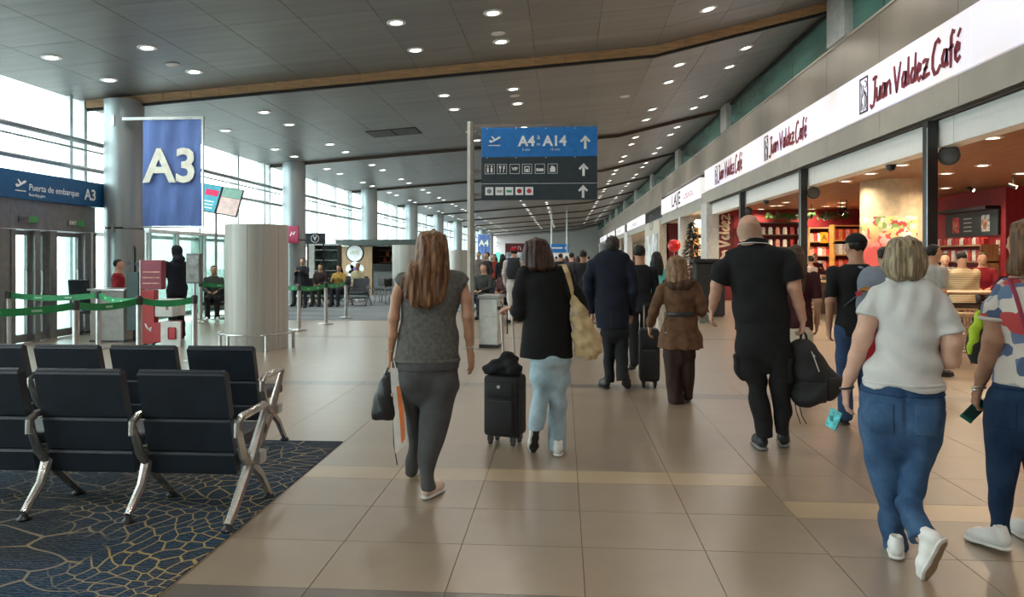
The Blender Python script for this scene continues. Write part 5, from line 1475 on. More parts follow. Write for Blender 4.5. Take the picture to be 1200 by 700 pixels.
# ================================================================ PEOPLE: a small implicit-surface modeller
class Field:
    def __init__(s, lo, hi, vox):
        s.lo = np.array(lo, float); s.vox = vox
        s.n = np.maximum(4, np.ceil((np.array(hi, float) - s.lo) / vox).astype(int) + 1)
        s.ax = [(s.lo[i] + vox * np.arange(s.n[i])).astype(np.float32) for i in range(3)]
        s.d = np.full(s.n, 0.5, np.float32)
    def win(s, a, b, pad):
        sl = []
        for i in range(3):
            i0 = int(np.floor((a[i] - pad - s.lo[i]) / s.vox)); i1 = int(np.ceil((b[i] + pad - s.lo[i]) / s.vox)) + 1
            i0 = max(0, i0); i1 = min(int(s.n[i]), i1)
            if i1 <= i0: return None
            sl.append(slice(i0, i1))
        X = s.ax[0][sl[0]][:, None, None]; Y = s.ax[1][sl[1]][None, :, None]; Z = s.ax[2][sl[2]][None, None, :]
        return tuple(sl), X, Y, Z
    def put(s, sl, d, k):
        a = s.d[sl]
        if k <= 0:
            s.d[sl] = np.minimum(a, d); return
        h = np.clip(0.5 + 0.5 * (a - d) / k, 0, 1)
        s.d[sl] = a * (1 - h) + d * h - k * h * (1 - h)
    def cone(s, p0, p1, r0, r1, k=0.012, flat=None, f=1.0):
        p0 = np.array(p0, float); p1 = np.array(p1, float); rm = max(r0, r1) / min(f, 1)
        w = s.win(np.minimum(p0, p1), np.maximum(p0, p1), rm + k + 2 * s.vox)
        if w is None: return s
        sl, X, Y, Z = w
        ba = p1 - p0; L2 = float(ba @ ba) + 1e-12
        px, py, pz = X - p0[0], Y - p0[1], Z - p0[2]
        t = np.clip((px * ba[0] + py * ba[1] + pz * ba[2]) / L2, 0, 1)
        qx, qy, qz = px - t * ba[0], py - t * ba[1], pz - t * ba[2]
        r = r0 + (r1 - r0) * t
        if flat is not None:
            nn = np.array(flat, float); nn /= np.linalg.norm(nn)
            c = qx * nn[0] + qy * nn[1] + qz * nn[2]
            m = c * (1 / f - 1)
            d = (np.sqrt((qx + m * nn[0]) ** 2 + (qy + m * nn[1]) ** 2 + (qz + m * nn[2]) ** 2) - r) * min(1, f ** .5)
        else:
            d = np.sqrt(qx * qx + qy * qy + qz * qz) - r
        s.put(sl, d.astype(np.float32), k)
        return s
    def path(s, pts, rs, k=0.012, flat=None, f=1.0):
        for i in range(len(pts) - 1): s.cone(pts[i], pts[i + 1], rs[i], rs[i + 1], k, flat, f)
        return s
    def ell(s, c, r, k=0.01, R=None):
        rm = max(r)
        c = np.array(c, float)
        w = s.win(c, c, rm + k + 2 * s.vox)
        if w is None: return s
        sl, X, Y, Z = w
        x, y, z = X - c[0], Y - c[1], Z - c[2]
        if R is not None:
            R = np.array(R)
            x, y, z = R[0, 0] * x + R[1, 0] * y + R[2, 0] * z, R[0, 1] * x + R[1, 1] * y + R[2, 1] * z, R[0, 2] * x + R[1, 2] * y + R[2, 2] * z
        k0 = np.sqrt((x / r[0]) ** 2 + (y / r[1]) ** 2 + (z / r[2]) ** 2) + 1e-6
        k1 = np.sqrt((x / r[0] ** 2) ** 2 + (y / r[1] ** 2) ** 2 + (z / r[2] ** 2) ** 2) + 1e-6
        s.put(sl, (k0 * (k0 - 1) / k1).astype(np.float32), k)
        return s
    def loft(s, rings, k=0.012, grow=0.0, z0=None, z1=None):
        # rings: (z, cx, cy, rx, ry); horizontal ellipses joined by a smooth curve
        R = np.array(sorted(rings), float)
        zs = R[:, 0]
        lo = (np.min(R[:, 1] - R[:, 3]), np.min(R[:, 2] - R[:, 4]), zs[0]); hi = (np.max(R[:, 1] + R[:, 3]), np.max(R[:, 2] + R[:, 4]), zs[-1])
        w = s.win(lo, hi, abs(grow) + k + 2 * s.vox)
        if w is None: return s
        sl, X, Y, Z = w
        zz = np.clip(Z[0, 0, :], zs[0], zs[-1])
        m = np.gradient(R[:, 1:], zs, axis=0) if len(zs) > 2 else np.repeat((R[1:, 1:] - R[:-1, 1:]) / (zs[1] - zs[0]), 2, 0)
        i = np.clip(np.searchsorted(zs, zz) - 1, 0, len(zs) - 2)
        h = zs[i + 1] - zs[i]; t = ((zz - zs[i]) / h)[:, None]; h = h[:, None]
        V = (2 * t ** 3 - 3 * t ** 2 + 1) * R[i, 1:] + (t ** 3 - 2 * t ** 2 + t) * h * m[i] + (-2 * t ** 3 + 3 * t ** 2) * R[i + 1, 1:] + (t ** 3 - t ** 2) * h * m[i + 1]
        cx, cy, rx, ry = [V[:, q][None, None, :] for q in range(4)]
        rx = np.maximum(rx + grow, 0.004); ry = np.maximum(ry + grow, 0.004)
        x, y = X - cx, Y - cy
        k0 = np.sqrt((x / rx) ** 2 + (y / ry) ** 2) + 1e-6
        k1 = np.sqrt((x / rx ** 2) ** 2 + (y / ry ** 2) ** 2) + 1e-6
        d = k0 * (k0 - 1) / k1
        d = np.maximum(d, np.maximum((zs[0] if z0 is None else z0) - Z, Z - (zs[-1] if z1 is None else z1)))
        s.put(sl, d.astype(np.float32), k)
        return s
    def grid(s):
        return s.ax[0][:, None, None], s.ax[1][None, :, None], s.ax[2][None, None, :]
    def disp(s, fn):
        X, Y, Z = s.grid(); s.d = (s.d + fn(X, Y, Z)).astype(np.float32); return s
    def band(s, fn, off=0.0):                 # a copy of the field grown by off and limited by fn(X,Y,Z) <= 0
        q = Field.__new__(Field); q.lo, q.vox, q.n, q.ax = s.lo, s.vox, s.n, s.ax
        q.d = np.maximum(s.d - off, fn(*s.grid())).astype(np.float32); return q
    def shell(s, off, th, fn):                # a thin skin lying on the surface inside the region fn <= 0
        q = Field.__new__(Field); q.lo, q.vox, q.n, q.ax = s.lo, s.vox, s.n, s.ax
        q.d = np.maximum(np.maximum(s.d - off - th, -s.d - 2.6 * s.vox), fn(*s.grid())).astype(np.float32); return q
    def mesh(s, name):
        d = s.d; n = d.shape
        ins = d < 0
        c = np.zeros((n[0] - 1, n[1] - 1, n[2] - 1), np.int8)
        for a in (0, 1):
            for b in (0, 1):
                for e in (0, 1): c += ins[a:n[0] - 1 + a, b:n[1] - 1 + b, e:n[2] - 1 + e]
        I, J, K = np.nonzero((c > 0) & (c < 8))
        me = bpy.data.meshes.new(name)
        if len(I) == 0: return me
        acc = np.zeros((len(I), 3)); cnt = np.zeros(len(I))
        cor = [(a, b, e) for a in (0, 1) for b in (0, 1) for e in (0, 1)]
        val = {q: d[I + q[0], J + q[1], K + q[2]].astype(float) for q in cor}
        for p in cor:
            for ax in range(3):
                if p[ax] == 0:
                    q = list(p); q[ax] = 1; q = tuple(q)
                    a, b = val[p], val[q]; m = (a < 0) != (b < 0)
                    t = a[m] / (a[m] - b[m])
                    o = np.array(p, float)[None, :] + np.zeros((m.sum(), 3)); o[:, ax] = t
                    acc[m] += o; cnt[m] += 1
        V = s.lo + s.vox * (np.stack([I, J, K], 1) + acc / cnt[:, None])
        idx = np.full(c.shape, -1, np.int32); idx[I, J, K] = np.arange(len(I))
        F = []
        for ax in range(3):
            o = [q for q in range(3) if q != ax]
            A = np.moveaxis(ins, ax, 0)
            a, b = A[:-1], A[1:]
            e = np.nonzero(a != b)
            sgn = a[e]
            loc = [None] * 3; loc[ax] = e[0]; loc[o[0]] = e[1]; loc[o[1]] = e[2]
            ok = (loc[o[0]] > 0) & (loc[o[1]] > 0) & (loc[o[0]] < n[o[0]] - 1) & (loc[o[1]] < n[o[1]] - 1)
            loc = [q[ok] for q in loc]; sgn = sgn[ok]
            def at_(d0, d1):
                L = list(loc); L[o[0]] = loc[o[0]] - d0; L[o[1]] = loc[o[1]] - d1
                return idx[L[0], L[1], L[2]]
            q = np.stack([at_(1, 1), at_(0, 1), at_(0, 0), at_(1, 0)], 1)
            fl = sgn if ax != 1 else ~sgn
            q[~fl] = q[~fl][:, ::-1]
            F.append(q)
        F = np.concatenate(F); F = F[(F >= 0).all(1)]
        me.vertices.add(len(V)); me.vertices.foreach_set('co', V.astype(np.float32).ravel())
        me.loops.add(F.size); me.loops.foreach_set('vertex_index', F.astype(np.int32).ravel())
        me.polygons.add(len(F)); me.polygons.foreach_set('loop_start', np.arange(0, F.size, 4, dtype=np.int32)); me.polygons.foreach_set('loop_total', np.full(len(F), 4, np.int32))
        me.polygons.foreach_set('use_smooth', np.ones(len(F), bool))
        me.update(calc_edges=True)
        return me
    def build(s, name, m, parent, label=None):
        me = s.mesh(name)
        if len(me.polygons) == 0: return None
        me.materials.append(m)
        o = link(name, me, parent)
        if label: o['label'] = label
        return o

def unit(v):
    v = np.array(v, float); return v / (np.linalg.norm(v) + 1e-9)
def hand(fd, w, f, n, t, curl=0.35, sz=1.0, k=0.004, thumb=0.5):
    # palm and five separate fingers: w wrist, f towards the fingertips, n the way the palm faces, t the thumb side
    w = np.array(w, float); f = unit(f); n = unit(np.array(n) - f * np.dot(n, f)); t = unit(np.array(t) - f * np.dot(t, f) - n * np.dot(t, n))
    lens = (.072, .080, .075, .058); offs = (.030, .0105, -.0095, -.0285); kn = (.088, .092, .088, .080); rr = (.0088, .0092, .0088, .0078)
    fd.cone(w, w + f * .03 * sz, .026 * sz, .030 * sz, .012, n, .62)
    for i in range(4):
        a = w + f * .012 * sz + t * offs[i] * .55 * sz; b = w + f * kn[i] * sz + t * offs[i] * sz
        fd.cone(a, b, .013 * sz, .0118 * sz, .010)
        d = f; p = b; L = lens[i] * sz
        spread = t * (.10 * (1.5 - i) / 1.5)
        for q, fr in enumerate((.45, .31, .24)):
            ang = curl * (0.75 if q == 0 else 1.0) * (q + 1)
            dd = unit((f + spread) * math.cos(ang) + n * math.sin(ang))
            e = p + dd * L * fr
            fd.cone(p, e, rr[i] * sz * (1 - .10 * q), rr[i] * sz * (1 - .10 * (q + 1)), k)
            p = e
    a = w + f * .022 * sz + t * .022 * sz
    b = a + unit(t * .75 + f * .62 + n * .25 * thumb) * .042 * sz
    c = b + unit(t * .25 + f * .9 + n * .55 * thumb) * .034 * sz
    e = c + unit(f * .9 + n * .8 * thumb) * .026 * sz
    fd.cone(a, b, .0145 * sz, .0115 * sz, .010).cone(b, c, .0110 * sz, .0098 * sz, k).cone(c, e, .0098 * sz, .0078 * sz, k)
def head(fd, c, H, yaw=0.0, tilt=0.0, jaw=1.0, ears=True):
    # c: centre of the skull; H: chin to crown; yaw turns the face (0 = away along +y); tilt bows it forward
    cy, sy = math.cos(yaw), math.sin(yaw)
    Rz = np.array([[cy, -sy, 0], [sy, cy, 0], [0, 0, 1]]); ct, st_ = math.cos(-tilt), math.sin(-tilt)
    Rx = np.array([[1, 0, 0], [0, ct, -st_], [0, st_, ct]])
    R = Rz @ Rx; c = np.array(c, float)
    P = lambda x, y, z: c + R @ (np.array([x, y, z]) * H)
    fd.ell(P(0, -.04, .10), (.335 * H, .405 * H, .385 * H), .01, R)         # cranium
    fd.ell(P(0, .08, -.14), (.275 * H * jaw, .30 * H, .34 * H), .03, R)         # face
    fd.ell(P(0, .20, -.34), (.16 * H * jaw, .16 * H, .13 * H), .03, R)          # chin
    fd.ell(P(0, .30, .06), (.22 * H, .09 * H, .045 * H), .015, R)               # brow
    fd.cone(P(0, .36, .02), P(0, .46, -.115), .035 * H, .055 * H, .012)         # nose
    for s in (-1, 1):
        fd.ell(P(s * .15, .27, -.10), (.09 * H, .09 * H, .08 * H), .02, R)      # cheek
        if ears:
            fd.ell(P(s * .335, -.02, -.02), (.035 * H, .075 * H, .125 * H), .006, R)
            fd.ell(P(s * .325, .01, -.12), (.03 * H, .05 * H, .05 * H), .006, R)
    fd.ell(P(0, .37, -.215), (.095 * H, .045 * H, .022 * H), .004, R)           # lips
    fd.ell(P(0, .355, -.250), (.08 * H, .045 * H, .022 * H), .004, R)
    return P, R
m_eye = mat('eye_white', (.75, .73, .70), .2); m_iris = mat('iris_brown', (.05, .025, .012), .2); m_lip = mat('lip_rose', (.42, .12, .10), .5)
def eyes(P, H, parent, n=10):
    for s in (-1, 1):
        b = MB(); c = P(s * .125, .335, .0); b.ell(c, (.048 * H,) * 3, n); e = b.build('eye', m_eye, parent, True)
        b = MB(); c = P(s * .125, .372, .0); b.ell(c, (.020 * H,) * 3, 8); b.build('iris', m_iris, e, True)
SKIN = {'light': (.56, .31, .215), 'tan': (.46, .245, .155), 'fair': (.60, .35, .255), 'brown': (.30, .15, .09)}
def skin(k): return mat('skin_' + k, SKIN[k], .5, var=.05, scale=14, bump=.05, bscale=300)
def hair_mat(name, a, b, sc=34):
    if name in MATS: return MATS[name]
    m, n, l, bs = node_mat(name)
    t = n.new('ShaderNodeTexCoord'); mp_ = n.new('ShaderNodeMapping'); mp_.inputs['Scale'].default_value = (sc, sc, 1.6); l.new(t.outputs['Object'], mp_.inputs['Vector'])
    nz = n.new('ShaderNodeTexNoise'); nz.inputs['Scale'].default_value = 2.2; nz.inputs['Detail'].default_value = 4; l.new(mp_.outputs[0], nz.inputs['Vector'])
    r = n.new('ShaderNodeValToRGB'); r.color_ramp.elements[0].position = .36; r.color_ramp.elements[0].color = (*a, 1); r.color_ramp.elements[1].position = .66; r.color_ramp.elements[1].color = (*b, 1)
    l.new(nz.outputs['Fac'], r.inputs[0]); l.new(r.outputs[0], bs.inputs['Base Color']); bs.inputs['Roughness'].default_value = .5; bs.inputs['Specular IOR Level'].default_value = .3
    bp = n.new('ShaderNodeBump'); bp.inputs['Strength'].default_value = .5; bp.inputs['Distance'].default_value = .006; l.new(nz.outputs['Fac'], bp.inputs['Height']); l.new(bp.outputs[0], bs.inputs['Normal'])
    return m
def denim(name, dark, light, fade=.5):
    if name in MATS: return MATS[name]
    m, n, l, bs = node_mat(name)
    t = n.new('ShaderNodeTexCoord')
    nz = n.new('ShaderNodeTexNoise'); nz.inputs['Scale'].default_value = 5; nz.inputs['Detail'].default_value = 6; nz.inputs['Roughness'].default_value = .6; l.new(t.outputs['Object'], nz.inputs['Vector'])
    r = n.new('ShaderNodeValToRGB'); r.color_ramp.elements[0].position = .35; r.color_ramp.elements[0].color = (*dark, 1); r.color_ramp.elements[1].position = fade + .2; r.color_ramp.elements[1].color = (*light, 1)
    l.new(nz.outputs['Fac'], r.inputs[0])
    wv = n.new('ShaderNodeTexNoise'); wv.inputs['Scale'].default_value = 420; l.new(t.outputs['Object'], wv.inputs['Vector'])
    mx = n.new('ShaderNodeMixRGB'); mx.blend_type = 'OVERLAY'; mx.inputs[0].default_value = .25; l.new(r.outputs[0], mx.inputs[1]); l.new(wv.outputs['Color'], mx.inputs[2])
    l.new(mx.outputs[0], bs.inputs['Base Color']); bs.inputs['Roughness'].default_value = .85; bs.inputs['Specular IOR Level'].default_value = .2
    bp = n.new('ShaderNodeBump'); bp.inputs['Strength'].default_value = .25; bp.inputs['Distance'].default_value = .004; l.new(wv.outputs['Fac'], bp.inputs['Height']); l.new(bp.outputs[0], bs.inputs['Normal'])
    return m
def cloth(name, col, rough=.85, var=.08, scale=10, bump=.25, bscale=240): return mat(name, col, rough, var=var, scale=scale, bump=bump, bscale=bscale, spec=.25)
def folds(amp, fz=38, fx=9, seed=0.0, tilt=.6):
    # soft drape folds, mostly level, bent by the body's shape
    def fn(X, Y, Z):
        a = np.sin(fz * (Z + tilt * .3 * X + .06 * np.sin(7 * X + seed)) + 2.1 * np.sin(fx * X + seed) + 1.7 * np.sin(11 * Y + seed))
        b = np.sin(fz * .53 * Z - 14 * X * tilt + seed * 2 + 3 * np.sin(6 * Z + seed))
        q = (.6 * a + .4 * b); return 2.3 * amp * np.sign(q) * np.abs(q) ** .8 * (.55 + .45 * np.sin(5 * Z + 4 * X + seed))
    return fn
def vfolds(amp, fx=55, seed=0.0):
    def fn(X, Y, Z): return amp * np.sin(fx * X + 1.5 * np.sin(6 * Z + seed) + 25 * Y + seed)
    return fn
SHOES = {}
def shoe(parent, heel, yaw, pitch=0.0, L=.27, m=None, msole=None, kind='sneaker', roll=0.0, toe_at=None, tread=None):
    # heel: point under the heel; yaw 0 = toes along +y; pitch > 0 lifts the heel about the toes
    key = (kind, m.name, msole.name)
    if key not in SHOES:
        f = Field((-.07, -.03, -.01), (.07, .30, .14), .005)
        f.path([(0, .035, .055), (0, .10, .055), (0, .19, .040), (0, .245, .034)], [.036, .037, .042, .030], .02)
        f.cone((0, .04, .07), (0, .05, .105), .036, .036, .015)
        if kind == 'sneaker': f.cone((0, .08, .085), (0, .13, .075), .028, .024, .015)
        f.disp(lambda X, Y, Z: 0 * X)
        X, Y, Z = f.grid(); f.d = np.maximum(f.d, .012 - Z).astype(np.float32)
        f.d = np.maximum(f.d, -(np.sqrt(X ** 2 + (Y - .05) ** 2 + (Z - .125) ** 2) - .026)).astype(np.float32)
        up = f.mesh('shoe'); up.materials.append(m)
        g = Field((-.07, -.03, -.01), (.07, .30, .05), .004)
        g.path([(0, .036, .014), (0, .11, .013), (0, .20, .013), (0, .25, .014)], [.041, .038, .047, .034], .015, (0, 0, 1), .30)
        X, Y, Z = g.grid(); th = .026 if kind == 'sneaker' else .016
        g.d = np.maximum(g.d, np.maximum(Z - th, .001 - Z)).astype(np.float32)
        so = g.mesh('sole'); so.materials.append(msole)
        SHOES[key] = (up, so)
    up, so = SHOES[key]
    o = link('shoe', up, parent)
    s = L / .27
    toe = Matrix.Translation((0, .26 * s, 0))
    if toe_at is not None: heel = (toe_at[0] + math.sin(yaw) * .26 * s, toe_at[1] - math.cos(yaw) * .26 * s, .004)
    M = Matrix.Translation(Vector(heel)) @ Matrix.Rotation(yaw, 4, 'Z') @ toe @ Matrix.Rotation(-pitch, 4, 'X') @ toe.inverted() @ Matrix.Rotation(roll, 4, 'Y') @ Matrix.Diagonal((s, s, s, 1))
    o.matrix_local = M
    c = link('sole', so, o)
    if tread:
        g = Field((-.07, -.03, -.02), (.07, .30, .03), .004)
        g.path([(0, .036, .004), (0, .11, .004), (0, .20, .004), (0, .25, .004)], [.032, .028, .037, .026], .015, (0, 0, 1), .22)
        X, Y, Z = g.grid(); g.d = np.maximum(g.d, Z - .002).astype(np.float32); g.build('tread', tread, o)
    return o
class Walker:
    # a figure measured in the photograph: local x = across the line of sight, y = away from the camera, z = up
    def __init__(s, name, label, u, d, group=None):
        p = at(u, 303, d); s.B = Vector((p.x, p.y, 0)); s.y = s.B.normalized(); s.x = Vector((s.y.y, -s.y.x, 0))
        s.u = u
        s.root = thing(name, label, 'person', s.B, math.atan2(s.x.y, s.x.x), group)
        s.heading = -math.atan2(s.x.y, s.x.x)       # local yaw of the walkway direction (+Y)
        s.px = s.L(u + 1, 303).x - s.L(u, 303).x
    def F(s, u, v):                      # the floor point under pixel (u, v)
        p = on_floor(u, v); return Vector((p.dot(s.x), p.dot(s.y) - s.B.length, 0))
    def L(s, u, v, dy=0.0):
        if u == 0: u = s.u
        r = ray(u, v); h = Vector((r.x, r.y, 0))
        t = (s.B.length + dy) / h.dot(s.y)
        p = h * t
        return Vector((p.dot(s.x), dy, EYE + r.z * t))
    def rings(s, rows, k=.6):
        out = []
        for v, a, b, *q in rows:
            dy = q[1] if len(q) > 1 else 0.0
            A, Bq = s.L(a, v, dy), s.L(b, v, dy)
            rx = (Bq.x - A.x) / 2
            ry = q[0] if q and q[0] else rx * k
            out.append((A.z, (A.x + Bq.x) / 2, dy, rx, ry))
        return out
# ================================================================ THE WALKERS
LO, HI = (-.62, -.55, -.02), (.62, .60, 1.98)
def pathpts(W, rows):
    P = [W.L(u, v, dy) for u, v, r, dy in rows]; R = [r * W.px for u, v, r, dy in rows]
    return P, R
def make_body(W, sk, hd, torso, legs, arms, hands, vox=.0065, neck=.055, shrink=.026, extra=None):
    f = Field(LO, HI, vox)
    f.loft(W.rings(torso), .02, -shrink)
    for lg in legs: f.loft(W.rings(lg), .02, -shrink)
    if extra: extra(f)
    for a in arms:
        P, R = pathpts(W, a)
        f.path(P, R, .02)
    H = hd['H']; crown = W.L(hd['u'], hd['v'], hd.get('dy', 0))
    yaw = hd.get('yaw', 0) + W.heading; tilt = hd.get('tilt', 0)
    c = np.array((crown.x, crown.y, crown.z - .485 * H))
    Pf, R = head(f, c, H, yaw, tilt, hd.get('jaw', 1))
    T = W.rings(torso)[0]
    f.cone(c + R @ np.array((0, -.06 * H, -.30 * H)), (T[1], T[2], T[0] - .02), neck, neck * 1.12, .03)
    for h in hands: hand(f, **h)
    o = f.build('body', skin(sk), W.root)
    eyes(Pf, H, W.root)
    return f, c, R, Pf
def garment(W, name, m, lofts=(), paths=(), fold=None, cut=None, vox=.008, label=None, k=.02, grow=0.0, build=True, sleeves=(), sk=.02, seat=()):
    f = Field(LO, HI, vox)
    for rows in lofts: f.loft(W.rings(rows), k, grow)
    for rows in paths:
        P, R = pathpts(W, rows); f.path(P, [r + grow for r in R], k)
    for u_, v_, dy_, r_, rz_ in seat: f.ell(W.L(u_, v_, dy_), (r_ * .86, r_ * .85, rz_ * .95), .03)
    for rows in sleeves:                      # each ends in a flat opening at its last point
        P, R = pathpts(W, rows)
        g = Field(LO, HI, vox); g.d[:] = .5
        a, b_ = np.array(P[-2]), np.array(P[-1]); n_ = unit(b_ - a)
        g.path(list(P) + [Vector(b_ + n_ * R[-1] * 1.2)], R + [R[-1]], k)
        X, Y, Z = g.grid()
        g.d = np.maximum(g.d, (X - b_[0]) * n_[0] + (Y - b_[1]) * n_[1] + (Z - b_[2]) * n_[2]).astype(np.float32)
        h_ = np.clip(.5 + .5 * (f.d - g.d) / sk, 0, 1); f.d = (f.d * (1 - h_) + g.d * h_ - sk * h_ * (1 - h_)).astype(np.float32)
    if fold: f.disp(fold)
    if cut:
        f.d = np.maximum(f.d, cut(*f.grid())).astype(np.float32)
    if build: f.build(name, m, W.root, label)
    return f
def tuck(rows):                    # close the seat of the trousers softly between the legs
    v, a, b_, ry = rows[-1][:4]; m_, w = (a + b_) / 2, (b_ - a) / 2; s_ = (rows[-1][0] - rows[0][0]) * .22
    return rows + [(v + s_, m_ - w * .72, m_ + w * .72, ry * .8), (v + 2 * s_, m_ - w * .3, m_ + w * .3, ry * .4)]
def below(z): return lambda X, Y, Z: Z - z + 0 * X + 0 * Y
def zband(z0, z1): return lambda X, Y, Z: np.maximum(Z - z1, z0 - Z) + 0 * X + 0 * Y
def boxr(x0, x1, z0, z1, back=True, yc=0.0):
    def fn(X, Y, Z):
        q = np.maximum(np.maximum(X - x1, x0 - X), np.maximum(Z - z1, z0 - Z))
        return np.maximum(q, (Y - yc) if back else -(Y - yc))
    return fn
def V3(W, u, v, dy=0.0): return np.array(W.L(u, v, dy))
m_white_sole = mat('sole_white', (.72, .70, .66), .6); m_black_sole = mat('sole_black', (.015, .015, .016), .6); m_shoe_white = mat('shoe_white', (.74, .72, .69), .5, bump=.1)
m_shoe_pink = mat('shoe_pale_pink', (.72, .55, .44), .55, bump=.1); m_shoe_black = mat('shoe_black', (.014, .014, .015), .45); m_leather = mat('leather_black', (.012, .012, .013), .38, bump=.15, bscale=90)
m_grey_sole = mat('sole_grey', (.22, .22, .22), .6)
m_jet = mat('metal_buckle', (.6, .55, .42), .3, .9)

# ---------------------------------------------------------------- 1: long-haired woman in grey
W = Walker('person', 'woman with long light-brown hair in a grey sleeveless top and grey trousers', 501, 4.75)
torso = [(315, 490, 522, .065, .01), (320, 477, 540, .085, .01), (326, 466, 546.5, .10, .0), (345, 470.5, 540.5, .115), (369, 470, 536, .118), (393, 466.5, 537, .125), (410, 463.8, 538, .138), (423, 462.5, 538.5, .148)]
pelv = tuck([(418, 464, 537.5, .135), (432, 464.8, 537.6, .15), (446, 466, 537.3, .15), (458, 468, 536, .13)])
legR = [(438, 498, 537, .135), (456, 495, 536.3, .125), (468, 493.6, 533, .115, -.01), (493, 491, 528, .105, -.03), (517, 489.8, 521, .092, -.06), (541, 489.7, 511.8, .08, -.09), (556, 491, 509, .075, -.11), (572, 492, 510.5, .08, -.12)]
legL = [(438, 465.5, 504, .135), (456, 469, 500, .12, .03), (468, 472, 495, .105, .06), (493, 476, 492.8, .095, .11), (517, 478, 491.5, .088, .16), (541, 475.8, 491.2, .085, .21), (557, 473.3, 490, .085, .24)]
armL = [(470, 333, 6.6, .0), (464.5, 350, 6.3, -.02), (461.5, 372, 6.3, -.04), (460, 393, 5.4, -.03), (457.5, 413, 3.9, .0)]
armR = [(541, 332, 6.6, .0), (546, 350, 6.3, -.02), (548, 371, 6.4, -.03), (549.5, 393, 5.4, .0), (550.5, 409, 3.9, .02)]
f, c, R, Pf = make_body(W, 'tan', dict(u=505, v=271, H=.215, dy=.02), torso, [legL, legR], [armL, armR],
    [dict(w=V3(W, 457.3, 414, .0), f=(-.05, .0, -1), n=(1, 0, 0), t=(0, 1, 0), curl=.75), dict(w=V3(W, 550.6, 410, .02), f=(.12, .05, -1), n=(-.8, .4, 0), t=(.1, .9, 0), curl=.22)])
zt = W.L(500, 423).z
ft = garment(W, 'vest', cloth('knit_grey', (.125, .122, .115), bump=.5, bscale=330, var=.12, scale=40), [torso], [], folds(.005, 30, 8, 1.0), None, .008, sleeves=[[(476, 327, 8, 0), (470, 329.5, 8, 0), (465.5, 334, 7.6, 0)], [(534, 326, 8, 0), (541, 328.5, 8, 0), (545.5, 333, 7.6, 0)]])
ft.shell(.004, .004, zband(zt, zt + .022)).build('hem', MATS['knit_grey'], W.root)
fp = garment(W, 'trousers', cloth('trouser_charcoal', (.072, .073, .076), var=.08, bump=.2), [pelv, legL, legR], [], folds(.005, 24, 6, 2.2, 1.2), None, .008, k=.02, seat=[(484, 446, -.075, .09, .085), (518, 448, -.075, .092, .09)])
fp.shell(.003, .0035, zband(W.L(500, 432).z, W.L(500, 419).z)).build('waistband', MATS['trouser_charcoal'], W.root)
h = Field(LO, HI, .007)
h.loft(W.rings([(269.7, 500, 510, .03, .0), (272, 494, 517, .075, .0), (279, 489.5, 521.5, .112, .0), (296, 484.5, 526, .128, -.01), (308, 481, 527, .12, -.03), (316, 476, 527, .09, -.065), (324, 471.5, 526.5, .05, -.095), (336, 471, 525, .035, -.11), (348, 473.5, 523, .03, -.12), (358, 481, 512, .022, -.125), (362, 485, 503, .012, -.128)]), .01)
h.disp(lambda X, Y, Z: .0065 * np.sin(75 * X + 2.2 * np.sin(5 * Z) + 14 * Y) + .004 * np.sin(160 * X + 3 * np.sin(7 * Z)) + np.clip(1.26 - Z, 0, .2) * .25 * (np.sin(48 * X + 2 * np.sin(9 * Z)) > .1))
h.build('hair', hair_mat('hair_light_brown', (.055, .022, .010), (.26, .125, .055)), W.root)
shoe(W.root, tuple(W.F(497, 587).xy) + (.001,), -.30 + W.heading, 0, .255, m_shoe_pink, m_white_sole)
shoe(W.root, tuple(W.F(483, 565.5).xy) + (.001,), .1 + W.heading, .12, .25, m_shoe_white, m_white_sole)
b = MB(); q = V3(W, 550.2, 406, .02); b.tube([q + np.array((math.cos(a) * .030, math.sin(a) * .030, .004 * math.sin(a))) for a in np.linspace(0, 6.283, 17)], .0035, 6); b.build('bracelet', m_jet, W.root, True)
b = MB(); q = V3(W, 457.8, 411, .0); b.tube([q + np.array((math.cos(a) * .028, math.sin(a) * .028, 0)) for a in np.linspace(0, 6.283, 17)], .0035, 6); b.build('bracelet', m_jet, W.root, True)
# her black handbag and white-orange shopping bag
def local_thing(W, name, label, cat, u, v, dy):
    p = W.L(u, v, dy); wpos = W.x * p.x + W.y * (W.B.length + dy) + Vector((0, 0, p.z))
    t = thing(name, label, cat, wpos, math.atan2(W.x.y, W.x.x)); 
    return t, (lambda uu, vv, d2=0.0: W.L(uu if uu else u, vv, dy + d2) - W.L(u, v, dy))
t, Q = local_thing(W, 'handbag', 'black leather handbag hanging from the left hand of the long-haired woman', 'bag', 451, 465, -.02)
f = Field((-.14, -.12, -.22), (.14, .12, .26), .006)
f.loft([(Q(450, 491).z, Q(451, 0).x, 0, .078, .055), (Q(450, 487).z, Q(451, 0).x, 0, .083, .062), (Q(450, 465).z, Q(452, 0).x, 0, .072, .055), (Q(450, 450).z, Q(454, 0).x, 0, .050, .035), (Q(450, 437).z, Q(455.5, 0).x, 0, .035, .022)], .01)
f.disp(folds(.003, 40, 20, .5)); f.build('bag_body', m_leather, t)
b = MB()
for dy in (-.02, .02): b.tube([Q(451, 440, dy), Q(455, 431, dy * .5), Q(457, 426, 0), Q(460, 434, dy * .6), Q(462, 452, dy)], .006, 6)
b.build('handle', m_leather, t, True)
b = MB(); b.tube([Q(460, 470, -.03), Q(461, 495, -.03), Q(461.5, 520, -.03), Q(465.5, 545, -.02)], .009, 6, sq=.4); b.build('shoulder_strap', m_leather, t, True)
b = MB(); b.ell(Q(459.5, 463, -.058), (.008, .005, .016), 8); b.build('clasp', m_jet, t, True)
t, Q = local_thing(W, 'shopping_bag', 'white paper shopping bag with an orange stripe beside the black handbag', 'bag', 467, 480, -.05)
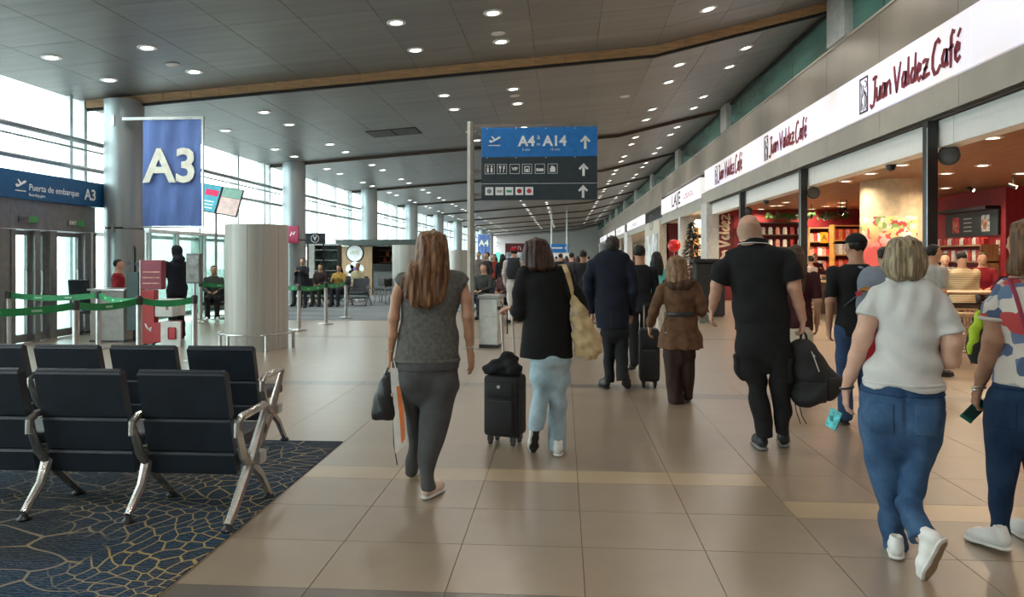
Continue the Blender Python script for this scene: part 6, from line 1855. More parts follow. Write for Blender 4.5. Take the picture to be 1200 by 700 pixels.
b = MB(); Mq = Matrix(((1, 0, 0, 0), (0, 1, 0, 0), (0, 0, 1, 0), (0, 0, 0, 1)))
poly = [(457.3, 431.5), (463, 531.5), (475.5, 520.5), (477, 519), (473.5, 480), (469, 452), (466, 431.5)]
b.prism([(Q(u, v).x, Q(u, v).z) for u, v in poly], -.012, .012); b.build('bag_body', mat('paper_white', (.72, .70, .66), .6), t)
b = MB(); b.prism([(Q(u, v).x, Q(u, v).z) for u, v in [(464.5, 453), (468.7, 452), (473.3, 480), (474.5, 514), (470.5, 520), (468.5, 490)]], -.0155, -.012); b.build('orange_stripe', mat('stripe_orange', (.75, .20, .05), .55), t)
b = MB(); b.tube([Q(458.5, 432), Q(459, 424), Q(461.5, 423), Q(464, 432)], .004, 6); b.build('cord_handle', m_shoe_white, t, True)

# ---------------------------------------------------------------- 2: woman in black blazer and light jeans
W = Walker('person', 'dark-haired woman in a black blazer and pale blue jeans pulling a suitcase', 640, 5.75)
torso = [(313, 628, 652, .065, .01), (318, 620, 659, .09), (325, 612, 664, .11), (340, 613, 666, .125), (365, 614.5, 668, .13), (390, 611.5, 670, .14), (418.5, 609.3, 671.5, .155)]
pelv = tuck([(405, 617, 669, .13), (420, 620, 669, .145), (436, 621, 668, .14), (446, 622, 667, .12)])
legR = [(425, 645, 669, .12), (438, 643.5, 667, .11), (463, 643, 664.5, .095), (487, 642.3, 664, .09, .02), (509, 642, 664, .085, .02), (526, 642.5, 664, .085, .02)]
legL = [(425, 620, 647, .12), (438, 622, 645, .11), (456, 623.5, 643.5, .10, -.02), (470, 623, 642, .095, -.06), (487, 620, 640.5, .09, -.13), (503, 618.5, 637, .09, -.20)]
armL = [(615, 322, 8.5, 0), (610, 345, 7.5, -.02), (608, 366, 6.6, -.02), (604, 364, 5.2, .08), (600, 361, 3.6, .17)]
armR = [(661, 322, 8.5, 0), (670, 338, 7.5, -.03), (679, 355, 6.5, -.02), (684, 362, 5, .06), (686, 368, 4, .12)]
f, c, R, Pf = make_body(W, 'light', dict(u=629.5, v=281, H=.215, dy=.02), torso, [legL, legR], [armL, armR],
    [dict(w=V3(W, 600.5, 361, .17), f=(-.75, .5, -.1), n=(0, .1, -1), t=(-.3, -.6, .1), curl=.95, sz=.95), dict(w=V3(W, 686, 368, .12), f=(.1, .3, -1), n=(-1, 0, 0), t=(0, 1, 0), curl=.7, sz=.95)])
m_blz = cloth('blazer_black', (.010, .010, .011), .9, bump=.15)
ft = garment(W, 'blazer', m_blz, [torso], [[(615, 322, 10, 0), (610, 345, 9.4, -.02), (608.5, 366, 8.6, -.02), (605, 364.5, 7.0, .07), (603, 363, 6.2, .11)], [(661, 322, 10, 0), (670, 338, 9, -.03), (679, 355, 8, -.02), (684, 362, 6.5, .05)]], folds(.004, 26, 8, .4), None, .008, k=.025)
zb = W.L(640, 418).z
ft.shell(.003, .003, lambda X, Y, Z: np.maximum(np.maximum(np.abs(X - .0) - .0035, Z - zb - .24), np.maximum(zb - Z, Y))).build('back_vent', m_black, W.root)
ft.shell(.004, .005, lambda X, Y, Z: np.maximum(np.abs(Z - W.L(640, 315.5).z) - .018, np.abs(X) - .08)).build('collar', m_blz, W.root)
m_jl = denim('denim_pale', (.26, .38, .46), (.48, .60, .66), .5)
fp = garment(W, 'jeans', m_jl, [pelv, legL, legR], [], folds(.006, 34, 6, 4.0, 1.4), None, .008, k=.02)
fp.shell(.003, .003, lambda X, Y, Z: np.maximum(np.abs(X - W.L(645, 440).x - .0) - .003, np.maximum(Z - W.L(640, 424).z, W.L(640, 445).z - Z))).build('seam', denim('denim_seam', (.16, .25, .33), (.22, .32, .4)), W.root)
h = Field(LO, HI, .007)
h.loft(W.rings([(279, 625, 634, .04, .01), (281, 620, 639, .075, .01), (289, 614.5, 645, .105, .01), (301, 612.8, 648, .115, .0), (309, 614, 649, .11, -.02), (315, 618, 648, .09, -.045), (317.5, 622, 645, .06, -.06)]), .01)
h.disp(lambda X, Y, Z: .005 * np.sin(80 * X + 2 * np.sin(6 * Z) + 10 * Y) + .003 * np.sin(170 * X))
h.build('hair', hair_mat('hair_dark_red_brown', (.012, .006, .004), (.075, .026, .014)), W.root)
shoe(W.root, tuple(W.F(653.5, 536.5).xy) + (.001,), -.12, 0, .26, m_shoe_white, m_white_sole)
shoe(W.root, None, W.heading + .25, 1.05, .26, m_shoe_white, m_white_sole, toe_at=W.F(625, 531), tread=m_black_sole)
# tan tote on her shoulder
t, Q = local_thing(W, 'tote_bag', 'crumpled tan cloth tote hanging from the right shoulder of the woman in black', 'bag', 686, 380, -.06)
f = Field((-.20, -.18, -.30), (.20, .18, .30), .007)
f.loft([(Q(0, 419).z, Q(686, 0).x, 0, .075, .06), (Q(0, 414).z, Q(689, 0).x, 0, .095, .085), (Q(0, 400).z, Q(688.5, 0).x, 0, .108, .095), (Q(0, 385).z, Q(684, 0).x, 0, .092, .085), (Q(0, 368).z, Q(679.5, 0).x, 0, .066, .06), (Q(0, 353).z, Q(674.5, 0).x, 0, .042, .04), (Q(0, 344).z, Q(671.5, 0).x, 0, .022, .03)], .012)
f.disp(lambda X, Y, Z: .008 * np.sin(34 * X + 22 * Z + 2.5 * np.sin(16 * Z)) + .006 * np.sin(45 * Z - 30 * X + 20 * Y) + .004 * np.sin(90 * X + 60 * Z))
f.build('bag_body', mat('cloth_tan', (.50, .37, .20), .8, var=.12, scale=12, bump=.3, bscale=60), t)
b = MB(); b.tube([Q(656, 311, .05), Q(661, 310.5, .0), Q(665, 320, -.08), Q(668.5, 333, -.07), Q(672, 347, -.02)], [.02, .022, .024, .022, .02], 8, sq=.3); b.build('strap', MATS['cloth_tan'], t, True)
# her suitcase
t, Q = local_thing(W, 'suitcase', 'black soft suitcase on four wheels with a coat piled on top', 'suitcase', 592, 521, .30)
t.rotation_euler = (0, 0, -.32)
m_fab = mat('luggage_black', (.011, .011, .012), .75, bump=.3, bscale=200)
def suitcase(t, w, d, h, z0, mt, hh, rod=.30, soft=True, emblem=True):
    b = MB(); b.rbox(-w / 2, w / 2, -d / 2, d / 2, z0, z0 + h, .035); b.build('case_body', mt, t, True)
    b = MB(); b.rbox(-w / 2 + .03, w / 2 - .03, -d / 2 - .025, -d / 2 + .01, z0 + .04, z0 + h * .62, .015); b.build('lower_pocket', mt, t, True)
    b = MB(); b.rbox(-w / 2 + .03, w / 2 - .03, -d / 2 - .02, -d / 2 + .01, z0 + h * .66, z0 + h - .05, .015); b.build('upper_pocket', mt, t, True)
    b = MB(); b.tube([(-w / 2 + .05, -d / 2 - .026, z0 + h * .60), (w / 2 - .05, -d / 2 - .026, z0 + h * .60)], .004, 5); b.tube([(-w / 2 - .003, -d / 2 + .05, z0 + .06), (-w / 2 - .003, -d / 2 + .05, z0 + h - .06)], .004, 5); b.tube([(w / 2 + .003, -d / 2 + .05, z0 + .06), (w / 2 + .003, -d / 2 + .05, z0 + h - .06)], .004, 5); b.build('zip', mat('zip_grey', (.06, .06, .06), .4, .4), t, True)
    for sx in (-1, 1):
        for sy in (-1, 1):
            b = MB(); x, y = sx * (w / 2 - .05), sy * (d / 2 - .05)
            b.tube([(x - .012, y, .026), (x + .012, y, .026)], .025, 12); b.box(x - .02, x + .02, y - .02, y + .02, .035, z0 + .01); b.build('wheel', m_black, t)
    if rod:
        b = MB()
        for sx in (-1, 1): b.tube([(sx * w * .22, d / 2 - .03, z0 + h - .02), (sx * w * .22, d / 2 - .03, z0 + h + rod)], .0095, 8)
        b.build('telescopic_rod', m_steel, t, True)
        b = MB(); b.tube([(-w * .27, d / 2 - .03, z0 + h + rod), (w * .27, d / 2 - .03, z0 + h + rod)], .014, 8); b.build('grip', m_black, t, True)
    if emblem:
        b = MB(); b.tube([(0, -d / 2 - .024, z0 + h * .83), (0, -d / 2 - .018, z0 + h * .83)], .014, 10); b.build('round_badge', m_steel, t)
for ch in ():
    pass
base_z = t.location.z; t.location.z = 0
suitcase(t, .30, .24, .50, .075, m_fab, 0, rod=.0)
b = MB()
hz = EYE + (303 - 362) * 6.05 / FPX
b.tube([(-.03, .05, .56), (-.05, .03, hz)], .010, 8); b.tube([(.075, .05, .56), (.045, .03, hz)], .010, 8); b.build('telescopic_rod', mat('rod_pale', (.62, .55, .47), .3, .5), t, True)
b = MB(); b.tube([(-.08, .03, hz), (.07, .03, hz)], .015, 8); b.build('grip', m_black, t, True)
cw = t.location.copy()
t = thing('folded_coat', 'black coat bundled on top of the black suitcase', 'coat', (cw.x, cw.y, .5755), -.32)
f = Field((-.22, -.18, -.02), (.22, .18, .26), .007)
f.ell((.0, -.01, .055), (.15, .11, .07), .02).ell((.03, .0, .11), (.085, .075, .08), .03).ell((.10, -.05, .05), (.07, .08, .06), .03).ell((-.10, -.05, .04), (.07, .07, .05), .03)
f.disp(lambda X, Y, Z: .008 * np.sin(40 * X + 30 * Z + 2 * np.sin(20 * Y)) + .005 * np.sin(70 * Z - 40 * X))
X, Y, Z = f.grid(); f.d = np.maximum(f.d, .002 - Z).astype(np.float32)
f.build('coat_body', m_blz, t)

# ---------------------------------------------------------------- 3: man in the navy suit
W = Walker('person', 'man in a dark navy suit with short dark hair, walking mid-hall', 716, 8.6)
torso = [(293, 708, 727, .07, .0), (298, 699, 736, .10), (306, 694, 739, .125), (320, 695, 738, .135), (345, 697, 737, .135), (365, 697, 737, .14), (384, 699.5, 737, .15)]
pelv = tuck([(372, 702, 736, .12), (384, 703.5, 736.5, .13), (395, 704.5, 736.5, .12)])
legL = [(388, 704, 721, .11), (407, 706, 720.5, .1, .0), (430, 707.5, 720, .085, .0), (448, 709, 719.5, .08, .02)]
legR = [(388, 719, 736.5, .11), (400, 719.5, 736.5, .105, .0), (423, 721, 736, .09, -.08), (436, 722.5, 735, .08, -.18), (446, 723, 733.5, .075, -.27)]
armL = [(695, 311, 5.5, 0), (689.5, 325, 5.2, -.02), (689, 340, 4.8, -.02), (692, 355, 4, .05), (694, 366, 3, .1)]
armR = [(737, 311, 5.5, 0), (742, 325, 5.0, -.03), (742.5, 342, 4.6, -.04), (741, 358, 3.8, .04), (740, 368, 2.9, .1)]
f, c, R, Pf = make_body(W, 'tan', dict(u=718, v=276, H=.235, dy=.0, yaw=-.35), torso, [legL, legR], [armL, armR],
    [dict(w=V3(W, 694, 367, .1), f=(0, .2, -1), n=(1, 0, 0), t=(0, 1, 0), curl=.5), dict(w=V3(W, 740, 369, .1), f=(0, .2, -1), n=(-1, 0, 0), t=(0, 1, 0), curl=.8)], vox=.008)
m_suit = cloth('suit_navy', (.008, .011, .022), .8, bump=.12)
ft = garment(W, 'suit_jacket', m_suit, [torso], [[(695, 311, 7, 0), (690, 325, 6.6, -.02), (689, 340, 6, -.02), (692, 355, 5, .05), (693.7, 364, 4.6, .09)], [(737, 311, 7, 0), (741.5, 325, 6.4, -.03), (742.5, 342, 6, -.04), (741, 358, 5, .04), (740, 366, 4.6, .09)]], folds(.004, 20, 7, 1.5), None, .009, k=.025)
ft.shell(.003, .003, lambda X, Y, Z: np.maximum(np.maximum(np.abs(X) - .004, Z - W.L(716, 362).z), np.maximum(W.L(716, 384).z - Z, Y))).build('back_vent', m_black, W.root)
garment(W, 'trousers', cloth('suit_black_trouser', (.011, .012, .015), .8, bump=.12), [pelv, legL, legR], [], folds(.004, 22, 7, .2, 1.2), None, .009, k=.012)
f = Field(LO, HI, .008); f.ell(W.L(717.5, 286.5, -.01), (.088, .108, .105), .01); f.disp(lambda X, Y, Z: .003 * np.sin(120 * X + 90 * Z)); zc = W.L(0, 293.5).z
X, Y, Z = f.grid(); fyaw = -.35 + W.heading; f.d = np.maximum(f.d, np.maximum(zc - Z, (Y - W.L(718, 280).y) * math.cos(fyaw) - (X - W.L(718, 280).x) * math.sin(fyaw) - .045 - np.clip(Z - zc - .09, 0, 1) * .8)).astype(np.float32)
f.build('hair', hair_mat('hair_dark', (.010, .008, .007), (.05, .04, .034), 60), W.root)
b = MB(); b.ell(W.L(717.5, 294.5, .0), (.058, .062, .016), 14); b.build('shirt_collar', m_shoe_white, W.root, True)
shoe(W.root, tuple(W.L(712.5, 457, -.03).xy) + (.001,), W.heading + .25, 0, .29, m_shoe_black, m_black_sole, 'dress')
shoe(W.root, None, W.heading - .3, .75, .29, m_shoe_black, m_black_sole, 'dress', toe_at=W.F(735, 456))

# ---------------------------------------------------------------- 4: woman in the brown coat
W = Walker('person', 'shorter woman in a belted brown coat with fur collar and brown trousers', 796, 7.75)
torso = [(327, 785, 806, .08, .0), (331, 778.5, 813.5, .10), (337, 775.5, 817, .115), (350, 777, 817, .125), (367, 780, 815.5, .12), (383, 776, 819.5, .14), (396, 771.5, 823, .16), (407.5, 770, 824.5, .17)]
pelv = tuck([(395, 779, 814, .12), (410, 778, 814.5, .13), (420, 778, 814, .12)])
legL = [(408, 777, 799, .115), (427, 778, 799, .105), (450, 780.5, 800, .10), (471, 782, 801, .105, .0)]
legR = [(408, 796, 814.5, .115), (427, 797.5, 814, .105, .02), (450, 799, 813, .095, .05), (466, 801.5, 812, .09, .09)]
armL = [(777, 338, 5.5, 0), (771, 352, 5, -.02), (766, 366, 4.6, -.02), (763, 377, 3.6, .06), (761, 383, 2.8, .12)]
armR = [(815, 338, 5.5, 0), (820.5, 352, 5, -.02), (823, 364, 4.6, .0), (823, 369, 3.6, .1), (822, 366, 2.8, .18)]
f, c, R, Pf = make_body(W, 'light', dict(u=793.5, v=301, H=.21, dy=.0), torso, [legL, legR], [armL, armR],
    [dict(w=V3(W, 761, 383, .12), f=(-.05, .3, -1), n=(1, 0, 0), t=(0, 1, 0), curl=.5, sz=.9), dict(w=V3(W, 822, 366, .18), f=(0, .7, -.7), n=(-1, 0, 0), t=(0, .5, 1), curl=.9, sz=.9)], vox=.008)
m_coat = cloth('coat_brown', (.125, .064, .034), .85, var=.15, scale=14, bump=.4, bscale=120)
ft = garment(W, 'coat', m_coat, [torso], [[(777, 338, 7, 0), (771, 352, 6.6, -.02), (766, 366, 6.2, -.02), (763, 376, 5.4, .05), (762, 380, 5, .08)], [(815, 338, 7, 0), (820.5, 352, 6.4, -.02), (822, 362, 5.8, .0), (823, 367, 5, .07)]], lambda X, Y, Z: folds(.004, 24, 8, 2.)(X, Y, Z) + vfolds(.006, 42, 1.)(X, Y, Z) * np.clip((.95 - Z) * 4, 0, 1), None, .008, k=.025)
zb = W.L(0, 367.5).z
ft.shell(.008, .006, boxr(W.L(781, 0).x, W.L(814.5, 0).x, zb - .022, zb + .022, True, .5)).build('belt', m_leather, W.root)
b = MB(); b.tube([W.L(779, 366, -.125), W.L(778.5, 378, -.155), W.L(779.5, 388, -.165)], .016, 6, sq=.3); b.build('belt_tail', m_leather, W.root, True)
b = MB(); b.box(-.013, .013, -.004, .004, -.008, .008, M=Matrix.Translation(W.L(780, 390, -.175))); b.build('belt_tip', m_jet, W.root)
f = Field(LO, HI, .007)
f.path([W.L(781, 331.5, -.02), W.L(789, 333.5, -.09), W.L(797, 334, -.105), W.L(805, 333.5, -.09), W.L(812, 331, -.02)], [.04, .048, .05, .048, .04], .02)
f.disp(lambda X, Y, Z: .007 * np.sin(90 * X + 40 * Z) * np.sin(80 * Z + 60 * Y)); f.build('fur_collar', mat('fur_brown', (.075, .038, .02), .95, var=.3, scale=60, bump=.8, bscale=160), W.root)
garment(W, 'trousers', cloth('trouser_brown', (.040, .020, .016), .75, bump=.15), [pelv, legL, legR], [], lambda X, Y, Z: folds(.003, 20, 6, 1.)(X, Y, Z) + vfolds(.004, 60, 2.)(X, Y, Z), None, .008, k=.012)
h = Field(LO, HI, .007)
h.loft(W.rings([(299.7, 789, 797, .04, .0), (302, 784.5, 801.5, .075), (309, 781.5, 805, .105), (317, 780.3, 806.5, .11, -.01), (325, 780, 807.5, .095, -.04), (331, 782.5, 806.5, .06, -.085)]), .01)
h.disp(lambda X, Y, Z: .005 * np.sin(90 * X + 2 * np.sin(8 * Z) + 12 * Y)); h.build('hair', hair_mat('hair_honey', (.10, .05, .025), (.30, .175, .09)), W.root)
shoe(W.root, tuple(W.L(791.5, 474.5, -.05).xy) + (.001,), W.heading, 0, .24, m_shoe_black, m_black_sole, 'dress')
shoe(W.root, tuple(W.F(806, 472).xy) + (.001,), W.heading - .1, 0, .24, m_leather, m_grey_sole, 'dress')
t, Q = local_thing(W, 'plastic_bag', 'pale grey-green plastic bag carried by the woman in the brown coat', 'bag', 824, 366, .22)
f = Field((-.10, -.10, -.16), (.10, .10, .14), .006); f.loft([(-.115, .02, 0, .055, .05), (-.05, .02, 0, .062, .055), (.02, -.005, 0, .04, .04), (.09, -.02, 0, .014, .014)], .01)
f.disp(lambda X, Y, Z: .005 * np.sin(60 * X + 50 * Z + 40 * Y)); f.build('bag_body', mat('plastic_grey_green', (.36, .42, .38), .35, var=.15, scale=20), t)

# ---------------------------------------------------------------- 5: bald man in black with the backpack
W = Walker('person', 'tall bald man in a black polo shirt and black cargo trousers', 892, 5.9)
torso = [(284, 872, 897, .08, .0), (288, 866, 906, .095, .0), (292, 857, 920, .115), (299, 851, 925, .135), (308, 850, 926, .145, -.01), (322, 853, 922, .155, -.01), (345, 856.5, 922.5, .165), (368, 859, 926, .175, .01), (387, 860.5, 926.5, .17, .01)]
pelv = tuck([(378, 861, 925.5, .155), (395, 862.5, 926, .165), (410, 864, 926.5, .155), (420, 866, 926.5, .13)])
legL = [(400, 863, 897, .14), (420, 862, 899, .13), (436, 866, 899, .125), (449, 874.5, 899, .11), (471, 877.5, 902, .10, -.02), (494, 883, 905.5, .09, -.03), (511, 887, 906.5, .085, -.04)]
legR = [(400, 893, 926.5, .14), (425, 899, 927, .12), (449, 901.5, 927.5, .11, .02), (471, 904, 927.5, .10, .03), (494, 908, 926, .09, .03), (508, 908, 923.5, .085, .03)]
armL = [(855, 304, 10.5, 0), (845, 318, 9.5, -.02), (840.5, 334, 7.8, -.02), (837.5, 349, 6.6, .06), (834.8, 362, 4.9, .13)]
armR = [(922, 303, 10.5, 0), (929, 318, 9.5, -.03), (930.5, 336, 8.2, -.03), (936, 356, 6.6, .02), (940.5, 374, 5.0, .05)]
f, c, R, Pf = make_body(W, 'light', dict(u=878, v=252, H=.255, dy=-.01, yaw=-.35, jaw=1.12), torso, [legL, legR], [armL, armR],
    [dict(w=V3(W, 834.6, 362, .13), f=(-.12, .1, -1), n=(1, .2, 0), t=(0, 1, .1), curl=.5, sz=1.05), dict(w=V3(W, 940.8, 375, .05), f=(.02, .1, -1), n=(-1, .0, 0), t=(0, 1, 0), curl=.9, sz=1.05)], neck=.075)
# cropped grey stubble round the back and sides of the head
sb_ = f.shell(.0005, .0022, lambda X, Y, Z: np.maximum(np.maximum(Z - c[2] - .030 + .25 * (Y - c[1]), c[2] - .075 - Z), (Y - c[1]) * math.cos(-.35 + W.heading) - (X - c[0]) * math.sin(-.35 + W.heading) - .02))
sb_.build('stubble', mat('stubble_grey', (.43, .27, .19), .8, var=.12, scale=120), W.root)
m_polo = cloth('polo_black', (.011, .0115, .013), .85, bump=.3)
slL = [(857, 304, 12, 0), (847, 318, 13, -.02), (841.5, 331, 13, -.02)]; slR = [(921, 303, 12, 0), (926.5, 317, 12.6, -.03), (929.5, 329, 12.2, -.03)]
ft = garment(W, 'polo_shirt', m_polo, [torso], [], folds(.005, 24, 7, 3.), None, .008, k=.03, sleeves=[slL, slR])
b = MB(); cc = W.L(883, 285.0, -.01); b.rings([[cc + Vector((math.cos(a) * r, math.sin(a) * r * .9, z - .012 * math.sin(a))) for a in np.linspace(0, 2 * math.pi, 24, endpoint=False)] for r, z in ((.118, -.014), (.108, .026), (.098, .030), (.10, -.014))]); b.build('collar', m_polo, W.root, True)
b = MB(); b.tube([cc + Vector((math.cos(a) * .1195, math.sin(a) * .1195 * .9, -.010 - .012 * math.sin(a))) for a in np.linspace(math.pi * .95, math.pi * 2.05, 20)], .0035, 6); b.build('collar_piping', m_shoe_white, W.root, True)
m_cargo = cloth('cargo_black', (.013, .013, .014), .9, bump=.25)
fp = garment(W, 'cargo_trousers', m_cargo, [pelv, legL, legR], [], folds(.006, 28, 6, 5., 1.3), None, .008, k=.012)
zp0, zp1 = W.L(0, 446).z, W.L(0, 417).z
fp.shell(.012, .014, lambda X, Y, Z: np.maximum(np.maximum(Z - zp1, zp0 - Z), np.maximum(X - W.L(874, 0).x, np.abs(Y) - .09))).build('cargo_pocket', m_cargo, W.root)
fp.shell(.012, .010, lambda X, Y, Z: np.maximum(np.maximum(Z - zp1, zp0 - Z), np.maximum(W.L(922, 0).x - X, np.abs(Y) - .09))).build('cargo_pocket', m_cargo, W.root)
shoe(W.root, tuple(W.F(895, 529.5).xy) + (.001,), .22, 0, .30, m_shoe_black, m_grey_sole)
shoe(W.root, tuple(W.F(919, 526).xy) + (.001,), W.heading - .25, 0, .30, m_shoe_black, m_grey_sole)

# his backpack
t, Q = local_thing(W, 'backpack', 'black backpack held by its top loop in the right hand of the bald man', 'backpack', 953, 440, .05)
f = Field((-.24, -.16, -.30), (.30, .16, .34), .007)
f.loft([(Q(0, 475).z, Q(944, 0).x, 0, .075, .07), (Q(0, 469).z, Q(948, 0).x, 0, .135, .10), (Q(0, 455).z, Q(954, 0).x, 0, .185, .12), (Q(0, 440).z, Q(953, 0).x, 0, .178, .125), (Q(0, 425).z, Q(946, 0).x, 0, .148, .115), (Q(0, 410).z, Q(941, 0).x, 0, .115, .10), (Q(0, 402).z, Q(940, 0).x, 0, .082, .07), (Q(0, 398).z, Q(941, 0).x, 0, .045, .04)], .02)
f.disp(folds(.006, 30, 14, 2.5)); f.build('pack_body', m_fab, t)
f.shell(.014, .010, lambda X, Y, Z: np.maximum(np.maximum(Z - Q(0, 446).z, Q(0, 470).z - Z), np.maximum(np.maximum(X - Q(968, 0).x, Q(936, 0).x - X), Y))).build('front_pocket', m_fab, t)
f.shell(.012, .008, lambda X, Y, Z: np.maximum(np.maximum(Z - Q(0, 440).z, Q(0, 468).z - Z), np.maximum(Q(969, 0).x - X, -9))).build('side_pocket', m_fab, t)
b = MB(); b.tube([Q(937, 402), Q(939, 393), Q(941, 388), Q(944.5, 393), Q(946, 402)], .010, 8); b.build('top_loop', m_fab, t, True)
b = MB(); b.tube([Q(951, 412, -.12), Q(955, 422, -.135), Q(960, 436, -.14)], .004, 5); b.tube([Q(953, 416, -.125), Q(954.5, 419, -.13)], .008, 6); b.build('zip', mat('zip_silver', (.5, .5, .5), .3, .8), t, True)
b = MB(); b.tube([Q(931, 468, -.05), Q(933, 482, -.05), Q(936, 490, -.05), Q(938, 497, -.05)], .010, 6, sq=.4); b.tube([Q(936, 472, -.03), Q(939.5, 487, -.04), Q(945, 497, -.04)], .010, 6, sq=.4); b.build('loose_strap', m_fab, t, True)

# ---------------------------------------------------------------- 6: woman in the white T-shirt
W = Walker('person', 'woman with a blonde-grey bob in a white T-shirt and blue jeans', 1058, 3.78)
torso = [(324, 1044, 1078, .070, .01), (330, 1036, 1090, .09), (337, 1025, 1103, .11), (350, 1020, 1110, .13), (373, 1027, 1105.5, .145, .0), (398, 1027.5, 1101.5, .15), (417, 1020, 1102.5, .155), (433, 1012, 1106, .16), (449, 1008.5, 1108, .165)]
pelv = tuck([(438, 1015, 1101, .135), (449, 1011, 1105, .15), (460, 1007, 1108, .17), (478, 1006.5, 1107.5, .175), (498, 1007, 1105.5, .16), (512, 1009, 1103, .14)])
legL = [(480, 1006.5, 1062, .15), (510, 1008.5, 1062, .14), (533, 1012.5, 1063, .125, .02), (556, 1020.5, 1065, .115, .03), (580, 1026, 1066, .105, .05), (605, 1030.5, 1063, .10, .08), (628, 1031.8, 1062, .10, .11), (647, 1033, 1063.5, .105, .13)]
legRth = [(480, 1054, 1107.5, .15), (510, 1053, 1103, .14), (533, 1056, 1096.5, .125, -.01), (556, 1057, 1088, .11, -.03), (580, 1052, 1082, .10, -.05)]
shin = [(1067, 570, 15.5, -.05), (1066, 592, 15, -.11), (1070, 612, 15, -.19), (1080, 632, 16.0, -.25)]
armL = [(1025, 356, 13.5, 0), (1019, 372, 12.5, -.02), (1011, 396, 12, -.03), (1004, 418, 10, .0), (996.5, 440, 8.3, .03), (991.5, 456, 6.4, .05)]
armR = [(1102, 361, 13.5, 0), (1111, 378, 13, -.02), (1116, 400, 12.8, -.03), (1114, 421, 11.5, .0), (1107, 424, 9, .12), (1101, 422, 6.4, .22)]
f, c, R, Pf = make_body(W, 'fair', dict(u=1060, v=280, H=.205, dy=.02, jaw=1.05), torso, [legL, legRth], [armL, armR, [(q[0], q[1], q[2] - 7 - .8 * i_, q[3]) for i_, q in enumerate(shin)]],
    [dict(w=V3(W, 991.3, 457, .05), f=(.0, .08, -1), n=(.9, .3, 0), t=(-.4, .9, 0), curl=.42, sz=.92), dict(w=V3(W, 1101, 422, .22), f=(-.6, .8, -.1), n=(-.6, -.5, 0), t=(0, .2, 1), curl=.6, sz=.92)], vox=.0058)
m_tee = cloth('tee_white', (.56, .55, .53), .85, var=.03, bump=.25)
slL = [(1029, 353, 17, 0), (1022, 362, 15.5, -.01), (1018.5, 371.5, 14.6, -.02)]; slR = [(1096, 358, 18, 0), (1106, 374, 16.5, -.02), (1112.5, 391, 15.2, -.025)]
ft = garment(W, 't_shirt', m_tee, [torso], [], lambda X, Y, Z: 0.009 * np.sin(46 * (Z + .03 * np.sin(9 * X)) + 1.3 * np.sin(11 * X)) * np.clip((1.27 - Z) * 6, .12, 1) + 0.004 * np.sin(30 * X + 24 * Z) + .006 * np.sin(70 * X + 4 * np.sin(8 * Z)) * np.clip((Z - 1.2) * 8, 0, 1), None, .0075, k=.03, sleeves=[slL, slR])
ft.shell(.003, .003, zband(W.L(0, 449).z, W.L(0, 444.5).z)).build('hem', m_tee, W.root)
b = MB(); cc = W.L(1061, 327.5, .01); b.tube([cc + Vector((math.cos(a) * .085, math.sin(a) * .075, -.010 * math.sin(a))) for a in np.linspace(0, 6.283, 28)], .008, 8); b.build('neck_rib', m_tee, W.root, True)
m_jb = denim('denim_blue', (.018, .050, .115), (.075, .150, .27), .55)
fp = garment(W, 'jeans', m_jb, [pelv, legL, legRth], [], lambda X, Y, Z: folds(.006, 30, 6, 1., 1.6)(X, Y, Z) + .010 * np.exp(-((X - W.L(1062, 0).x) / .012) ** 2) * (Y < 0) * np.clip((Z - .62) * 10, 0, 1) * np.clip((.93 - Z) * 10, 0, 1), None, .0075, k=.02, sleeves=[shin], sk=.012, seat=[(1033, 490, -.09, .10, .095), (1082, 490, -.09, .10, .095)])
zw0, zw1 = W.L(0, 460).z, W.L(0, 449).z
m_js = denim('denim_seam_blue', (.012, .035, .085), (.04, .09, .18), .55)
fp.shell(.003, .004, zband(zw0, zw1)).build('waistband', m_js, W.root)
for xa_, xb_ in ((1019, 1049), (1071, 1100)):
    fp.shell(.003, .004, boxr(W.L(xa_, 0).x, W.L(xb_, 0).x, W.L(0, 502).z, W.L(0, 468).z, True, -.06)).build('back_pocket', m_jb, W.root)
fp.shell(.003, .0045, boxr(W.L(1050, 0).x, W.L(1058, 0).x, W.L(0, 461).z, W.L(0, 448).z)).build('belt_loop', m_js, W.root)
h = Field(LO, HI, .006)
h.loft(W.rings([(277, 1054, 1066, .03, .0), (279.5, 1046, 1074, .075, .0), (288, 1038, 1081.5, .112, .0), (300, 1034, 1086, .12, .0), (310, 1033, 1087.5, .118, -.01), (319, 1035, 1085, .105, -.02), (326, 1040, 1081, .085, -.03), (329, 1044, 1077, .06, -.035)]), .01)
h.disp(lambda X, Y, Z: .0045 * np.sin(85 * X + 2 * np.sin(5 * Z) + 14 * Y) + .0025 * np.sin(190 * X + 30 * Y))
h.build('hair', hair_mat('hair_ash_blonde', (.105, .070, .038), (.36, .285, .175), 40), W.root)
shoe(W.root, tuple(W.F(1051, 658.5).xy) + (.001,), .06, 0, .25, m_shoe_white, m_white_sole)
shoe(W.root, None, W.heading + .5, 1.15, .25, m_shoe_white, m_white_sole, toe_at=W.F(1086, 681), tread=mat('sole_tan', (.30, .20, .11), .6))
b = MB(); q = V3(W, 992.3, 454.5, .05); b.tube([q + np.array((math.cos(a) * .033, math.sin(a) * .033, .006 * math.cos(a))) for a in np.linspace(0, 6.283, 17)], .006, 6); b.build('wristband', m_black, W.root, True)
t, Q = local_thing(W, 'phone', 'phone in a turquoise patterned case held by the woman in the white T-shirt', 'phone', 977, 491, .07)
MR = Matrix.Rotation(-.5, 4, 'Z') @ Matrix.Rotation(.35, 4, 'Y')
b = MB(); b.rbox(-.034, .034, -.006, .006, -.058, .052, .005, M=MR); b.build('phone_case', mat('case_turquoise', (.10, .48, .52), .35, var=.22, scale=40), t)
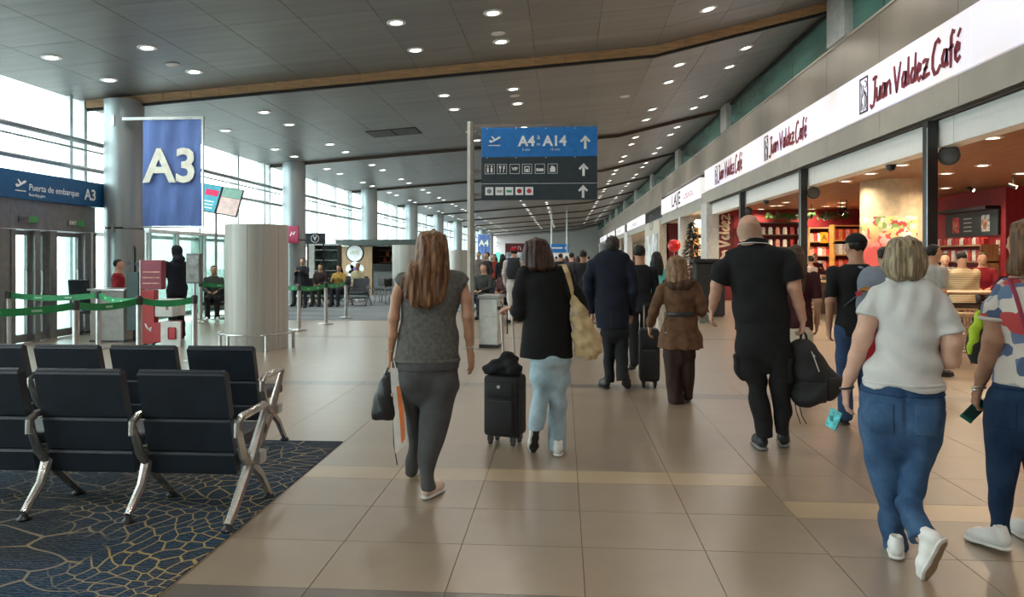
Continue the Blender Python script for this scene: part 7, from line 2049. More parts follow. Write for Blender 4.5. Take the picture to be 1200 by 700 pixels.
b = MB(); b.ell(MR @ Vector((-.004, -.007, .0)), (.014, .003, .018), 10); b.build('case_sticker', mat('sticker_teal_dark', (.03, .25, .22), .4), t, True)

# ---------------------------------------------------------------- 7: woman at the right edge in the patchwork blouse
W = Walker('person', 'woman at the right edge in a patchwork blouse and dark jeans', 1190, 3.87)
torso = [(326, 1176, 1222, .075, .0), (333, 1166, 1232, .10), (341, 1163, 1240, .12), (360, 1166, 1240, .14), (385, 1171, 1238, .15), (410, 1171, 1236, .15), (430, 1164, 1238, .16), (447, 1160.5, 1240, .175)]
pelv = tuck([(434, 1170, 1232, .13), (446, 1165, 1236, .15), (457, 1157.5, 1238, .17), (475, 1154.5, 1236, .165), (500, 1154, 1228, .14)])
legL = [(470, 1153.8, 1202, .15), (500, 1152.5, 1201, .14), (533, 1154.5, 1197, .12), (566, 1157, 1191, .10), (597, 1158.8, 1186, .085, .02), (626, 1160.5, 1184, .08, .03)]
legR = [(470, 1190, 1237, .15), (500, 1190, 1230, .14, .03), (533, 1196, 1228, .12, .08), (566, 1202, 1228, .10, .14), (597, 1206, 1228, .085, .2), (615, 1207, 1226, .08, .26)]
armL = [(1172, 352, 14, 0), (1168, 376, 14.8, -.02), (1165.5, 398, 15, -.03), (1159, 421, 12.5, .0), (1151, 441, 8.8, .03), (1146.5, 456, 6.4, .05)]
armR = [(1235, 344, 15, 0), (1240, 380, 13, -.02), (1242, 410, 12, 0), (1238, 430, 9, .1), (1234, 440, 7, .18)]
f, c, R, Pf = make_body(W, 'tan', dict(u=1203, v=260, H=.215, dy=.0, yaw=.42), torso, [legL, legR], [armL, armR],
    [dict(w=V3(W, 1146.2, 457, .05), f=(-.18, .2, -1), n=(.9, .4, 0), t=(-.4, .9, .1), curl=.7, sz=.95), dict(w=V3(W, 1234, 440, .18), f=(0, .6, -.8), n=(-1, 0, 0), t=(0, 1, 0), curl=.5, sz=.95)], vox=.0058)
def patch_mat():
    m, n, l, bs = node_mat('patchwork_blouse')
    t = n.new('ShaderNodeTexCoord'); nz = n.new('ShaderNodeTexNoise'); nz.inputs['Scale'].default_value = 4; l.new(t.outputs['Object'], nz.inputs['Vector'])
    ad = n.new('ShaderNodeMixRGB'); ad.blend_type = 'ADD'; ad.inputs[0].default_value = .10; l.new(t.outputs['Object'], ad.inputs[1]); l.new(nz.outputs['Color'], ad.inputs[2])
    mp_ = n.new('ShaderNodeMapping'); mp_.inputs['Scale'].default_value = (14, 11, 13); l.new(ad.outputs[0], mp_.inputs['Vector'])
    v = n.new('ShaderNodeTexVoronoi'); v.distance = 'CHEBYCHEV'; v.inputs['Scale'].default_value = 1.0; v.inputs['Randomness'].default_value = .6; l.new(mp_.outputs[0], v.inputs['Vector'])
    s_ = n.new('ShaderNodeSeparateXYZ'); l.new(v.outputs['Color'], s_.inputs[0])
    r = n.new('ShaderNodeValToRGB'); r.color_ramp.interpolation = 'CONSTANT'; e = r.color_ramp.elements
    cs = [(.60, .55, .50), (.12, .18, .30), (.48, .06, .06), (.62, .58, .52), (.36, .38, .40), (.07, .11, .20), (.50, .28, .22)]
    e[0].position = 0; e[0].color = (*cs[0], 1); e[1].position = .2; e[1].color = (*cs[1], 1)
    for i, p_ in ((2, .36), (3, .5), (4, .66), (5, .8), (6, .9)):
        q = e.new(p_); q.color = (*cs[i], 1)
    l.new(s_.outputs[0], r.inputs[0]); l.new(r.outputs[0], bs.inputs['Base Color']); bs.inputs['Roughness'].default_value = .8
    return m
slL = [(1176, 349, 18, 0), (1170, 361, 17.4, -.01), (1167.5, 377, 17.0, -.02)]; slR = [(1235, 344, 18, 0), (1239, 376, 16, -.02)]
ft = garment(W, 'blouse', patch_mat(), [torso], [], folds(.004, 26, 9, 2.), None, .0075, k=.03, sleeves=[slL, slR])
b = MB(); e_ = np.array(W.L(1167.3, 374, -.02)); b.tube([e_ + np.array((math.cos(a) * .074, math.sin(a) * .074, -.006 * math.cos(a))) for a in np.linspace(0, 6.283, 22)], .010, 8); b.build('sleeve_cuff', mat('cuff_white', (.6, .56, .52), .8), W.root, True)
m_jd = denim('denim_dark', (.010, .028, .070), (.030, .065, .14), .6)
fp = garment(W, 'jeans', m_jd, [pelv, legL, legR], [], folds(.004, 34, 7, 2.5, 1.2), None, .0075, k=.02, seat=[(1180, 486, -.085, .10, .095), (1214, 486, -.085, .10, .095)])
fp.shell(.003, .004, zband(W.L(0, 453).z, W.L(0, 443).z)).build('waistband', m_jd, W.root)
fp.shell(.003, .004, boxr(W.L(1166, 0).x, W.L(1192, 0).x, W.L(0, 497).z, W.L(0, 466).z, True, -.07)).build('back_pocket', m_jd, W.root)
h = Field(LO, HI, .006)
h.loft(W.rings([(256.5, 1199, 1209, .03, -.005), (259, 1191, 1219, .07, -.01), (268, 1184.5, 1227, .10, -.02), (282, 1183.5, 1230, .108, -.035), (296, 1185, 1229, .10, -.05), (308, 1179, 1224, .085, -.06), (317, 1178, 1218, .06, -.075), (322, 1180, 1212, .04, -.08)]), .01)
X, Y, Z = h.grid(); cf = c; yw = .42 + W.heading
h.d = np.maximum(h.d, (-(X - cf[0]) * math.sin(yw) + (Y - cf[1]) * math.cos(yw)) - .030 - np.clip(Z - cf[2] - .055, 0, 1) * 1.2).astype(np.float32)
h.disp(lambda X, Y, Z: .0045 * np.sin(85 * X + 2 * np.sin(5 * Z) + 30 * Y) + .0025 * np.sin(180 * Y + 30 * X))
h.build('hair', hair_mat('hair_chestnut', (.055, .026, .012), (.20, .105, .05), 40), W.root)
shoe(W.root, tuple(W.F(1184, 654).xy) + (.001,), W.heading + .30, .10, .26, m_shoe_white, m_white_sole)
shoe(W.root, tuple(W.F(1216, 640).xy) + (.001,), W.heading, 0, .26, m_shoe_white, m_white_sole)
for q_, m_ in ((452.5, m_jet), (455.5, mat('bracelet_silver', (.6, .6, .6), .25, .9))):
    b = MB(); q = V3(W, 1147.3, q_, .05); b.tube([q + np.array((math.cos(a) * .033, math.sin(a) * .033, .008 * math.cos(a))) for a in np.linspace(0, 6.283, 17)], .0035, 6); b.build('bracelet', m_, W.root, True)
t, Q = local_thing(W, 'phone', 'dark phone in a green-edged case in the hand of the woman at the right edge', 'phone', 1142, 481, .08)
ax_ = (Q(1155, 469) - Q(1131, 493)).normalized(); nx_ = Vector((.55, -.80, .25)); nx_ = (nx_ - ax_ * nx_.dot(ax_)).normalized(); wx_ = ax_.cross(nx_)
MP = Matrix(((wx_.x, nx_.x, ax_.x, 0), (wx_.y, nx_.y, ax_.y, 0), (wx_.z, nx_.z, ax_.z, 0), (0, 0, 0, 1)))
b = MB(); b.rbox(-.034, .034, -.005, .005, -.072, .072, .004, M=MP); b.build('phone_case', mat('case_dark_teal', (.012, .07, .065), .35), t)
b = MB(); b.rbox(-.035, .035, -.0058, .0058, -.074, -.050, .004, M=MP); b.rbox(-.035, .035, -.0058, .0058, .022, .045, .004, M=MP); b.build('case_corner', mat('case_green', (.01, .22, .15), .35), t)
t, Q = local_thing(W, 'shoulder_bag', 'dark red-strapped shoulder bag with a neon yellow cloth, right-edge woman', 'bag', 1150, 395, .20)
f = Field((-.16, -.12, -.24), (.16, .12, .22), .007); f.loft([(-.15, 0, 0, .05, .05), (-.08, 0, 0, .075, .07), (.05, .01, 0, .065, .06), (.15, .02, 0, .03, .03)], .01); f.build('bag_body', m_fab, t)
f = Field((-.2, -.16, -.24), (.16, .12, .22), .006); f.loft([(Q(0, 415).z, Q(1136.5, 0).x, -.05, .007, .008), (Q(0, 400).z, Q(1140.5, 0).x, -.06, .026, .012), (Q(0, 385).z, Q(1144.5, 0).x, -.06, .030, .014), (Q(0, 362).z, Q(1151, 0).x, -.05, .02, .012)], .01)
f.disp(lambda X, Y, Z: .005 * np.sin(70 * X + 50 * Z)); f.build('neon_cloth', mat('cloth_neon', (.48, .72, .03), .6), t)
b = MB(); b.tube([Q(1154, 375, -.0), Q(1164, 345, -.18), Q(1168, 330, -.22), Q(1172, 325.5, -.20), Q(1182, 328, -.10)], .013, 8, sq=.35); b.tube([Q(1183, 327, -.32), Q(1190, 345, -.36), Q(1198, 372, -.38), Q(1206, 400, -.38)], .013, 8, sq=.35); b.build('strap', mat('strap_dark_red', (.30, .03, .07), .6), t, True)
# ================================================================ THE OTHER TRAVELLERS
def gperson(label, pos, yaw, H=1.7, pose='stand', top=(.02, .02, .022), bottom=(.02, .02, .025), hair=('short', (.015, .010, .008)), sk='tan', seat=.45, vox=None, shoes=None, arms='down', group=None, skirt=False, sleeves=1.0, build_=1.0, z0=0.0, tilt=0.0, hand_look=0.0):
    s = H / 1.7
    root = thing('person', label, 'person', (pos[0], pos[1], z0), yaw, group)
    d = math.hypot(pos[0], pos[1])
    if vox is None: vox = .009 if d < 9 else (.012 if d < 15 else (.016 if d < 24 else .024))
    hz = .90 * s if pose != 'sit' else seat + .10
    lo, hi = (-.5, -.55, -.02), (.5, .75, hz + 1.0 * s)
    sz = hz + .50 * s
    w = build_
    rings = [(hz - .10 * s, 0, 0, .165 * s * w, .115 * s * w), (hz + .02, 0, 0, .172 * s * w, .125 * s * w), (hz + .16 * s, 0, 0, .148 * s * w, .105 * s * w), (hz + .33 * s, 0, .01, .172 * s * w, .118 * s * w), (sz - .02, 0, .0, .175 * s * w, .10 * s * w), (sz + .045 * s, 0, -.005, .09 * s, .07 * s), (sz + .075 * s, 0, -.005, .062 * s, .06 * s)]
    L = []
    for q in (-1, 1):
        if pose == 'sit': L.append([(q * .09 * s, .02, hz - .02), (q * .11 * s, .42 * s, hz - .02), (q * .11 * s, .40 * s, .07)])
        elif pose == 'walk': L.append([(q * .085 * s, 0, hz - .03), (q * .085 * s, .10 * s * q + .05, .48 * s), (q * .08 * s, .20 * s * q, .085 + (.06 if q < 0 else 0))])
        else: L.append([(q * .085 * s, 0, hz - .03), (q * .09 * s, .02, .48 * s), (q * .09 * s, -.02, .08)])
    A = []
    for q in (-1, 1):
        sh = (q * .185 * s * w, 0, sz - .03 * s)
        if arms == 'down': A.append([sh, (q * .225 * s * w, -.03 + (.05 * q if pose == 'walk' else 0), sz - .29 * s), (q * .215 * s * w, .06 + (.10 * -q if pose == 'walk' else 0), sz - .53 * s)])
        elif arms == 'lap': A.append([sh, (q * .22 * s, .04, sz - .28 * s), (q * .10 * s, .27, sz - .34 * s)])
        else: A.append([sh, (q * .22 * s, .10, sz - .25 * s), (q * .09 * s, .30, sz - .14 * s)])
    f = Field(lo, hi, vox)
    f.loft(rings, .02, -.012)
    for l in L: f.path(l, [.078 * s * w, .052 * s, .036 * s], .03)
    for l in A: f.path(l, [.046 * s * w, .038 * s, .026 * s], .02)
    for q, l in zip((-1, 1), A):
        dirv = unit(np.array(l[2]) - np.array(l[1]))
        hand(f, l[2], dirv, (-q, .2, 0) if arms == 'down' else (0, 0, -1), (0, 1, 0.1) if arms == 'down' else (-q, 0, 0), curl=.4, sz=s * .98)
    HH = .225 * s
    c = np.array((0, .02, sz + .20 * s))
    Pf, R = head(f, c, HH, hand_look, tilt)
    f.cone(c + R @ np.array((0, -.06 * HH, -.30 * HH)), (0, -.005, sz + .03), .053 * s, .06 * s, .03)
    f.build('body', skin(sk), root)
    eyes(Pf, HH, root, 8)
    mt = cloth('cloth_%02x%02x%02x' % tuple(int(255 * x ** .45) for x in top), top)
    mb = cloth('cloth_%02x%02x%02x' % tuple(int(255 * x ** .45) for x in bottom), bottom)
    g = Field(lo, hi, vox)
    g.loft(rings[:-1] if hair[0] != 'hood' else rings, .02, .006)
    for l in A:
        a, b_, e = [np.array(q) for q in l]
        if sleeves >= 1: g.path([a, b_, e], [.056 * s * w, .050 * s, .036 * s], .02)
        elif sleeves > 0: g.path([a, a + (b_ - a) * .75], [.060 * s * w, .056 * s], .02)
    g.disp(folds(.004, 24, 8, hz * 3))
    g.build('top', mt, root)
    g = Field(lo, hi, vox)
    g.loft([(hz - .11 * s, 0, 0, .155 * s * w, .115 * s), (hz + .06, 0, 0, .163 * s * w, .12 * s)], .03)
    if skirt: g.loft([(.30 * s, 0, 0, .21 * s, .17 * s), (.55 * s, 0, 0, .19 * s, .15 * s), (hz, 0, 0, .155 * s, .115 * s)], .02)
    else:
        for l in L: g.path(l, [.092 * s * w, .070 * s, .062 * s], .02)
    X, Y, Z = g.grid(); g.d = np.maximum(g.d, .045 - Z).astype(np.float32)
    g.disp(folds(.004, 26, 6, hz * 5, 1.2)); g.build('skirt' if skirt else 'trousers', mb, root)
    hm = hair_mat('hair_%02x%02x%02x' % tuple(int(255 * x ** .45) for x in hair[1]), tuple(x * .6 for x in hair[1]), tuple(min(1, x * 1.7) for x in hair[1])) if hair[0] not in ('hood', 'bald') else mt
    h = Field(lo, hi, min(vox, .012))
    cy, sy = math.cos(hand_look), math.sin(hand_look)
    if hair[0] == 'hood':
        h.ell(c + np.array((0, -.035 * HH, .06 * HH)), (.43 * HH, .50 * HH, .50 * HH), .01); h.ell((0, -.05, sz + .06), (.12, .10, .09), .05)
    elif hair[0] != 'bald':
        h.ell(c + R @ np.array((0, -.055 * HH, .13 * HH)), (.37 * HH, .43 * HH, .40 * HH), .01, R)
        if hair[0] in ('long', 'bob'):
            zb = sz + (.02 if hair[0] == 'bob' else (-.20 if hair[1][0] > .03 else -.09) * s)
            h.loft([(zb, 0, -.11 * s, .10 * s, .035), (sz + .06, 0, -.07, .115 * s, .06), (c[2] + .02, 0, -.02, .090 * s, .095 * s)], .03)
    if hair[0] != 'bald':
        X, Y, Z = h.grid()
        fy = -(X - c[0]) * sy + (Y - c[1]) * cy
        lim = .015 if hair[0] in ('long', 'bob', 'hood') else -.01
        h.d = np.maximum(h.d, fy - lim * s - np.clip(Z - c[2] - .045 * s, 0, 1) * 1.6).astype(np.float32)
        if hair[0] == 'short': h.d = np.maximum(h.d, c[2] - .055 * s - Z - np.clip(-fy, 0, 1) * .3).astype(np.float32)
        h.disp(lambda X, Y, Z: .003 * np.sin(110 * X + 30 * Y)); h.build('hood' if hair[0] == 'hood' else 'hair', hm, root)
    if hair[0] in ('cap', 'beanie') or len(hair) > 2:
        hc = hair[2]; mc = cloth('cap_%02x%02x%02x' % tuple(int(255 * x ** .45) for x in hc), hc)
        k = Field(lo, hi, min(vox, .010)); k.ell(c + R @ np.array((0, -.04 * HH, .13 * HH)), (.40 * HH, .455 * HH, .43 * HH), .01, R)
        X, Y, Z = k.grid(); k.d = np.maximum(k.d, c[2] + .035 * s - Z).astype(np.float32)
        k.build('cap', mc, root)
        if hair[0] == 'cap':
            b = MB(); b.rbox(-.075 * s, .075 * s, .30 * HH, .92 * HH, .13 * HH, .17 * HH, .006, M=Matrix.Translation(Vector(c)) @ Matrix.Rotation(hand_look, 4, 'Z')); b.build('cap_peak', mc, root, True)
    ms = shoes or m_shoe_black
    for q, l in zip((-1, 1), L):
        shoe(root, (l[2][0], l[2][1] - .05, .001), -q * .12, .35 if (pose == 'walk' and q < 0) else 0, .27 * s, ms, m_white_sole if ms is m_shoe_white else m_black_sole)
    return root
def atf(u, d):
    p = at(u, 303, d); return (p.x, p.y)
# mid-hall
gperson('man in a dark uniform pulling a black suitcase, right of the navy suit', atf(749.5, 10.0), -.05, 1.70, 'walk', (.012, .013, .016), (.012, .012, .014), ('short', (.010, .009, .008)), 'tan')
o = wbox('shoulder_patch', 0, .055, 0, .004, 0, .03, mat('patch_blue', (.15, .25, .6), .5), bpy.data.objects['person.005'] if False else None, None) if False else None
p = atf(760.5, 8.75)
t = thing('suitcase', 'slim upright black suitcase beside the woman in the brown coat', 'suitcase', (p[0], p[1], 0), -.05)
suitcase(t, .235, .26, .62, .075, m_fab, 0, rod=.28, emblem=False)
gperson('dark long-haired woman in a turquoise top and white trousers', atf(769.5, 12.0), -.1, 1.63, 'walk', (.13, .48, .44), (.60, .57, .52), ('long', (.008, .006, .006)), 'light', shoes=m_shoe_white, sleeves=.5)
gperson('young woman with long highlighted hair and cream skirt beside the bald man', atf(932, 7.7), -.35, 1.66, 'stand', (.05, .012, .016), (.60, .52, .40), ('long', (.06, .035, .018)), 'tan', skirt=True, sleeves=.6)
cm = gperson('man in a black cap and T-shirt wearing a grey-blue backpack', atf(1003, 6.75), -.15, 1.74, 'stand', (.014, .014, .015), (.035, .07, .15), ('cap', (.010, .008, .007), (.010, .010, .012)), 'tan', sleeves=.6, hand_look=.5)
bp_ = atf(1003, 6.75)
t = thing('backpack', 'grey-blue backpack with a bright patch on the back of the capped man', 'backpack', (bp_[0] + .10, bp_[1] - .20, .90), -.15)
m_gb = mat('pack_grey_blue', (.17, .21, .26), .8, var=.08, bump=.25, bscale=200)
f = Field((-.24, -.22, -.02), (.24, .2, .62), .008); f.loft([(.02, 0, 0, .14, .085), (.08, 0, -.01, .16, .115), (.30, 0, -.01, .165, .12), (.46, 0, 0, .15, .10), (.53, 0, .02, .11, .07), (.56, 0, .03, .06, .04)], .02); f.disp(folds(.003, 26, 12, 1.)); f.build('pack_body', m_gb, t)
f.shell(.012, .01, boxr(-.11, .11, .08, .30, True, -.05)).build('front_pocket', m_gb, t)
b = MB(); b.box(-.06, .02, -.150, -.135, .36, .40, M=Matrix.Rotation(-.3, 4, 'Y')); b.build('patch', mat('patch_orange', (.55, .24, .08), .6, var=.4, scale=30), t)
b = MB(); b.box(-.10, -.05, -.155, -.14, .34, .38, M=Matrix.Rotation(-.3, 4, 'Y')); b.build('patch_red', mat('patch_red', (.5, .05, .08), .6), t)
b = MB(); b.tube([(-.10, .05, .54), (-.13, .16, .57), (-.14, .22, .50)], .022, 8, sq=.4); b.tube([(.10, .05, .54), (.13, .16, .57), (.14, .22, .50)], .022, 8, sq=.4); b.tube([(-.15, .02, .30), (-.24, .10, .20), (-.20, .20, .12)], .012, 6, sq=.4); b.build('strap', m_gb, t, True)
t = thing('red_jacket', 'red jacket hanging below the grey-blue backpack', 'jacket', (bp_[0] + .10, bp_[1] - .22, .62), -.15)
f = Field((-.2, -.12, -.1), (.2, .12, .30), .008); f.loft([(-.06, -.04, 0, .05, .05), (.05, -.02, 0, .09, .06), (.2, 0, 0, .09, .05), (.265, 0, 0, .06, .04)], .02); f.disp(folds(.006, 30, 18, 2.)); f.build('jacket_body', cloth('jacket_red', (.35, .015, .025)), t)
gperson('dark-haired person in black just right of the capped man', atf(1036, 9.2), 0, 1.66, 'stand', (.013, .013, .014), (.015, .015, .017), ('short', (.016, .011, .009)), 'tan')
gperson('man in a grey shirt seen in profile behind the white T-shirt woman', atf(1093, 9.6), -1.35, 1.70, 'stand', (.36, .34, .31), (.03, .035, .05), ('short', (.012, .009, .008)), 'tan', sleeves=.6)
# cafe guests
cg = gperson('person in a beige striped shirt hunched at the high café table', atf(1127, 12.0), -.1, 1.72, 'sit', (.55, .42, .25), (.04, .045, .06), ('short', (.012, .010, .009)), 'tan', seat=.72, arms='lap', build_=1.15, tilt=.5)
def stripes():
    m, n, l, bs = node_mat('shirt_striped')
    t = n.new('ShaderNodeTexCoord'); wv = n.new('ShaderNodeTexWave'); wv.inputs['Scale'].default_value = 9; wv.inputs['Distortion'].default_value = 1.0; wv.bands_direction = 'Z'; l.new(t.outputs['Object'], wv.inputs['Vector'])
    r = n.new('ShaderNodeValToRGB'); r.color_ramp.elements[0].color = (.34, .24, .13, 1); r.color_ramp.elements[1].color = (.62, .50, .32, 1); l.new(wv.outputs['Color'], r.inputs[0]); l.new(r.outputs[0], bs.inputs['Base Color']); bs.inputs['Roughness'].default_value = .85
    return m
for ch in cg.children:
    if ch.name.startswith('top'): ch.data.materials[0] = stripes()
stool('stool under the person in the beige striped shirt', atf(1127, 12.0)[0], atf(1127, 12.0)[1], .735)
gperson('dark-haired café guest facing the walkway, left of the striped shirt', atf(1107, 13.9), 2.9, 1.68, 'sit', (.16, .16, .18), (.03, .03, .04), ('short', (.012, .010, .009)), 'light', seat=.72, arms='lap')
stool('stool of the café guest left of the striped shirt', *atf(1107, 13.9), .735)
gperson('café guest in a red top facing the walkway, right of the striped shirt', atf(1151, 13.7), 2.7, 1.70, 'sit', (.22, .012, .02), (.03, .03, .04), ('short', (.012, .010, .009)), 'tan', seat=.72, arms='lap')
stool('stool of the café guest in the red top', *atf(1151, 13.7), .735)
gperson('café worker in dark red behind the pastry counter', (at(955, 303, 22.3).x, at(955, 303, 22.3).y), 3.1, 1.66, 'stand', (.10, .012, .03), (.02, .02, .02), ('short', (.012, .010, .009)), 'tan', arms='up')
gperson('seated café guest in pale clothes by the tall wooden shelves', (at(950, 303, 18.4).x, at(950, 303, 18.4).y), .6, 1.66, 'sit', (.42, .36, .34), (.05, .05, .06), ('short', (.02, .014, .012)), 'tan', seat=.70, arms='lap')
stool('stool of the guest in pale clothes', *atf(950, 18.4), .71)
# left side
gperson('agent in a red jacket seated behind the grey check-in counter', (at(138, 303, 14.4).x, at(138, 303, 14.4).y), -1.2, 1.66, 'sit', (.26, .015, .025), (.02, .02, .025), ('short', (.012, .009, .008)), 'light', seat=.62, arms='lap')
p = atf(138, 14.4)
stool('dark high stool of the agent in the red jacket', p[0], p[1] + .02, .63)
gperson('person in a black hooded jacket standing by the red bag gauge', (at(207.5, 303, 13.9).x, at(207.5, 303, 13.9).y), 1.15, 1.76, 'stand', (.012, .014, .022), (.012, .012, .015), ('hood', (.012, .014, .022)), 'tan', arms='up', build_=1.12)
def on_bench(t, k):
    rz = t.rotation_euler.z; lx, ly = -.115 - .62 * k - .25, .24
    return (t.location.x + lx * math.cos(rz) - ly * math.sin(rz), t.location.y + lx * math.sin(rz) + ly * math.cos(rz))
def far_bench(label, u, d, n, rz):
    p = atf(u, d)
    t = seat_row(label, 0, 0, n, .62); t.location = (p[0], p[1], .0065); t.rotation_euler = (0, 0, rz); return t
b1 = far_bench('far black bench left of the squat cylinder', 233, 18.4, 2, math.pi * 1.12)
gperson('seated traveller in dark clothes and white shoes left of the squat cylinder', on_bench(b1, 0), math.pi * 1.12, 1.66, 'sit', (.05, .06, .05), (.02, .02, .022), ('short', (.012, .009, .008)), 'tan', shoes=m_shoe_white, z0=.0065, arms='lap')
gperson('seated traveller in tan trousers by the squat cylinder edge', on_bench(b1, 1), math.pi * 1.12, 1.66, 'sit', (.02, .02, .024), (.42, .30, .16), ('short', (.012, .009, .008)), 'tan', z0=.0065, arms='lap')
b2 = far_bench('far black bench right of the squat cylinder, behind the belts', 345, 24.0, 4, math.pi - .05)
b3 = far_bench('far black bench in front of the wood-fronted food kiosk', 391, 26.6, 2, math.pi - .05)
gperson('standing man in a dark sweater behind the far belts', atf(355, 22.6), 3.0, 1.52, 'stand', (.02, .02, .025), (.03, .03, .04), ('short', (.012, .009, .008)), 'tan', z0=.0065, arms='up')
gperson('seated dark-clothed traveller on the far bench by the middle belt post', on_bench(b2, 1), math.pi - .05, 1.66, 'sit', (.03, .02, .02), (.05, .04, .03), ('short', (.012, .009, .008)), 'tan', z0=.0065, arms='lap')
gperson('dark-haired woman in a mustard top seated behind the far belts', on_bench(b2, 2), math.pi - .05, 1.62, 'sit', (.40, .25, .06), (.03, .03, .04), ('long', (.010, .008, .007)), 'tan', z0=.0065, arms='up')
gperson('seated traveller in black on the far bench left of the belt posts', on_bench(b2, 0), math.pi - .05, 1.62, 'sit', (.015, .015, .017), (.03, .03, .035), ('short', (.012, .009, .008)), 'brown', z0=.0065, arms='lap')
gperson('seated traveller in a cream top in front of the round kiosk signs', on_bench(b3, 1), math.pi - .05, 1.68, 'sit', (.52, .47, .30), (.34, .31, .24), ('short', (.012, .009, .008)), 'brown', z0=.0065, arms='lap', shoes=m_shoe_white)
t = thing('red_bag', 'bright red bag on the far bench beside the traveller in cream', 'bag', (*on_bench(b3, 0), .463))
f = Field((-.3, -.2, -.02), (.3, .2, .5), .015); f.loft([(.0, 0, 0, .22, .13), (.15, 0, 0, .25, .15), (.32, 0, 0, .2, .12), (.40, .0, 0, .1, .07)], .02); f.disp(folds(.006, 20, 9, 1.)); f.build('bag_body', cloth('bag_red', (.50, .015, .03)), t)
b = MB(); b.tube([(-.08, 0, .38), (-.04, 0, .46), (.04, 0, .46), (.08, 0, .38)], .012, 6); b.build('handle', cloth('bag_red', (.50, .015, .03)), t, True)
def cafe_chair(label, x, y, rz):
    t = thing('cafe_chair', label, 'chair', (x, y, .0065), rz)
    b = MB(); b.rbox(-.2, .2, -.2, .2, .44, .47, .012); b.build('seat', m_black, t)
    b = MB(); b.rbox(-.2, .2, -.22, -.19, .58, .84, .012); b.build('backrest', m_black, t)
    for sx in (-1, 1):
        b = MB(); b.tube([(sx * .19, -.25, 0), (sx * .18, -.20, .45), (sx * .18, -.21, .8)], .013, 6); b.build('leg', m_steel, t)
        b = MB(); b.tube([(sx * .19, .2, 0), (sx * .18, .18, .45)], .013, 6); b.build('leg', m_steel, t)
cafe_chair('dark café chair with steel legs left of the food kiosk counter', *atf(441, 25.5), 2.4)
cafe_chair('dark café chair with steel legs right in front of the kiosk counter', *atf(449, 24.6), 1.2)
cafe_chair('second dark café chair with steel legs near the kiosk counter end', *atf(457, 25.8), .8)
# crowd beyond the cabinet
def backpack_on(label, pos, yaw, z, col):
    t = thing('backpack', label, 'backpack', (pos[0] + math.sin(yaw) * .2, pos[1] - math.cos(yaw) * .2, z), yaw)
    m = mat('pack_%02x%02x%02x' % tuple(int(255 * x ** .45) for x in col), col, .8)
    f = Field((-.22, -.16, -.02), (.22, .16, .6), .014); f.loft([(.02, 0, 0, .13, .07), (.1, 0, 0, .16, .10), (.35, 0, 0, .16, .10), (.48, 0, .02, .12, .07), (.53, 0, .03, .06, .04)], .02); f.build('pack_body', m, t)
    b = MB(); b.tube([(-.09, .06, .5), (-.11, .13, .53), (-.12, .2, .42)], .02, 6, sq=.4); b.tube([(.09, .06, .5), (.11, .13, .53), (.12, .2, .42)], .02, 6, sq=.4); b.build('strap', m, t, True)
gperson('traveller in a red beanie and white trousers with a black backpack', atf(602.5, 17.4), 0, 1.78, 'walk', (.55, .50, .47), (.60, .58, .56), ('beanie', (.015, .01, .01), (.32, .008, .02)), 'light', shoes=m_shoe_black)
backpack_on('black backpack of the traveller in the red beanie', atf(602.5, 17.4), 0, 1.02, (.012, .013, .018))
C = [(566, 19.0, 2.6, 'sit', (.05, .055, .05), ('short', (.012, .009, .008)), 'light', 'traveller in a dark grey jacket seated just right of the sign pole', 1.78),
     (578, 20.5, 2.9, 'sit', (.09, .04, .04), ('long', (.012, .009, .008)), 'tan', 'woman in dull red seated second right of the sign pole', 1.6),
     (586, 18.2, 2.7, 'sit', (.085, .07, .055), ('short', (.012, .009, .008)), 'light', 'traveller in a brown jacket seated beyond the grey cabinet', 1.62),
     (571, 23.5, 2.2, 'stand', (.03, .03, .035), ('short', (.012, .009, .008)), 'tan', 'man in black standing behind the seated group by the sign pole', 1.72),
     (579, 26.0, 3.0, 'stand', (.30, .05, .03), ('bob', (.03, .015, .01)), 'light', 'woman in a brick red coat standing behind the seated group', 1.68),
     (589, 24.2, .2, 'stand', (.02, .025, .03), ('long', (.010, .008, .008)), 'tan', 'long-haired woman in dark clothes left of the red-beanie traveller', 1.66),
     (561, 28.0, 2.8, 'stand', (.15, .13, .12), ('short', (.02, .015, .01)), 'tan', 'man in a taupe jacket half hidden by the sign pole', 1.76)]
fb = atf(559, 19.2); t = seat_row('black bench beyond the grey cabinet with seated travellers', 0, 0, 4, .62); t.location = (fb[0], fb[1], .0); t.rotation_euler = (0, 0, math.pi - .45)
bk_ = 0
for u, d, yw, ps, tp, hr, sk, lab, hgt in C:
    pos = atf(u, d)
    if ps == 'sit': pos = on_bench(t, bk_); yw = math.pi - .45; bk_ += 1
    gperson(lab, pos, yw, hgt, ps, tp, (.03, .03, .04), hr, sk, arms='lap' if ps == 'sit' else 'down')
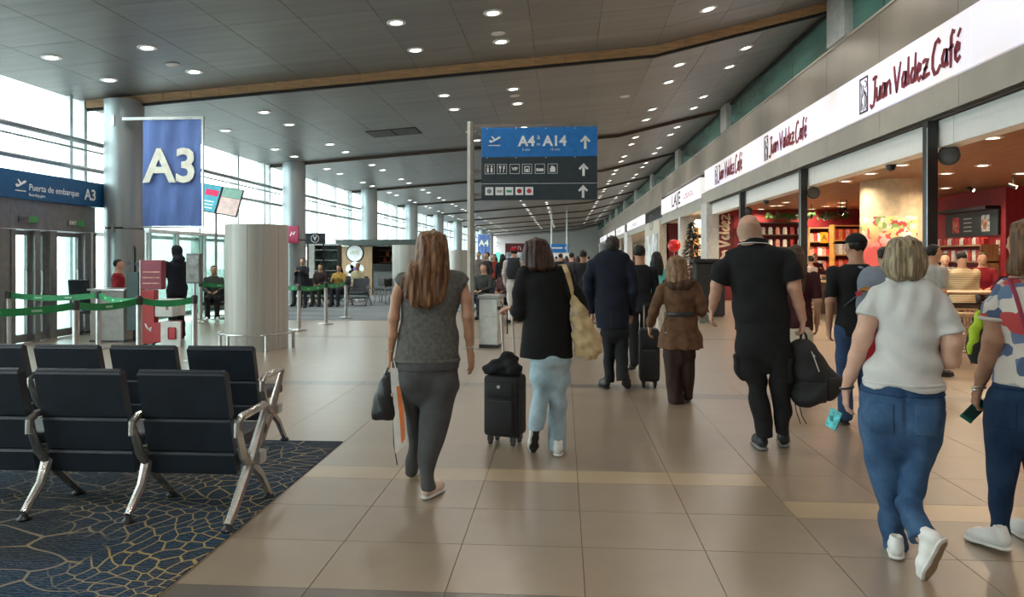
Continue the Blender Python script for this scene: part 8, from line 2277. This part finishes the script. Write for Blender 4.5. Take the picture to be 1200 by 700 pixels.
far = [(657, 26, 0, (.02, .02, .025), (.02, .02, .03), ('short', (.02, .015, .01)), 'far walker in black right of the woman in the blazer'),
       (664, 34, .1, (.34, .20, .20), (.04, .05, .09), ('long', (.05, .03, .02)), 'far walker in a dusty pink top, centre of the hall'),
       (670, 22, -.1, (.05, .05, .06), (.07, .09, .13), ('short', (.012, .009, .008)), 'far walker in dark grey with blue jeans left of the navy suit'),
       (677, 30, 0, (.45, .44, .43), (.05, .05, .06), ('bob', (.03, .02, .015)), 'far walker in a pale top left of the navy suit'),
       (683.5, 15.5, -.05, (.020, .020, .023), (.02, .02, .022), ('short', (.012, .010, .009)), 'man in a charcoal coat close beyond the left shoulder of the navy suit'),
       (690, 40, 0, (.12, .16, .22), (.03, .03, .04), ('short', (.012, .009, .008)), 'very far walker in slate blue beyond the navy suit'),
       (652, 44, .05, (.5, .35, .12), (.03, .03, .04), ('short', (.012, .009, .008)), 'very far walker in a yellow top mid-hall'),
       (646, 36, 3.1, (.30, .31, .33), (.04, .04, .05), ('long', (.02, .015, .01)), 'far woman in light grey coming towards the camera'),
       (697, 52, 3.0, (.4, .38, .36), (.05, .05, .06), ('short', (.012, .009, .008)), 'tiny far figure in white by the shop fronts'),
       (660, 58, 3.1, (.05, .05, .07), (.03, .03, .04), ('short', (.012, .009, .008)), 'tiny far figure in dark blue mid-hall'),
       (672, 48, 0, (.22, .04, .05), (.03, .03, .04), ('long', (.012, .009, .008)), 'tiny far figure in a wine-red top mid-hall')]
for u, d, yw, tp, bt, hr, lab in far:
    gperson(lab, atf(u, d), yw, 1.62 + .01 * (u % 13), 'walk', tp, bt, hr, ['tan', 'light', 'brown'][int(u) % 3])
# black display stand at the café entrance behind the bald man
p = atf(829, 19.5)
t = thing('display_stand', 'black cloth-covered display stand at the café entrance left of the bald man', 'stand', (p[0], p[1], 0))
b = MB(); b.rbox(-.34, .40, -.3, .3, .03, 1.42, .03); b.build('stand_body', m_fab, t)
b = MB(); b.rbox(-.42, .46, -.36, .36, 1.42, 1.52, .03); b.build('stand_top', m_fab, t)
b = MB(); b.box(-.30, .36, -.26, .26, 0, .03); b.build('plinth', m_black, t)
